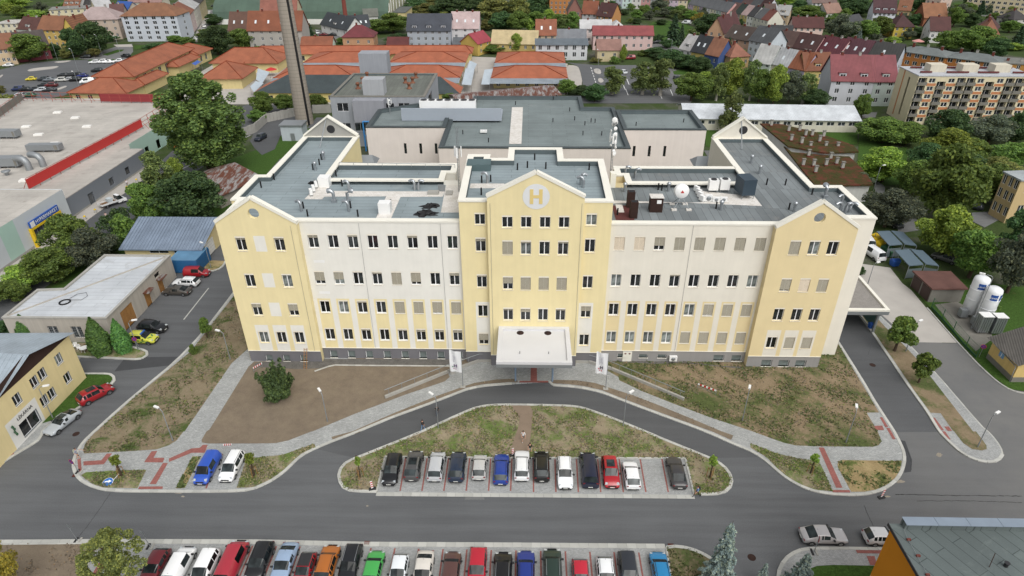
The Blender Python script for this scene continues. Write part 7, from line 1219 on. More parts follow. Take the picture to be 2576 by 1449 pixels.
def car(label,kind,color,p,hd,lod=0,extras='',cat=None,name=None,group=None):
    mm = car_meshes(kind);L,W,H,hood_,belt,cw_,rf,rr,rg,wr = CT[kind];t = thing(name or NAMES.get(kind,'parked_car'),label,cat or ('van' if 'van' in kind else 'car'),(p.x,p.y,.02),group);t.rotation_euler.z = hd
    def put(nm,me,loc=(0,0,0),rz=0.,par=t): return link(nm,me,par,loc,rz)
    bo = put('body',mm['body']);bo.material_slots[0].link = 'OBJECT';bo.material_slots[0].material = paint(color)
    put('windscreen',mm['windscreen']);put('rear_window',mm['rear_window']);put('side_window',mm['sideL']);put('side_window',mm['sideR'])
    yf,yr = L/2-.85,-L/2+.85 if kind != 'bigvan' else -L/2+1.0
    for y in (yf,yr):
        for s in (-1,1):
            wl = put('wheel',mm['wheel'],(s*(W/2-.085),y,wr))
            if lod < 2: put('wheel_arch',mm['arch'],(s*(W/2+.006),y,wr));put('rim',mm['rim'],(s*.012,0,0),0,wl)
    if lod == 0:
        for s in (-1,1):
            h = put('headlight',mm['headlight'],(s*W*.36,L/2-.14,hood_-.19));h.scale.x = s
            put('tail_light',mm['tail_light'],(s*W*.385,-L/2+.06,belt-.18));put('mirror',mm['mirror'],(s*(W/2+.08),L/2-cw_-.32,belt+.03))
        for y,s in ((L/2+.012,1),(-L/2-.012,-1)): put('number_plate',mm['plate'],(0,y,.45))
        put('grille',mm['grille'],(0,L/2-.02,hood_-.34));put('lower_bumper',mm['bumper'],(0,-L/2-.01,.37));put('lower_bumper',mm['bumper'],(0,L/2-.0,.36));put('aerial',mm['ant'],(0,L/2-rr+.2,H))
        if 'r' in extras or 'k' in extras:
            for s in (-1,1): put('roof_rail',mm['rail' if 'r' in extras else 'railb'],(s*(W/2-.3),L/2-(rf+rr)/2,H-.03))
        if 'p' in extras: put('sunroof',mm['pano'],(0,L/2-(rf+rr)/2+.25,H+.006))
        if 'b' in extras: put('roof_panel',mm['roofp'],(0,L/2-(rf+rr)/2,H-.0))
    return t
def near(rc,x,y,kind): p = un(rc,x,y,.25);return Vector((p.x,p.y+CT[kind][0]/2,0))
def far(rc,x,y,kind,z=.9): p = un(rc,x,y,z);return Vector((p.x,p.y-CT[kind][0]/2,0))
PI = math.pi
for lab,rc,x,y,kind,col,face,ex in (
 ('black estate car parked nose out at the left end of the island bays',31,1335,545,'wagon','#0d0f14','C','k'),('dark grey car with black sunroof and silver roof in the second island bay',31,1562,502,'suv','#4a4a4c','A','rp'),('silver hatchback in the island bays left of the navy car',31,1795,507,'mpv','#b9bcc0','A',''),('navy blue car between two silver ones in the island bays',31,2010,514,'suv','#1b2b45','A',''),('small pale silver hatchback left of the bright blue estate',31,2240,492,'small','#bdbdba','A',''),('bright blue estate car in the middle of the island bays',31,2460,540,'wagon','#11399a','A','k'),
 ('white estate car parked tail out beside the black hatchback',32,97,502,'wagon','#e6e8ea','A','k'),('black car with silver roof rails in the island bays',32,300,510,'suv','#0b0c0e','A','r'),('white estate car parked nose out in the island bays',32,540,584,'wagon','#eceef0','C','k'),('dark blue van with ribbed roof in the island bays',32,790,572,'bigvan','#161c38','A',''),('red car with glass roof parked nose out in the island bays',32,1008,574,'suv','#b50f1c','C','p'),('white hatchback next to the empty island bays',32,1222,587,'hatch','#eef0f1','A',''),('dark grey saloon alone at the right end of the island bays',32,1690,580,'sedan','#3a393b','A','')):
    car(lab,kind,col,near(rc,x,y,kind),PI if face == 'C' else 0.,0,ex,group='cars in the island bays')
for lab,rc,x,y,kind,col,face,ex,z in (
 ('dark red hatchback behind the locust tree in the bottom row',30,1640,1145,'hatch','#6e1820','C','',1.2),('white van with dark windscreen at the left of the bottom row',30,1900,1140,'van','#eef0f0','A','',.9),('white hatchback between the white van and the red van',30,2130,1145,'mpv','#f0f1f2','C','',1.35),('long red van in the bottom row',30,2430,1082,'bigvan','#b32636','A','',.9),
 ('black car between the red van and the pale blue saloon',31,100,1072,'suv','#17181b','C','k',1.3),('pale blue saloon in the bottom row',31,352,1100,'sedan','#8ea6c4','C','',.95),('small red car with black roof in the bottom row',31,535,1182,'small','#a8141f','C','b',1.2),('orange car with black roof rails in the bottom row',31,772,1126,'suv','#b8641a','A','k',.85),('black estate car with silver roof rails in the bottom row',31,992,1100,'wagon','#14161b','C','r',1.2),('light green hatchback in the bottom row',31,1222,1182,'hatch','#3fae4c','A','',.8),('small white hatchback right of the green one',31,1462,1202,'small','#e6eaee','C','',1.2),('cream white saloon in the bottom row',31,1712,1182,'sedan','#d9d3c8','C','',.95),('brown hatchback with rose brown roof in the bottom row',31,1985,1190,'hatch','#5c3a34','A','',.8),('red estate car in the bottom row',31,2240,1132,'wagon','#c4182c','C','',1.2),('black car with roof rails left of the royal blue estate',31,2490,1195,'suv','#0d0d10','A','r',.9),
 ('royal blue estate car in the bottom row',32,140,1182,'wagon','#14308c','A','k',.8),('dark green car with silver roof rails in the bottom row',32,402,1162,'suv','#22382f','A','r',.9),('small bright red car near the right end of the bottom row',32,682,1252,'small','#cc1830','C','',1.2),('white hatchback with silver rails near the right end of the bottom row',32,930,1230,'hatch','#eceef0','C','r',1.2),('dark grey people carrier near the right end of the bottom row',32,1150,1174,'mpv','#2a2e36','C','',1.3),('sky blue hatchback at the right end of the bottom row',32,1460,1194,'hatch','#1681bd','A','k',.8)):
    car(lab,kind,col,far(rc,x,y,kind,z),PI if face == 'C' else 0.,0,ex,group='cars in the bottom row')
car('blue van parked on the left pavement bays','van','#1f4fc0',near(30,2015,538,'van'),PI,0,'');car('white people carrier beside the blue van','mpv','#eef0f0',near(30,2268,512,'mpv'),PI,0,'k')
def car2(lab,kind,col,F_,R_,ex='',lod=0,shift=0.): 
    f,r = un(*F_),un(*R_);d = (f-r);c = (f+r)/2+Vector((0,shift,0));return car(lab,kind,col,c,math.atan2(-d.x,d.y),lod,ex)
car2('silver coupe parked by the pharmacy','coupe','#a9afb5',(30,520,30),(20,760,1290),'p');car2('red off-road car parked on the left street','suv','#a5141d',(20,1100,1040),(20,850,1165),'p')
amb = car2('yellow and green chequered ambulance car by the garage','suv','#cdd038',(20,1580,545),(20,1310,535),'r');car2('black car next to the ambulance car','suv','#0f1116',(20,1680,440),(20,1410,415),'k');car2('dark taupe saloon on the left parking strip','sedan','#4a4640',(20,1660,55),(20,1915,62));car2('white hatchback on the left parking strip','wagon','#e9ebee',(10,1760,1415),(10,2000,1425),'k');car2('red van with white lettering by the blue container','van','#a5101c',(10,2110,1325),(10,1870,1330))
L,W = CT['suv'][:2];gp = simple('ambgreen',hx('#1f7a48',.8),.4)
for i in range(6):
    for s in (-1,1):
        if i % 2 == 0 or True: link('chequer',MB().box(-.006,.006,-.17,.17,-.1,.1).mesh('chequer',gp),amb,(s*(W/2+.004),1.15-i*.42,.78 if i % 2 else .58))
for s in (-1,1): link('bonnet_stripe',MB().add([(s*.12,.0,0),(s*.55,-.42,.03),(s*.55,-.15,.0),(s*.12,.28,-.05)],[(0,1,2,3)]).mesh('bonnet_stripe',gp),amb,(0,L/2-.72,1.03))
link('light_bar',MB().box(-.55,.55,-.12,.12,0,.14).mesh('light_bar',M['blue']),amb,(0,.35,1.68))
p = un(33,578,1152);car('silver saloon standing on the road near the corner block','sedan','#a9a6a8',Vector((p.x,p.y+.9,0)),-PI/2,0,'');p = un(33,1062,1158);car('silver white hatchback half hidden by the corner block','small','#cfd0d2',Vector((p.x+1.1,p.y+.8,0)),-PI/2,0,'')
car2('white ambulance van beside the recycling bins','bigvan','#eef0f0',(13,985,1085),(13,1115,1180),'',0);car2('white van mostly hidden by the right wing','bigvan','#e6e8e8',(13,960,985),(13,1000,1040),'',1);car2('grey estate car under the maple','wagon','#5a5c5c',(13,1700,1150),(13,1850,1200),'',1);car2('dark car under the dull tree by the shelters','hatch','#222428',(13,1220,800),(13,1300,850),'',1);car2('dark car in front of the stairwell building','hatch','#2a3038',(13,2010,640),(13,2090,655),'',2)
# flatbed truck
f,r = un(10,1225,585),un(10,1045,645);d = f-r;tr = thing('flatbed_truck','white flatbed pickup truck with wrapped pallet by the hypermarket','truck',((f+r).x/2,(f+r).y/2,.02));tr.rotation_euler.z = math.atan2(-d.x,d.y);mm = car_meshes('van')
def lm(nm,mb,m_,par): return link(nm,mb.mesh(nm,m_),par)
cabm = MB();cabm.add([(x*s,y,z) for s in (1,) for x,y,z in [(-.95,1.0,.4),(.95,1.0,.4),(.95,2.9,.4),(-.95,2.9,.4),(-.95,1.0,1.1),(.95,1.0,1.1),(.93,2.85,.95),(-.93,2.85,.95),(-.82,1.05,2.0),(.82,1.05,2.0),(.8,1.7,2.0),(-.8,1.7,2.0),(.9,2.3,1.1),(-.9,2.3,1.1)]],[(0,3,2,1),(0,1,5,4),(3,7,6,2),(6,7,13,12),(8,9,10,11),(1,2,6,12,5),(0,4,13,7,3)]);lm('cab',cabm,paint('#eceeee'),tr)
lm('windscreen',MB().add([(.9,2.3,1.1),(-.9,2.3,1.1),(-.8,1.7,2.0),(.8,1.7,2.0)],[(0,1,2,3)]),M['carglass'],tr);lm('rear_window',MB().add([(-.95,1.0,1.1),(.95,1.0,1.1),(.82,1.05,2.0),(-.82,1.05,2.0)],[(0,1,2,3)]),M['carglass'],tr)
for s in (1,-1): lm('side_window',MB().add([(s*.95,1.0,1.1),(s*.9,2.3,1.1),(s*.8,1.7,2.0),(s*.82,1.05,2.0)],[(0,1,2,3)]),M['carglass'],tr)
tbed = MB().box(-1.0,1.0,-2.6,.9,.75,.82);lm('bed',tbed,M['wood_dk'],tr)
for a in ((-1.03,-.98,-2.6,.9),(.98,1.03,-2.6,.9),(-1.0,1.0,-2.65,-2.6)): lm('bed_side',MB().box(*a,.75,1.15),paint('#dcdedd'),tr)
for y in (1.95,-1.5):
    for s in (-1,1): wl = link('wheel',mm['wheel'],tr,(s*.86,y,.33));link('rim',mm['rim'],wl)
pl = thing('wrapped_pallet','plastic wrapped pallet load on the flatbed truck','pallet',(tr.location.x,tr.location.y,.84));pl.rotation_euler.z = tr.rotation_euler.z
for i in range(4): lm('carton',MB().box(-.6,.6,-.9,.1,i*.22+.12,i*.22+.32),mat('wrap',hx('#c9d2d6',.8),.35,.1,3,.1),pl)
lm('pallet_base',MB().box(-.6,.6,-.9,.1,0,.11),M['wood'],pl)
# cars of the far car park and town streets
FAR = [(0,945,637,'wagon','#e6e8ea',100,'white car in the carpark row under the roundabout, first'),(0,1025,633,'suv','#eceeee',100,'white car in the carpark row under the roundabout, second'),(0,1090,634,'sedan','#f0f0f0',100,'white car in the carpark row under the roundabout, third'),(0,1188,622,'hatch','#e2e4e6',100,'white car at the market house end of the carpark'),(0,970,722,'suv','#14161a',100,'lone black car in the car park aisle'),(0,305,808,'small','#e0cc1e',105,'small bright yellow car in the car park'),(0,432,810,'suv','#30363c',100,'dark car right of the yellow one'),(0,492,815,'sedan','#70767c',100,'grey saloon right of the yellow car'),(0,627,768,'hatch','#22262a',100,'black hatchback, first of the middle carpark row'),(0,695,766,'hatch','#2a2c30',100,'dark car, second of the middle carpark row'),(0,757,768,'suv','#101216',100,'black car, third of the middle carpark row'),(0,822,776,'hatch','#15257a',100,'deep blue car beside the white delivery van'),(0,605,818,'mpv','#c9c9c2',100,'beige silver car in the middle of the car park'),(0,680,813,'hatch','#b0b3b5',100,'silver car in the middle of the car park'),(0,752,815,'suv','#0f1114',100,'black car before the white delivery van'),(0,868,835,'bigvan','#f0f2f4',125,'white delivery van at the market house'),(0,175,912,'van','#1c2c58',100,'dark blue van at the left of the carpark front row'),(0,240,913,'hatch','#15171a',100,'black hatchback beside the dark blue van'),(0,340,910,'hatch','#2a3038',100,'dark blue grey car in the carpark front row'),(0,405,918,'wagon','#bfc3c8',100,'silver estate in the carpark front row'),(0,490,918,'sedan','#33383c',100,'charcoal saloon in the carpark front row'),(0,432,868,'hatch','#23282e',100,'dark car left of the maroon one'),(0,507,872,'suv','#6a1a1c',100,'maroon car in the car park'),(0,175,978,'wagon','#b9bdc2',100,'silver estate near the sign frame'),(0,287,972,'hatch','#2f6b4a',100,'green car beside the sign frame'),(0,858,582,'wagon','#16181c',95,'black car on the road below the dark chestnuts'),(0,1260,575,'suv','#1b1d22',70,'black car entering the roundabout'),(0,75,668,'hatch','#e8e8e8',100,'white car before the cream shop house'),
 (0,2045,270,'hatch','#e6e6e6',35,'white car low on the sloping street'),(0,2030,300,'sedan','#dadada',35,'second white car low on the sloping street'),(0,2085,190,'hatch','#e2e2e2',30,'white car midway on the sloping street'),(0,2100,160,'wagon','#d6d8da',30,'silver car high on the sloping street'),(0,2155,65,'sedan','#26282c',80,'dark car at the top of the sloping street'),(0,1970,400,'hatch','#ececec',40,'white car at the foot of the sloping street'),
 (1,675,358,'sedan','#6a1c22',90,'dark red car in the workshop yard'),(1,762,358,'sedan','#181a1e',90,'black saloon in the workshop yard'),(1,852,354,'sedan','#111216',90,'black car beside the maroon hipped house'),(1,735,318,'hatch','#202226',70,'left black car against the white workshop'),(1,778,318,'hatch','#26282c',70,'middle black car against the white workshop'),(1,815,316,'hatch','#1c1e22',70,'right black car against the white workshop'),(1,615,335,'hatch','#d6d8da',20,'white car at the spruces'),(1,40,1405,'suv','#1b2434',170,'dark blue car on the curved road by the chimney'),
 (2,1660,805,'wagon','#1d2530',185,'dark car driving on the road behind the pavilion'),(2,1457,435,'suv','#161a20',95,'black car at the road bend'),(2,1190,595,'van','#8a1c26',100,'dark red van at the pink building'),(2,1755,240,'bigvan','#dfe2e4',60,'white camper van on the slope'),(2,1120,735,'hatch','#d6dade',20,'white car hidden behind the birches'),(3,95,240,'hatch','#c9ccd0',100,'silver car by the unplastered house'),(10,1960,165,'hatch','#e2e4e6',130,'white car under the birch by the hypermarket street'),(10,1930,130,'suv','#8a1a22',130,'red car under the birch by the hypermarket street'),(10,1370,650,'hatch','#2a3a44',150,'dark teal car behind the bushes on the hypermarket street')]
for rc,x,y,kind,col,ang,lab in FAR: p = un(rc,x,y,.2);car(lab,kind,col,Vector((p.x,p.y+.6,0)),rad(ang),2)
# ================================================================== PEOPLE
def person(label,p,hd,shirt,legs,shoes='#202226',hair='#2a2018',stride=.25,bag=None,shorts=False,arm=.3,height=1.75):
    """one continuous skinned body posed mid-stride; hair and bag are children"""
    k = height/1.75;s = stride
    V = [(0,0,.95),(0,0,1.15),(0,.02,1.36),(0,.03,1.50),(0,.05,1.64),(0,.05,1.73),
         (.09,0,.90),(.10,s*.55+.04,.50),(.10,s*.9-.02,.10),(.10,s*.9+.14,.05),(-.09,0,.90),(-.10,-s*.4+.05,.50),(-.10,-s*1.1-.02,.14),(-.10,-s*1.1+.12,.05),
         (.19,.02,1.42),(.25,-arm*.35,1.14),(.22,-arm*.2+.14,.92),(.21,-arm*.2+.2,.83),(-.19,.02,1.42),(-.25,arm*.5,1.15),(-.21,arm*.9+.1,.95),(-.20,arm+.17,.88)]
    R = [.14,.13,.15,.055,.085,.08,.09,.06,.045,.045,.09,.06,.045,.045,.065,.045,.035,.035,.065,.045,.035,.035]
    E = [(0,1),(1,2),(2,3),(3,4),(4,5),(0,6),(6,7),(7,8),(8,9),(0,10),(10,11),(11,12),(12,13),(2,14),(14,15),(15,16),(16,17),(2,18),(18,19),(19,20),(20,21)]
    n0 = len(V)
    for hnd,sx in ((17,1),(21,-1)):                     # five short fingers at each hand
        bx,by,bz = V[hnd]
        for f,(dx,dy,dz) in enumerate(((0,.06,-.01),(.02*sx,.035,-.075),(.007*sx,.02,-.085),(-.007*sx,.005,-.08),(-.02*sx,-.012,-.065))): V.append((bx+dx,by+dy,bz+dz));R.append(.011);E.append((hnd,len(V)-1))
    me = bpy.data.meshes.new('body');me.from_pydata([(x*k,y*k,z*k) for x,y,z in V],E,[]);o = bpy.data.objects.new('body',me);COL.objects.link(o)
    m1 = o.modifiers.new('s','SKIN'); 
    for i,sv in enumerate(me.skin_vertices[0].data): sv.radius = (R[i]*k,R[i]*k*.85);sv.use_root = i == 0
    m2 = o.modifiers.new('d','SUBSURF');m2.levels = m2.render_levels = 1
    bpy.context.view_layer.update();ev = bpy.data.meshes.new_from_object(o.evaluated_get(bpy.context.evaluated_depsgraph_get()));bpy.data.objects.remove(o)
    ev.materials.clear()
    for m_ in (M['skin'],simple('cl'+shirt,hx(shirt,.85),.85),simple('cl'+legs,hx(legs,.85),.85),simple('cl'+shoes,hx(shoes,.85),.7)): ev.materials.append(m_)
    A = [Vector((x*k,y*k,z*k)) for x,y,z in V]
    for f in ev.polygons:
        c = f.center;i = min(range(len(A)),key=lambda j: (A[j]-c).length);z = c.z/k
        if i in (8,9,12,13): mi = 3 if z < .11 else (0 if shorts else 2)
        elif i in (6,7,10,11,0): mi = 0 if (shorts and z < .52) else 2 if z < .97 else 1
        elif i in (1,2,14,18): mi = 1
        elif i in (15,19): mi = 1 if z > 1.18 else 0
        else: mi = 0
        f.material_index = mi;f.use_smooth = True
    t = thing('person',label,'person',(p.x,p.y,p.z));t.rotation_euler.z = hd;link('body',ev,t);hm = MB();hz_ = 1.685*k
    for i in range(5):
        a0,a1 = -.25+i*.365,-.25+(i+1)*.365
        for j in range(12):
            b0,b1 = 6.283*j/12,6.283*(j+1)/12;rr = .098*k;hm.add([(rr*math.cos(a)*math.cos(b),.03*k+rr*1.1*math.cos(a)*math.sin(b)-.012,hz_+rr*1.05*math.sin(a)) for a,b in ((a0,b0),(a0,b1),(a1,b1),(a1,b0))],[(0,1,2,3)],0,True)
    link('hair',hm.mesh('hair',simple('hair'+hair,hx(hair,.7),.7)),t)
    nm = MB().add([(-.014*k,.148*k,1.655*k),(.014*k,.148*k,1.655*k),(0,.168*k,1.645*k),(0,.142*k,1.695*k)],[(0,1,2),(0,2,3),(1,3,2)]);nm.box(-.042*k,-.02*k,.134*k,.146*k,1.69*k,1.7*k,1);nm.box(.02*k,.042*k,.134*k,.146*k,1.69*k,1.7*k,1);nm.box(-.025*k,.025*k,.134*k,.144*k,1.605*k,1.615*k,1);link('face',nm.mesh('face',[M['skin'],M['dark']]),t)
    if bag: link('bag',MB().box(-.16,.16,-.24*k,-.11*k,1.08*k,1.46*k).mesh('bag',simple('bag'+bag,hx(bag,.8),.8)),t)
    return t
person('person in black top and jeans with backpack by the lamp post',un(21,1825,1290),rad(20),'#17181b','#2a3a55','#202226','#8a7a70',.3,'#0f1012');person('person in black top and light jeans crossing the loop road',un(21,1680,1432),rad(-25),'#141518','#6f8fb5','#e6e6e6','#3a2418',.28)
person('person in white shirt and grey shorts on the trodden path',un(32,112,92,.12),rad(185),'#e0e0e0','#6f6f72','#d0d0d0','#3a2a20',.25,None,True);person('person in black printed shirt and grey shorts on the trodden path',un(32,180,215,.12),rad(178),'#121214','#a5a8a0','#303236','#2a1c14',.22,None,True)
person('person in blue shirt striding past the island kerb',un(32,1855,652),rad(110),'#6f8fb8','#14161c','#0d0d0f','#5a2a1c',.42,'#2a2c30');person('person in grey hoodie and black shorts on the pavement corner',un(30,795,268,.1),rad(-60),'#9a9fae','#15161a','#8a5a58','#5a4a40',.15,'#b5b8a0',True,.6)
person('person with white top carrying a bag by the hypermarket wall',un(10,1285,430,.1),rad(10),'#d9d2d6','#1c1d22','#26262a','#3a2a22',.2);person('person in pale top crossing the hypermarket street',un(10,1080,765),rad(60),'#d6b9b0','#4a5a3c','#26262a','#2a1c14',.25)
# ================================================================== STREET FURNITURE
def lamp(label,rc,x,y,h,hd,arm=.9,name='street_lamp'):
    p = un(rc,x,y);t = thing(name,label,'lamp post',(p.x,p.y,0));d = Vector((math.cos(hd),math.sin(hd),0));MB().tube([p,p+UZ*.9],.085,8).build('base',M['galv'],t);MB().tube([p+UZ*.9,p+UZ*(h-.25),p+UZ*h+d*.25,p+UZ*(h+.05)+d*arm*.6],[.06,.05,.045,.04],8).build('pole',M['galv'],t)
    q = p+UZ*(h+.06)+d*arm;MB().obox(q,d,.75,.28,h-.0,h+.16).build('lamp_head',M['whitepaint'],t);return t
for lab,rc,x,y,h,hd in (('on the bare earth beside the evergreen bush',21,720,1350,4.7,2.2),('on the loop road kerb by the walking person',21,1835,1415,5.2,2.4),('at the loop road right of the canopy',22,1117,1395,5.2,.7),('standing on the right hand lawn',22,2315,1340,4.9,1.2),('at the top of the earth slope by the left wing',20,2320,725,5,2.8),('in the middle of the earth slope',30,1742,95,5.2,2.7),('in front of the pharmacy',20,535,1312,5.2,.3),('beside the slim thuja',20,1392,625,5.2,.3),('near the right end of the right hand lawn',33,780,112,5.2,1.2),('on the tip of the tree lined verge',33,2105,156,5.2,.5),('between the two young street trees',23,1385,640,5.2,.5),('at the corner of the cream garage',10,2125,1250,5,2.6),('beside the side canopy',13,1005,1405,4,.4)): lamp('slim grey street lamp '+lab,rc,x,y,h,hd)
lamp('tall grey lamp mast in front of the white tanks',23,2040,415,9.5,2.6,1.4);lamp('lamp at the bottom beside the large blue spruce',32,1990,1420,4.6,.3)
for x,y in ((480,605),(580,600),(645,575),(900,565),(1030,560),(1220,575),(830,980),(790,720)): lamp('tall lamp mast around the far car park',0,x,y,8.5,2.5,1.5)['group'] = 'lamp masts of the far car park'
lamp('lamp mast on the road island behind the pavilion',2,865,720,8,2.0,1.4);lamp('lamp mast at the dark bush belt',2,1585,660,10,2.6,1.6);lamp('lamp mast before the maroon hipped house',1,1070,460,9,1.5,.6);lamp('lamp mast beside the mossy roof corner',13,1060,470,6,.3,.9)
def sign_post(label,rc,x,y,h,face,kind,base=True,lean=(0,0),zb=0.):
    p = un(rc,x,y,zb);t = thing('road_sign',label,'road sign',(p.x,p.y,zb));top = p+Vector((lean[0],lean[1],h));MB().tube([p,top],.035,6).build('post',M['galv'],t);d = Vector((math.sin(face),-math.cos(face),0));sd_ = Vector((d.y,-d.x,0));c = top-UZ*.3+d*.05
    def disc(r,e,nm,m_,par): ns = 24;MB().add([c+d*e]+[c+d*e+(sd_*math.cos(6.283*i/ns)+UZ*math.sin(6.283*i/ns))*r for i in range(ns)],[(0,i+1,(i+1) % ns+1) for i in range(ns)]).build(nm,m_,par)
    if kind == 'back': disc(.36,.0,'sign_disc',M['galv'],t)
    else:
        disc(.36,.0,'sign_disc',M['red'],t);disc(.30,.012,'sign_face',simple('signnavy',hx('#2f3f9a',.8),.4),t)
        for a in (.785,2.356): v = sd_*math.cos(a)+UZ*math.sin(a);w_ = sd_*-math.sin(a)*.03+UZ*math.cos(a)*.03;q = c+d*.02;MB().add([q-v*.29-w_,q+v*.29-w_,q+v*.29+w_,q-v*.29+w_],[(0,1,2,3)]).build('sign_bar',M['red'],t)
    if base:
        for k in (-1,1): MB().obox((p.x+k*.22,p.y),(0,1),.75,.2,zb,zb+.1).build('foot_block',M['rubber'] if k < 0 else M['concrete'],t)
sign_post('no stopping sign on the left pavement corner',30,800,402,2.1,-.3,'no',True,(-.25,-.1),.1);sign_post('grey back of a round sign at the near road edge, left one',30,785,1095,2.2,2.6,'back',True,(-.5,.2));sign_post('grey back of a round sign beside the locust tree',30,1515,1155,2.2,2.8,'back',True,(-.5,.2));sign_post('no stopping sign beside the silver saloon',33,465,1210,2.1,1.2,'no',True,(.1,.2),.1);sign_post('no stopping sign by the ambulance car',20,1425,640,2.6,.2,'no',False,(-.4,0),.1);sign_post('no stopping sign on the compound fence',23,2120,700,2.3,-.5,'no',False)
p = un(30,1085,505,.2);t = thing('fallen_arrow_sign','round blue sign with white arrow lying on the lawn','road sign',(p.x,p.y,.12));ns = 28
for nm,r,z,m_ in (('sign_rim',.60,.2,M['whitepaint']),('sign_face',.55,.215,simple('arrowblue',hx('#1f6fc8',.8),.4))): MB().add([(p.x,p.y,z)]+[(p.x+r*math.cos(6.283*i/ns),p.y+r*.95*math.sin(6.283*i/ns),z+.22*math.sin(6.283*i/ns)*r) for i in range(ns)],[(0,i+1,(i+1) % ns+1) for i in range(ns)]).build(nm,m_,t)
MB().add([(p.x+x,p.y+y,.245+.22*y) for x,y in ((-.35,-.08),(.08,.0),(.06,-.14),(.42,.12),(.0,.3),(.03,.17),(-.38,.08))],[(0,1,2,3,4,5,6)]).build('arrow',M['whitepaint'],t);q = un(30,1200,428,.2);MB().tube([p+Vector((.5,.3,.05)),q+UZ*.1],.035,6).build('post',M['whitepaint'],t)
def beacon(label,rc,x,y,lean=(0,0),zb=0.):
    p = un(rc,x,y,zb);t = thing('beacon_board',label,'beacon board',(p.x,p.y,zb));MB().obox(p,(1,.3),.8,.4,zb,zb+.12).build('foot',M['rubber'],t);u_ = Vector((.25,.06,0));n = 7;L_ = Vector((lean[0],lean[1],1.0))
    for i in range(n): a,b = p+UZ*.12+L_*(i/n),p+UZ*.12+L_*((i+1)/n);sk = UZ*.1;MB().add([a-u_*.5,a+u_*.5+sk,b+u_*.5+sk,b-u_*.5],[(0,1,2,3)]).build('stripe',M['red'] if i % 2 else M['whitepaint'],t)
beacon('red and white beacon board at the left bay of the island',31,1172,575,(-.1,.1),.1);beacon('tilted red and white beacon board on the road at the right',33,1140,660,(.25,.2));beacon('red and white beacon board behind the white estate car',32,8,235,(0,0),.1)
def barrier(label,rc,a,b,z=.75,flat=False):
    A,B = un(rc,*a,.1),un(rc,*b,.1);t = thing('barrier',label,'barrier',(A.x,A.y,.1));n = 9;zz = .15 if flat else z
    for i in range(n): p,q = A+(B-A)*i/n,A+(B-A)*(i+1)/n;MB().obox((p+q)/2,B-A,(q-p).length,.05,zz,zz+.25).build('stripe',M['red'] if i % 2 else M['whitepaint'],t)
    if not flat:
        for p in (A,B): MB().tube([(p.x,p.y,.1),(p.x,p.y,z+.25)],.03,6).build('leg',M['galv'],t)
        MB().tube([A+UZ*.3,B+UZ*.3],.02,5).build('rail',M['galv'],t)
barrier('red and white plank barrier standing on the right hand lawn',22,(1862,1010),(2048,1080));barrier('red and white barrier standing by the evergreen bush',21,(-20,850),(70,800));barrier('low red and white barrier lying by the white people carrier',30,(2248,140),(2335,135),.3,True)
def flag(label,rc,x,y,h,hang,word,cols):
    p = un(rc,x,y);t = thing('flag_pole',label,'flag',(p.x,p.y,0));MB().tube([p,p+UZ*h],[.05,.03],8).build('pole',M['galv'],t);MB().obox(p,X,.7,.55,0,.18).build('foot',M['concrete'],t);W_,Hh = 1.6,3.3;fm = MB();nx,nz = 8,10
    P = lambda i,j: (p.x-W_*i/nx,p.y+.16*math.sin(i*1.1+j*.35)*(i/nx),h-.1-Hh*j/nz+.28*(i/nx)**1.5*(1 if j < nz else .3)-.25*(1-i/nx)*(j/nz))
    for i in range(nx):
        for j in range(nz): fm.add([P(i,j),P(i+1,j),P(i+1,j+1),P(i,j+1)],[(0,1,2,3)],0,True)
    f = fm.build('banner',simple('flagcloth',hx('#e2e3e4',.9),.8),t)
    for dx,dz,w_,hh,c in ((-1.0,-2.3,.13,.5,cols[0]),(-.7,-2.35,.13,.5,cols[0]),(-.85,-2.32,.2,.12,cols[0]),(-1.05,-2.75,.15,.15,cols[1]),(-.8,-2.85,.15,.15,cols[1]),(-1.2,-2.45,.15,.15,cols[2])): MB().box(p.x+dx-w_/2,p.x+dx+w_/2,p.y-.2,p.y-.19,h+dz-hh/2,h+dz+hh/2).build('emblem_piece',simple('fl'+c,hx(c,.85),.7),f)
    me = text_mesh(word,.2,simple('fltext',hx('#9a9aa8',.85),.8),ext=.002);o = link('lettering',me,f);o.rotation_euler = (rad(90),rad(-90),0);o.location = (-.95,-.2,h-1.15)
flag('white hospital banner on a pole left of the entrance',21,2083,1000,6.2,0,'NEMOCNICE\nV CHEBU',('#6a5a78','#b58aa5','#3f8a5a'));flag('white hospital banner with red emblem on a pole right of the entrance',22,942,1020,6.2,0,'KARLOVARSKÁ\nKRAJSKÁ\nNEMOCNICE',('#5a5560','#c02840','#c02840'))
p = un(21,1978,855,.1);t = thing('litter_bin','concrete litter bin at the end of the ramp wall','litter bin',(p.x,p.y,.1));MB().obox(p,(1,.25),.7,.7,.1,1.0).build('casing',M['concrete'],t);MB().obox(p,(1,.25),.55,.55,1.0,1.06).build('opening',M['dark'],t)
a,b = un(21,510,795),None;t = thing('ladder','wooden ladder leaning against the grey plinth','ladder',(a.x,a.y,.05))
for s in (-.2,.2): MB().tube([(a.x+s,a.y-.6,.1),(a.x+s-.05,75.5,2.6)],.04,5).build('rail',M['wood'],t)
for i in range(8): f_ = (i+.5)/8;q = Vector((a.x,a.y-.6,.1)).lerp(Vector((a.x-.05,75.5,2.6)),f_);MB().tube([q-X*.2,q+X*.2],.025,5).build('rung',M['wood'],t)
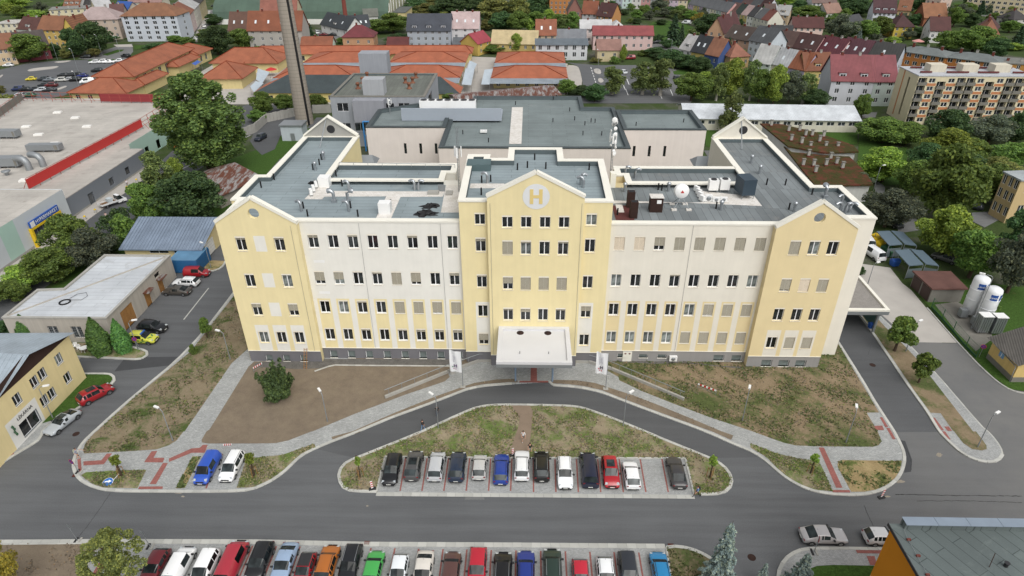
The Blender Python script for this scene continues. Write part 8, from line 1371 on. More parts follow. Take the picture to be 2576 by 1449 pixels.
def chair(label,rc,x,y,hd):
    p = un(rc,x,y,.1);t = thing('garden_chair',label,'chair',(p.x,p.y,.1));t.rotation_euler.z = hd;W_ = M['whitepaint'];lk = lambda nm,mb: link(nm,mb.mesh(nm,W_),t);lk('seat',MB().box(-.25,.25,-.25,.25,.42,.46));lk('backrest',MB().box(-.25,.25,.23,.28,.46,.92))
    for sx in (-1,1):
        lk('armrest',MB().box(sx*.27-.03,sx*.27+.03,-.22,.26,.64,.68))
        for sy in (-1,1): lk('leg',MB().tube([(sx*.26,sy*.24,0),(sx*.24,sy*.22,.44)],.03,5))
chair('white garden chair left of the white table, rear one',20,768,605,.4);chair('white garden chair left of the white table, front one',20,802,625,.8);chair('white garden chair right of the white table',20,948,600,-1.2)
p = un(20,858,640,.1);t = thing('garden_table','round white garden table beside the thuja','table',(p.x,p.y,.1));MB().lathe((p.x,p.y,.78),[(.6,0),(.62,.03),(.6,.06)],20).build('tabletop',M['whitepaint'],t)
for k in range(4): a = k*1.571+.5;MB().tube([(p.x+.45*math.cos(a),p.y+.45*math.sin(a),.1),(p.x+.38*math.cos(a),p.y+.38*math.sin(a),.78)],.035,5).build('leg',M['whitepaint'],t)
p = un(20,905,600,.1);t = thing('bench','dark wooden bench by the garage wall','bench',(p.x,p.y,.1))
for i in range(4): MB().box(p.x-.9,p.x+.9,p.y-.3+i*.16,p.y-.17+i*.16,.52,.56).build('plank',M['wood_dk'],t)
for s in (-.7,.7): MB().box(p.x+s-.05,p.x+s+.05,p.y-.25,p.y+.3,.1,.52).build('leg',M['concrete'],t)
# shipping container, bins, skip, bollards, grates
a,b = un(10,1765,1300,0),un(10,1900,1290,0);t = thing('shipping_container','blue shipping container beside the whitewashed garage','container',(a.x,a.y,0));x0,x1,y0,y1 = a.x-.6,a.x+4.4,a.y,a.y+5.2;cb = simple('contblue',hx('#2f6a9c',.8),.5);MB().box(x0,x1,y0,y1,.1,2.6).build('body',cb,t);rb = MB()
for i in range(20): rb.box(x0+.12+i*.25,x0+.22+i*.25,y0-.05,y0-.003,.25,2.45)
for i in range(20): rb.box(x1+.003,x1+.05,y0+.12+i*.26,y0+.22+i*.26,.25,2.45)
rb.build('corrugation',cb,t);MB().box(x0,x1,y0,y1,2.603,2.66).build('roof',mat('conttop',hx('#6f9fc4',.65),.5,.2,.6,.1),t)
def bin_(label,rc,x,y,m_,w_=1.3,h=1.35,hd=.6,dome=True,name='recycling_bin'):
    p = un(rc,x,y);t = thing(name,label,'bin',(p.x,p.y,0));t.rotation_euler.z = hd;link('body',MB().add([(sx*w_*.42,sy*w_*.34,.12) for sx,sy in ((-1,-1),(1,-1),(1,1),(-1,1))]+[(sx*w_*.5,sy*w_*.42,h*.75) for sx,sy in ((-1,-1),(1,-1),(1,1),(-1,1))],[(0,3,2,1),(0,1,5,4),(1,2,6,5),(2,3,7,6),(3,0,4,7),(4,5,6,7)]).mesh('body',m_),t);ld = MB();n = 6
    for i in range(n): a,b = PI*i/n,PI*(i+1)/n;ld.add([(s*w_*.52,-math.cos(q)*w_*.43,h*.75+math.sin(q)*h*.3) for s,q in ((-1,a),(1,a),(1,b),(-1,b))],[(0,1,2,3)],0,True)
    for s in (-1,1): ld.add([(s*w_*.52,-math.cos(PI*i/n)*w_*.43,h*.75+math.sin(PI*i/n)*h*.3) for i in range(n+1)],[tuple(range(n+1))])
    link('lid',ld.mesh('lid',m_),t)
    for sx in (-1,1): link('wheel',MB().tube([(sx*w_*.35-.04,w_*.2,.1),(sx*w_*.35+.04,w_*.2,.1)],.1,8).mesh('wheel',M['rubber']),t)
bin_('yellow recycling bin, farthest of three',13,1055,985,M['yellowp'],1.7,1.6);bin_('yellow recycling bin, middle of three',13,1080,1015,M['yellowp'],1.7,1.6);bin_('yellow recycling bin, nearest of three',13,1112,1050,M['yellowp'],1.7,1.6);bin_('dark green waste container beside the ambulance van',13,1170,1090,M['green'],1.5,1.5);bin_('green paper container in front of the dark green one',13,1215,1130,M['green'],1.5,1.5);bin_('blue waste container by the shelters',13,1265,1225,M['blue'],1.4,1.4,.2);bin_('blue bin under the side canopy',23,1030,405,M['blue'],.8,1.1,.2)
p = un(10,1795,35);t = thing('skip','rusty orange skip behind the hypermarket','skip',(p.x,p.y,0));MB().add([(p.x+x,p.y+y,z) for x,y,z in ((-1.4,-1,.2),(1.4,-1,.2),(1.4,1,.2),(-1.4,1,.2),(-2.2,-1.2,1.7),(2.2,-1.2,1.7),(2.2,1.2,1.7),(-2.2,1.2,1.7))],[(0,3,2,1),(0,1,5,4),(1,2,6,5),(2,3,7,6),(3,0,4,7)]).build('tub',mat('skiporange',hx('#b5713a',.75),.8,.15,1,.1),t);MB().box(p.x-1.6,p.x+1.6,p.y-1,p.y+1,1.2,1.3).build('rubble',M['soil'],t)
for i,(x,y) in enumerate(((965,690),(1175,540),(1283,460),(1380,385),(1457,325),(860,760))): p = un(10,x,y,.1);tag(MB().lathe((p.x,p.y,.1),[(.28,0),(.25,.55),(.2,.62)],12).lathe((p.x,p.y,.72),[(.22,0),(.26,.12),(.18,.26),(.05,.3)],12,1).build('bollard',[M['concrete'],M['yellowp']],None),'concrete bollard with yellow ball top along the hypermarket pavement','bollard','yellow topped bollards')
for lab,rc,x,y in (('at the top of the island kerb',31,1022,252),('at the near kerb above the black estate',31,1115,1116),('at the near kerb by the bottom right bed',32,1600,1142),('at the left pavement corner',30,757,436)):
    p = un(rc,x,y,.02);t = thing('drain_grate','rusty iron drain grate '+lab,'drain grate',(p.x,p.y,.02));MB().obox(p,X,.62,.5,.0,.028).build('frame',M['rustbrown'],t)
    for i in range(6): MB().box(p.x-.26+i*.095,p.x-.21+i*.095,p.y-.22,p.y+.22,.028,.05).build('bar',M['brick'],t)
for lab,rc,x,y,zz in (('on the asphalt drive to the side canopy',23,1052,775,.006),('on the road by the blue spruce',32,2412,1262,.0),('on the left street',30,765,20,.0)): p = un(rc,x,y);tag(MB().lathe((p.x,p.y,zz),[(.42,.0),(.42,.012),(.36,.014),(.36,.01),(.3,.016)],20).build('manhole_cover',M['rustbrown'],None),'round iron manhole cover '+lab,'manhole cover')
# fence of the gas compound, tanks, vaporisers
Q = [un(23,x,y) for x,y in ((1640,205),(1745,320),(1855,445),(1985,600),(2090,705))];t = thing('compound_fence','green wire fence around the white tanks','fence',(Q[0].x,Q[0].y,0))
for p in Q: MB().tube([p,p+UZ*2.0],.06,6).build('post',M['green'],t)
for a,b in zip(Q,Q[1:]):
    m_ = MB()
    for z in (.15,1.0,1.9): m_.tube([a+UZ*z,b+UZ*z],.025,4)
    n = int((b-a).length/.22)
    for i in range(1,n): q = a+(b-a)*i/n;m_.tube([q+UZ*.15,q+UZ*1.9],.012,3)
    m_.build('mesh_panel',M['green'],t);c = (a+b)/2;MB().obox(c,b-a,(b-a).length-.1,.04,.05,.4).build('kick_panel',M['green'],t)
sheet('concrete_base',trace((23,[(1680,170),(1900,140),(2260,330),(2250,520),(2090,640),(1900,450)])),.07,M['concrete_dark'])
def gas_tank(label,rc,x,y,h,r):
    p = un(rc,x,y);t = thing('gas_tank',label,'tank',(p.x,p.y,0));wp = simple('tankwhite',hx('#e6e8ea',.9),.35);MB().lathe((p.x,p.y,0),[(r*.85,.5),(r,.7),(r,h-.7),(r*.93,h-.35),(r*.6,h-.08),(.05,h)],28).build('shell',wp,t)
    for z in (h*.45,h*.7): MB().lathe((p.x,p.y,z),[(r,-.05),(r+.05,-.04),(r+.05,.04),(r,.05)],28).build('ring',wp,t)
    for k in range(3): a = k*2.1;MB().tube([(p.x+r*.7*math.cos(a),p.y+r*.7*math.sin(a),0),(p.x+r*.7*math.cos(a),p.y+r*.7*math.sin(a),.7)],.12,8).build('leg',M['galv'],t)
    for a0 in (-1.95,-.85):
        bb = MB();ns = 6
        for i in range(ns): a,b = a0+.85*i/ns-.42,a0+.85*(i+1)/ns-.42;bb.quad(*[(p.x+(r+.012)*math.cos(q),p.y+(r+.012)*math.sin(q),z) for q,z in ((a,h-1.9),(b,h-1.9),(b,h-.9),(a,h-.9))])
        bl_ = bb.build('label_panel',simple('tankblue',hx('#1f4f9c',.85),.4),t);o = link('lettering',text_mesh('Linde',.48,M['whitepaint'],ext=.003),bl_);o.location = ((r+.05)*math.cos(a0),(r+.05)*math.sin(a0),h-1.4);o.rotation_euler = (rad(90),0,a0+rad(90))
    MB().tube([(p.x-r-.3,p.y-.6,.5),(p.x-r-.3,p.y-.6,1.0),(p.x-.4,p.y-.6,1.0)],.06,6).build('pipe',M['galv'],t);MB().box(p.x-r-1.0,p.x-r+.1,p.y-1.4,p.y-.5,.4,1.7).build('valve_box',M['galv'],t)
gas_tank('white gas tank with blue label, rear of the pair',23,2010,270,7.2,1.15);gas_tank('white gas tank with blue label, front of the pair',23,2140,350,6.6,1.15)
for lab,x,y in (('left',2150,470),('right',2290,480)):
    p = un(23,x,y);t = thing('vaporiser',f'silver finned vaporiser stack, {lab} of the pair','vaporiser',(p.x,p.y,0))
    for i in range(5):
        for j in range(4): MB().box(p.x-.8+i*.34,p.x-.55+i*.34,p.y+j*.36,p.y+.26+j*.36,.4,3.2).build('fin_tube',M['steel'],t)
    MB().box(p.x-.85,p.x+.85,p.y-.05,p.y+1.4,3.2,3.3).build('top_frame',M['whitepaint'],t)
# ================================================================== THINGS ON THE ROOFS
def vent(label,rc,x,y,z,kind='bend',h=1.3,r=.22,group=None,hd=0.):
    p = un(rc,x,y,z);d = Vector((math.cos(hd),math.sin(hd),0));mb = MB()
    if kind == 'bend': mb.tube([p,p+UZ*h*.7,p+UZ*h*.95+d*.15,p+UZ*h+d*.5,p+UZ*h*.85+d*.85],r,10)
    elif kind == 'cap': mb.tube([p,p+UZ*h*.7],r,10);mb.lathe(p+UZ*h*.7,[(r*1.5,0),(r*1.6,h*.12),(r*1.1,h*.25),(.03,h*.3)],12)
    elif kind == 'pipe': mb.tube([p,p+UZ*h],r*.4,7)
    elif kind == 'hood': mb.obox(p,X,r*3,r*3,z,z+.4);mb.tube([p+UZ*.4,p+UZ*h*.8,p+UZ*h*1.0+d*.35,p+UZ*h*.95+d*.8],[r,r*1.2,r*1.7,r*1.9],10)
    return tag(mb.build('roof_vent',M['black'] if kind == 'pipe' else M['steel'],None),label,'vent',group)
zl,zr_,zc = 21.6,21.5,24.7
for lab,rc,x,y,z,k,hd in (('at the left gable end of the left roof',11,460,678,zl,'bend',2.6),('in the middle of the left roof edge',11,935,680,zl,'bend',2.8),('under the left roof upstand',11,940,470,zl,'bend',2.9),('beside the walkway of the left roof, left hood',11,790,585,zl,'hood',2.9),('beside the walkway of the left roof, right hood',11,928,585,zl,'hood',.3),('twin pipes below the left upstand, left',11,1600,465,zl,'bend',2.8),('twin pipes below the left upstand, right',11,1635,465,zl,'bend',.2),('with round cap on the left wing, rear',11,683,158,zl,'cap',0),('with round cap on the left wing, front',11,600,265,zl,'cap',0),('on the centre roof by the left steps',11,2330,395,zc,'bend',2.8),('pair on the centre roof right, left',12,690,410,zc,'bend',.3),('pair on the centre roof right, right',12,715,440,zc,'bend',2.8),('at the right inner roof corner',12,1135,320,21.4,'bend',.1),('second at the right inner roof corner',12,1235,345,21.4,'bend',.2),('capped, left on the right roof',12,1132,483,zr_,'cap',0),('capped, middle on the right roof',12,1572,478,zr_,'cap',0),('capped, near the air conditioners',12,2100,665,zr_,'cap',0),('capped, on the right wing rear',12,2405,195,zr_,'cap',0),('capped, on the right wing middle',12,2488,300,zr_,'cap',0),('capped, behind the right gable',13,262,680,zr_,'cap',0),('curved box on the right wing',13,570,540,zr_,'hood',1.5),('bundle behind the right gable, first',13,735,610,zr_,'bend',3.6),('bundle behind the right gable, second',13,770,700,zr_,'bend',.2),('bundle behind the right gable, third',13,815,690,zr_,'bend',5.8),('bundle behind the right gable, fourth',13,720,690,zr_,'bend',3.4)): vent('silver roof vent '+lab,rc,x,y,z,k,1.5 if k != 'hood' else 1.7,.2,None,hd)
for rc,x,y,z in ((11,185,360,zl),(11,55,440,zl),(11,660,160,zl),(11,640,210,zl),(11,575,260,zl),(11,808,325,21.5),(11,868,425,zl),(11,1360,625,zl),(11,480,648,zl),(11,955,645,zl),(11,522,728,zl),(11,1028,730,zl),(11,2268,512,zc),(11,2272,388,zc),(11,2362,380,zc),(12,55,260,zc),(12,228,160,zc),(12,155,240,zc),(12,340,250,zc),(12,775,260,zc),(12,1470,460,zr_),(12,1505,468,zr_),(12,2052,650,zr_),(12,2560,410,zr_),(12,1060,715,zr_),(13,172,415,zr_),(13,440,510,zr_),(13,208,660,zr_),(2,415,1005,11),(2,450,990,11),(2,580,1120,11),(2,630,1210,11),(2,835,1235,11),(2,795,1230,11),(2,733,1260,11),(2,1247,1268,11),(2,1725,1235,11),(2,412,1228,11),(2,713,1360,11),(2,902,1362,11),(2,35,1055,11),(1,2082,1350,11),(1,2340,1430,11)): vent('thin stub vent pipe on the hospital roofs',rc,x,y,z,'pipe',1.0,.28,'thin stub vent pipes')
def walk(rc,pts,z,label=None): P = [un(rc,x,y,z) for x,y in pts];o = sheet('roof_walkway',P,z+.04,M['slab'],.04);return o
for pts in ([(690,475),(1900,480),(1880,530),(1455,533),(1360,748),(1208,748),(1312,527),(690,530),(665,557),(490,555),(640,400),(755,410),(720,472)],[(1915,395),(2050,395),(2060,690),(1860,690)]): walk(11,pts,zl)
walk(12,[(1000,570),(1850,595),(2515,625),(2440,530),(1870,470),(1900,590),(1000,600)],zr_);walk(11,[(2160,400),(2500,400),(2490,445),(2150,445)],zc);walk(2,[(0,1080),(110,1080),(95,1449),(-30,1449)],10.75);walk(12,[(1040,610),(1110,612),(1130,690),(1060,690)],zr_+.01)
sheet('roof_patch',[un(12,x,y,zr_) for x,y in ((1005,620),(1180,620),(1240,785),(1050,785))],zr_+.03,mat('redoxide',hx('#6e3f3c',.6),.9,.2,1,.1))
def cabinet(label,rc,x,y,z,w_,d,h,m_,cat='roof unit',name='roof_box',fans=0,legs=.0,hd=0.,front=0):
    p = un(rc,x,y,z);t = thing(name,label,cat,(p.x,p.y,z));t.rotation_euler.z = hd;link('casing',MB().box(-w_/2,w_/2,0,d,legs,legs+h).mesh('casing',m_),t)
    if legs:
        for sx in (-1,1):
            for y_ in (.1,d-.1): link('leg',MB().tube([(sx*(w_/2-.1),y_,0),(sx*(w_/2-.1),y_,legs)],.05,5).mesh('leg',M['galv']),t)
    for i in range(fans): link('fan',MB().lathe((0,0,0),[(min(w_/fans,d)*.42,0),(min(w_/fans,d)*.42,.1),(min(w_/fans,d)*.36,.12),(.08,.06)],16).mesh('fan',M['dark']),t,(-w_/2+(i+.5)*w_/fans,d/2,legs+h))
    for i in range(front): f = link('fan_grille',MB().lathe((0,0,0),[(h*.38,0),(h*.38,.03),(h*.1,.05)],16).mesh('fan_grille',M['galv']),t,(-w_/2+(i+.5)*w_/front,-.004,legs+h/2));f.rotation_euler.x = rad(90)
    return t
wp = M['whitepaint']
cabinet('white box at the inner corner of the left roof',11,685,440,zl,1.6,1.5,1.5,wp);cabinet('white box on the short walkway of the left roof',11,1295,712,zl,1.6,1.3,1.6,wp);cabinet('grey green hatch in the centre roof corner',11,2240,275,zc,3.4,2.4,1.0,mat('hatch',hx('#6a7f82',.6),.8),name='roof_hatch');cabinet('pale slab lying by the left roof walkway end',11,1940,520,zl,1.0,1.4,.25,M['concrete'],name='roof_slab');cabinet('grey skylight panel standing by the left upstand',11,1868,480,zl,1.0,.25,1.0,M['galv'],name='roof_panel');cabinet('stack of slabs on the left roof walkway',11,1780,515,zl,1.6,1.0,.4,M['concrete'],name='slab_stack')
for i,(x,y) in enumerate(((572,518),(597,480),(622,440))): cabinet(f'small white air conditioner on the left roof, {("nearest", "middle", "farthest")[i]} of three',11,x,y,zl,.9,.4,.75,wp,'air conditioner','air_conditioner',0,.25,2.0,1)
for i,(x,y) in enumerate(((1865,480),(1885,510),(1900,540),(1918,575))): cabinet('white air conditioner in the slanted row, '+('farthest','second farthest','second nearest','nearest')[i]+' of four',12,x,y,zr_,.85,.4,.75,wp,'air conditioner','air_conditioner',0,.15,2.1,1)
for i,(x,y) in enumerate(((1975,585),(2052,590),(2127,590))): cabinet(f'white air conditioner facing the front, {("left", "middle", "right")[i]} of three',12,x,y,zr_,1.0,.4,.9 if i == 0 else .65,wp,'air conditioner','air_conditioner',0,.1,0,1)
cabinet('left white chiller with top fan on the right roof',12,2022,495,zr_,1.35,1.0,1.5,wp,'chiller','chiller',1,.4,0,0);cabinet('right white chiller with top fan on the right roof',12,2135,490,zr_,1.35,1.0,1.5,wp,'chiller','chiller',1,.4,0,0);cabinet('large dark blue grey chiller with side fans on the right roof',12,2370,560,zr_,1.9,2.6,2.3,mat('chblue',hx('#41505c',.7),.5),'chiller','chiller',0,.6,.15,0)
cabinet('white bank of round fans on the rear pavilion roof',1,1930,1120,11.2,14.5,2.2,2.4,wp,'chiller','fan_bank',7,.2);cabinet('white box by the pavilion plant screen',1,2290,1335,11,1.6,.8,.5,wp);cabinet('tall white switch box beside the centre block',12,1012,440,zr_,.8,1.0,2.2,M['coping'],name='switch_box')
for i,(x,y) in enumerate(((1192,645),(1222,752))): t = cabinet(f'rusty brown square flue on the right roof, {("rear", "front")[i]} one',12,x,y,zr_,1.0,.9,2.3,M['rustbrown'],'flue','rusty_flue');link('opening',MB().box(-.36,.36,.14,.76,2.3,2.32).mesh('opening',M['black']),t)
t = cabinet('dark brown brick shaft with pale slabs on top',12,1447,690,zr_,1.7,1.2,2.1,M['rustbrown'],'shaft','brick_shaft');link('cover_slab',MB().box(-.9,.9,-.1,1.3,2.1,2.2).mesh('cover_slab',M['slab']),t);link('vent_hole',MB().box(.0,.6,-.03,0,1.3,1.8).mesh('vent_hole',wp),t)
# black tarpaulin heaps
for lab,x,y,s in (('nearer the front edge',1705,705,1.15),('farther from the front edge',1760,630,.95),('in the inner corner of the left wing',592,395,.8)):
    p = un(11,x,y,zl);mb = MB();n,rg_ = 16,5;g = np.random.default_rng(int(x));vs = []
    for i in range(rg_):
        for k in range(n): a = 6.283*k/n;rr = s*(1-i/(rg_-.6))*(1+.25*g.normal()*(i < rg_-1));vs.append((p.x+1.25*rr*math.cos(a),p.y+.8*rr*math.sin(a),zl+(.02 if i == 0 else s*.5*math.sin(i/(rg_-1)*1.5)+.07*g.normal())))
    fs = [(i*n+k,i*n+(k+1) % n,(i+1)*n+(k+1) % n,(i+1)*n+k) for i in range(rg_-1) for k in range(n)]+[tuple(range((rg_-1)*n,rg_*n))];tag(mb.add(vs,fs).build('tarpaulin',M['black'],None),f'crumpled black tarpaulin heap on the left roof {lab}','tarpaulin')
# dish, antenna masts
p = un(12,1690,640,zr_);t = thing('radio_dish','white round drum antenna on a tripod on the right roof','antenna',(p.x,p.y,zr_));c = p+Vector((0,0,2.3));dm = MB();dm.lathe((0,0,0),[(1.0,-.5),(1.0,.0),(.96,.06),(.03,.1)],28);o = link('drum',dm.mesh('drum',wp),t,(0,0,2.4));o.rotation_euler = (rad(82),0,rad(8));MB().add([(p.x+.0,p.y-.17,zr_+2.62),(p.x+.3,p.y-.18,zr_+2.2),(p.x-.2,p.y-.18,zr_+2.2)],[(0,1,2)]).build('logo',M['red'],t)
for dx,dy in ((-1.0,-.9),(1.0,-.9),(-.9,1.1),(.9,1.1)): MB().tube([p+Vector((dx,dy,.2)),p+Vector((0,0,1.7))],.05,6).build('strut',M['galv'],t);MB().obox(p+Vector((dx,dy,0)),X,.7,.5,zr_,zr_+.2).build('ballast',M['slab'],t)
def mast(label,rc,x,y,z,h,dishes):
    p = un(rc,x,y,z);t = thing('antenna_mast',label,'antenna',(p.x,p.y,z));m_ = MB()
    for a in range(3): q = Vector((.16*math.cos(a*2.09),.16*math.sin(a*2.09),0));m_.tube([p+q,p+q+UZ*h],.035,5)
    for i in range(int(h/.5)):
        for a in range(3): q0 = Vector((.16*math.cos(a*2.09),.16*math.sin(a*2.09),i*.5));q1 = Vector((.16*math.cos(a*2.09+2.09),.16*math.sin(a*2.09+2.09),i*.5+.5));m_.tube([p+q0,p+q1],.018,4)
    m_.build('lattice',M['galv'],t);g = np.random.default_rng(dishes)
    for i in range(dishes):
        a = g.uniform(0,6.28);zz = h*(.35+.62*(i+.5)/max(1,dishes));d = Vector((math.cos(a),math.sin(a),0));r = g.uniform(.2,.42);o = link('dish',MB().lathe((0,0,0),[(r*.2,-.12),(r*.8,-.05),(r,.05),(r*.9,.07),(.02,.1)],14).mesh('dish',wp),t,tuple(d*.4+UZ*zz));o.rotation_euler = (rad(85),0,a+rad(90))
    for i in range(3): a = i*2.1+.4;d = Vector((math.cos(a),math.sin(a),0));q = p+d*.5+UZ*(h*.55);MB().obox(q,d,.12,.25,q.z,q.z+1.5).build('panel_antenna',wp,t)
mast('lattice antenna mast at the left edge of the centre roof',11,2048,480,zl,9.5,0);mast('lattice mast crowded with white dishes at the right of the centre roof',12,992,300,zr_,9.0,13);mast('slender antenna mast on the rear pavilion',1,1352,1150,11,4.5,2)
for lab,a,b in (('left',(835,185),(2000,205)),):
    P = un(11,*a,22.9),un(11,*b,22.9);t = thing('roof_railing','thin metal railing along the back of the left upstand','railing',(P[0].x,P[0].y,22.35));MB().tube([P[0],P[1]],.04,6).build('rail',M['galv'],t); 
    for i in range(9): q = P[0].lerp(P[1],i/8);MB().tube([(q.x,q.y,22.35),q],.03,5).build('post',M['galv'],t)
for lab,rc,x,y in (('left link',11,1030,180),('right link',12,2010,195)): p = un(rc,x,y,17.5);t = thing('link_canopy',f'small pitched grey roof over the {lab} behind the hospital','roof',(p.x,p.y,0));MB().box(p.x-2.2,p.x+2.4,p.y,p.y+3.5,0,16.8).build('wall',M['yellow2'],t);MB().add([(p.x-3,p.y-.4,16.8),(p.x+3,p.y-.4,16.8),(p.x+3,p.y+4,16.8),(p.x-3,p.y+4,16.8),(p.x-2.2,p.y+1.8,18.2),(p.x+2.2,p.y+1.8,18.2)],[(0,1,5,4),(1,2,5),(2,3,4,5),(3,0,4)]).build('roof',M['galv'],t)
# market awnings, parasol, stored garage-roof cable
for i,(rc,pts,lab) in enumerate(((1,[(2125,690),(2150,620),(2225,655),(2190,710)],'white awning sheet by the rear right market hall'),(1,[(2070,850),(2110,700),(2200,705),(2165,858)],'white awning sheet by the front right market hall'),(1,[(2265,850),(2300,715),(2385,705),(2350,850)],'white awning sheet left of the right hand market group'),(1,[(0,800),(20,700),(140,740),(60,840)],'white awning sheet over the market lane by the poplar'),(1,[(-60,870),(0,830),(80,850),(-20,930)],'second white awning sheet over the market lane by the poplar'),(0,[(1930,640),(1990,618),(2025,635),(1965,658)],'bright blue awning at the long market house'))):
    P = [un(rc,x,y,3.0)+UZ*(.5 if k in (1,2) else 0) for k,(x,y) in enumerate(pts)];c = sum(P,Vector())/4;t = thing('market_awning',lab,'awning',(c.x,c.y,0));MB().add(P+[c-UZ*.25],[(0,1,4),(1,2,4),(2,3,4),(3,0,4)]).build('sheet',M['blue'] if 'blue' in lab else mat('awn',hx('#c3cfd8',.75),.5,.1,.6,.05),t)
    for p in P: MB().tube([(p.x,p.y,0),(p.x,p.y,p.z)],.05,5).build('pole',M['galv'],t)
for lab,rc,x,y,m_,r in (('red market parasol left of the chimney',1,150,690,M['red'],2.2),('pink and white garden parasol by the white gabled house',3,1515,405,simple('pinkp',hx('#d99a94',.8),.7),2.6)): p = un(rc,x,y,2.6);t = thing('parasol',lab,'parasol',(p.x,p.y,0));MB().lathe((p.x,p.y,2.2),[(r,0),(r*.5,.5),(.05,.9)],8,0,False).build('canopy',m_,t);MB().tube([(p.x,p.y,0),(p.x,p.y,3)],.05,6).build('pole',M['galv'],t)
p = un(20,652,145,4.28);t = thing('cable_coil','coil of black cable on the pale garage roof','cable',(p.x,p.y,4.28));MB().tube([(p.x+(.75+.1*math.sin(k*1.7))*math.cos(k*.4),p.y+(.75+.1*math.sin(k*1.7))*math.sin(k*.4),4.32+.02*(k % 5)) for k in range(96)],.05,5).build('coil',M['black'],t);MB().tube([un(20,x,y,4.32) for x,y in ((700,120),(820,120),(880,80),(870,45),(780,60),(700,105))],.03,4).build('loose_end',M['black'],t)
p = un(22,1610,705,.9);t = cabinet('white outdoor air conditioner on the right plinth',22,1610,705,.5,1.1,.4,.8,wp,'air conditioner','air_conditioner',0,0,0,1);t.location.y = YM-.45
p = un(22,1155,745,.1);t = thing('cellar_door','pale steel cellar door with two warning diamonds in the right plinth','door',(p.x,YM-.02,.0));MB().box(p.x-.65,p.x+.65,YM-.06,YM+.03,.1,1.85).build('leaf',M['coping'],t)
for s in (-.3,.3): MB().add([(p.x+s,YM-.07,1.35),(p.x+s+.2,YM-.07,1.5),(p.x+s,YM-.07,1.65),(p.x+s-.2,YM-.07,1.5)],[(0,1,2,3)]).build('warning_diamond',M['brick'],t)
# ================================================================== GRASS AND WORN ASPHALT
def inside(P,x,y):
    c = np.zeros(len(x),bool);n = len(P)
    for i in range(n):
        a,b = P[i],P[(i+1) % n];k = ((a.y > y) != (b.y > y)) & (x < (b.x-a.x)*(y-a.y)/((b.y-a.y) or 1e-9)+a.x);c ^= k
    return c
def tufts(P,n,z,key,label_kind,size=.16,thr=.0,seed=1):
    """thousands of small blades standing in uneven clumps: nobody could count them"""
    g = np.random.default_rng(seed);xs = [p.x for p in P];ys = [p.y for p in P];x = g.uniform(min(xs),max(xs),n*4);y = g.uniform(min(ys),max(ys),n*4)
    f = np.sin(x*.9+2*np.sin(y*.5+seed))+np.sin(y*1.1+1.7*np.sin(x*.45))+.8*np.sin(x*2.7+y*2.1)+g.normal(size=len(x))*.7;k = inside(P,x,y) & (f > thr) & ~inside(path,x,y);x,y = x[k][:n],y[k][:n];m = len(x)
    pos = np.stack([x,y,np.full(m,z+size*.28)],1);nr = unit(np.stack([g.normal(size=m),g.normal(size=m),np.full(m,.9)],1));me = leaf_mesh('grass',pos,nr,size,LEAF[key],1.5);o = link('grass',me);o['kind'] = 'stuff';o['label'] = label_kind;o['category'] = 'grass';return o
LEAF['turf'] = leafmat('leaf_turf',(.15,.19,.065));LEAF['straw'] = leafmat('leaf_straw',(.25,.22,.16));LEAF['weed'] = leafmat('leaf_weed',(.11,.14,.055))
isl_P = smooth_open(isl_l,1)+smooth_open(isl,1)+pk[::-1]
tufts(isl_P,5200,Z1,'turf','patchy green grass on the parking island',.17,.6,1);tufts(isl_P,5200,Z1,'straw','dry straw coloured grass on the parking island',.16,-.6,2)
for i,(runs,m_,nm) in enumerate(GREENS):
    P = trace(*runs)
    if m_ == 'lawn_dry': tufts(P,800,Z2,'turf','short grass on a kerbside lawn',.16,.2,10+i);tufts(P,700,Z2,'straw','dry grass on a kerbside lawn',.15,-.5,30+i)
    elif m_ == 'lawn_right': tufts(P,4200,Z2,'weed','weedy grass on the right hand lawn',.2,.3,10+i);tufts(P,3000,Z2,'straw','dry grass on the right hand lawn',.17,-.2,30+i)
    elif nm == 'earth_slope': tufts(P,3000,Z2,'weed','weeds on the earth slope',.2,.8,10+i);tufts(P,1500,Z2,'straw','dry stalks on the earth slope',.17,.2,30+i)
    elif m_ == 'soil_sand': tufts(P,500,Z2,'weed','weeds on the sandy bed',.18,.5,10+i)
    elif nm == 'verge': tufts(P,700,Z2,'straw','dry grass on a narrow verge',.13,.3,10+i)
tufts(bed,900,.1,'straw','dry grass on the near earth bed',.15,.4,60);tufts(k5[2:]+[un(32,1640,1700)],900,Z1,'weed','weeds in the bed by the blue spruce',.16,.0,61)
ck = mat('crack',(.03,.03,.03),.9)
def crack(rc,pts,w_=.05):
    P = smooth_open([un(rc,x,y) for x,y in pts],1);Q = []
    for a,b in zip(P,P[1:]): Q += [a+(b-a)*k/4+Vector((random.uniform(-.04,.04),random.uniform(-.04,.04),0)) for k in range(4)]
    mb = MB()
    for a,b in zip(Q,Q[1:]): mb.obox((a+b)/2,b-a,(b-a).length+.02,w_*random.uniform(.5,1.2),.0,.009)
    struct(mb.build('road_crack',ck))
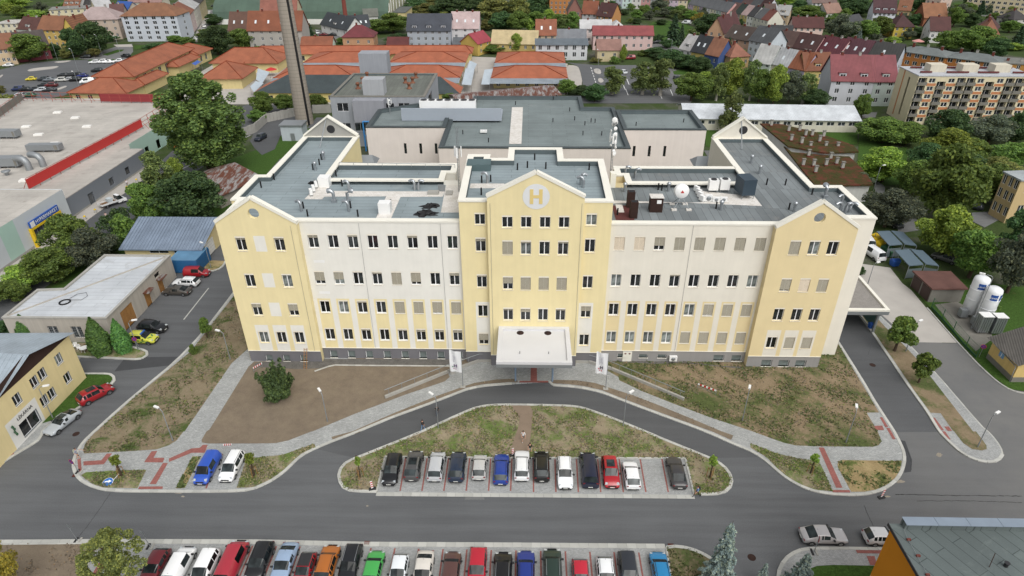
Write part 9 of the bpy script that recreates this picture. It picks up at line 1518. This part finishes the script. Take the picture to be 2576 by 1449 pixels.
crack(33,[(1280,630),(1500,632),(1900,640),(2250,642),(2576,645)],.09);crack(33,[(1500,695),(1900,690),(2250,700),(2576,712)],.05);crack(33,[(970,740),(985,790),(1030,880),(1060,950)],.04);crack(30,[(1110,615),(1000,780),(900,920),(790,1060)],.04);crack(23,[(1130,270),(1000,700)],.02);crack(33,[(1300,70),(1400,180),(1440,280),(1440,390)],.06)
dust = mat('road_dust',hx('#9a9284',.8),.95,.3,.5,.2,5)
for rc,x,y,rx,ry in ((30,1840,650,25,9),(30,1800,615,50,6),(33,1330,500,60,20),(33,1200,650,35,10),(23,1130,1220,12,18),(31,1120,745,16,8),(33,1720,230,40,22)):
    P = [un(rc,x+rx*math.cos(a)*random.uniform(.5,1.1),y+ry*math.sin(a)*random.uniform(.5,1.1)) for a in [i*.4189 for i in range(15)]];sheet('sand_spill',P,.0075,dust)
dk = mat('fresh_asphalt',(.055,.057,.061),.9,.1,1,.12,14)
for rc,p_ in ((33,[(1310,80),(1380,90),(1450,280),(1440,400),(1370,410),(1385,290)]),(20,[(1260,700),(1830,690),(1700,780),(1150,840)]),(31,[(2110,640),(2290,640),(2300,680),(2100,680)])): sheet('asphalt_patch',[un(rc,x,y) for x,y in p_],.0065,dk if rc != 31 else M['asphalt_old'])

def order_labels(group,text):
    """alike things in a line are told apart by their order from the left"""
    os_ = sorted([o for o in bpy.data.objects if o.get('group') == group],key=lambda o: (o.matrix_world.translation.x if o.data is None else sum(v.co.x for v in o.data.vertices)/len(o.data.vertices))/max(1.,o.matrix_world.translation.y if o.data is None else sum(v.co.y for v in o.data.vertices)/len(o.data.vertices)))
    for i,o in enumerate(os_): o['label'] = f"{text}, {('leftmost', 'second', 'third', 'fourth', 'fifth', 'sixth', 'seventh', 'eighth', 'ninth')[i]}"+('' if i == 0 else ' from the left')
bpy.context.view_layer.update()
order_labels('dense belt of dark bushes','dark bush in the belt along the road');order_labels('brown ventilators on the plant building','brown mushroom ventilator on the plant building');order_labels('lamp masts of the far car park','tall lamp mast around the far car park');order_labels('yellow topped bollards','yellow topped bollard along the hypermarket pavement')
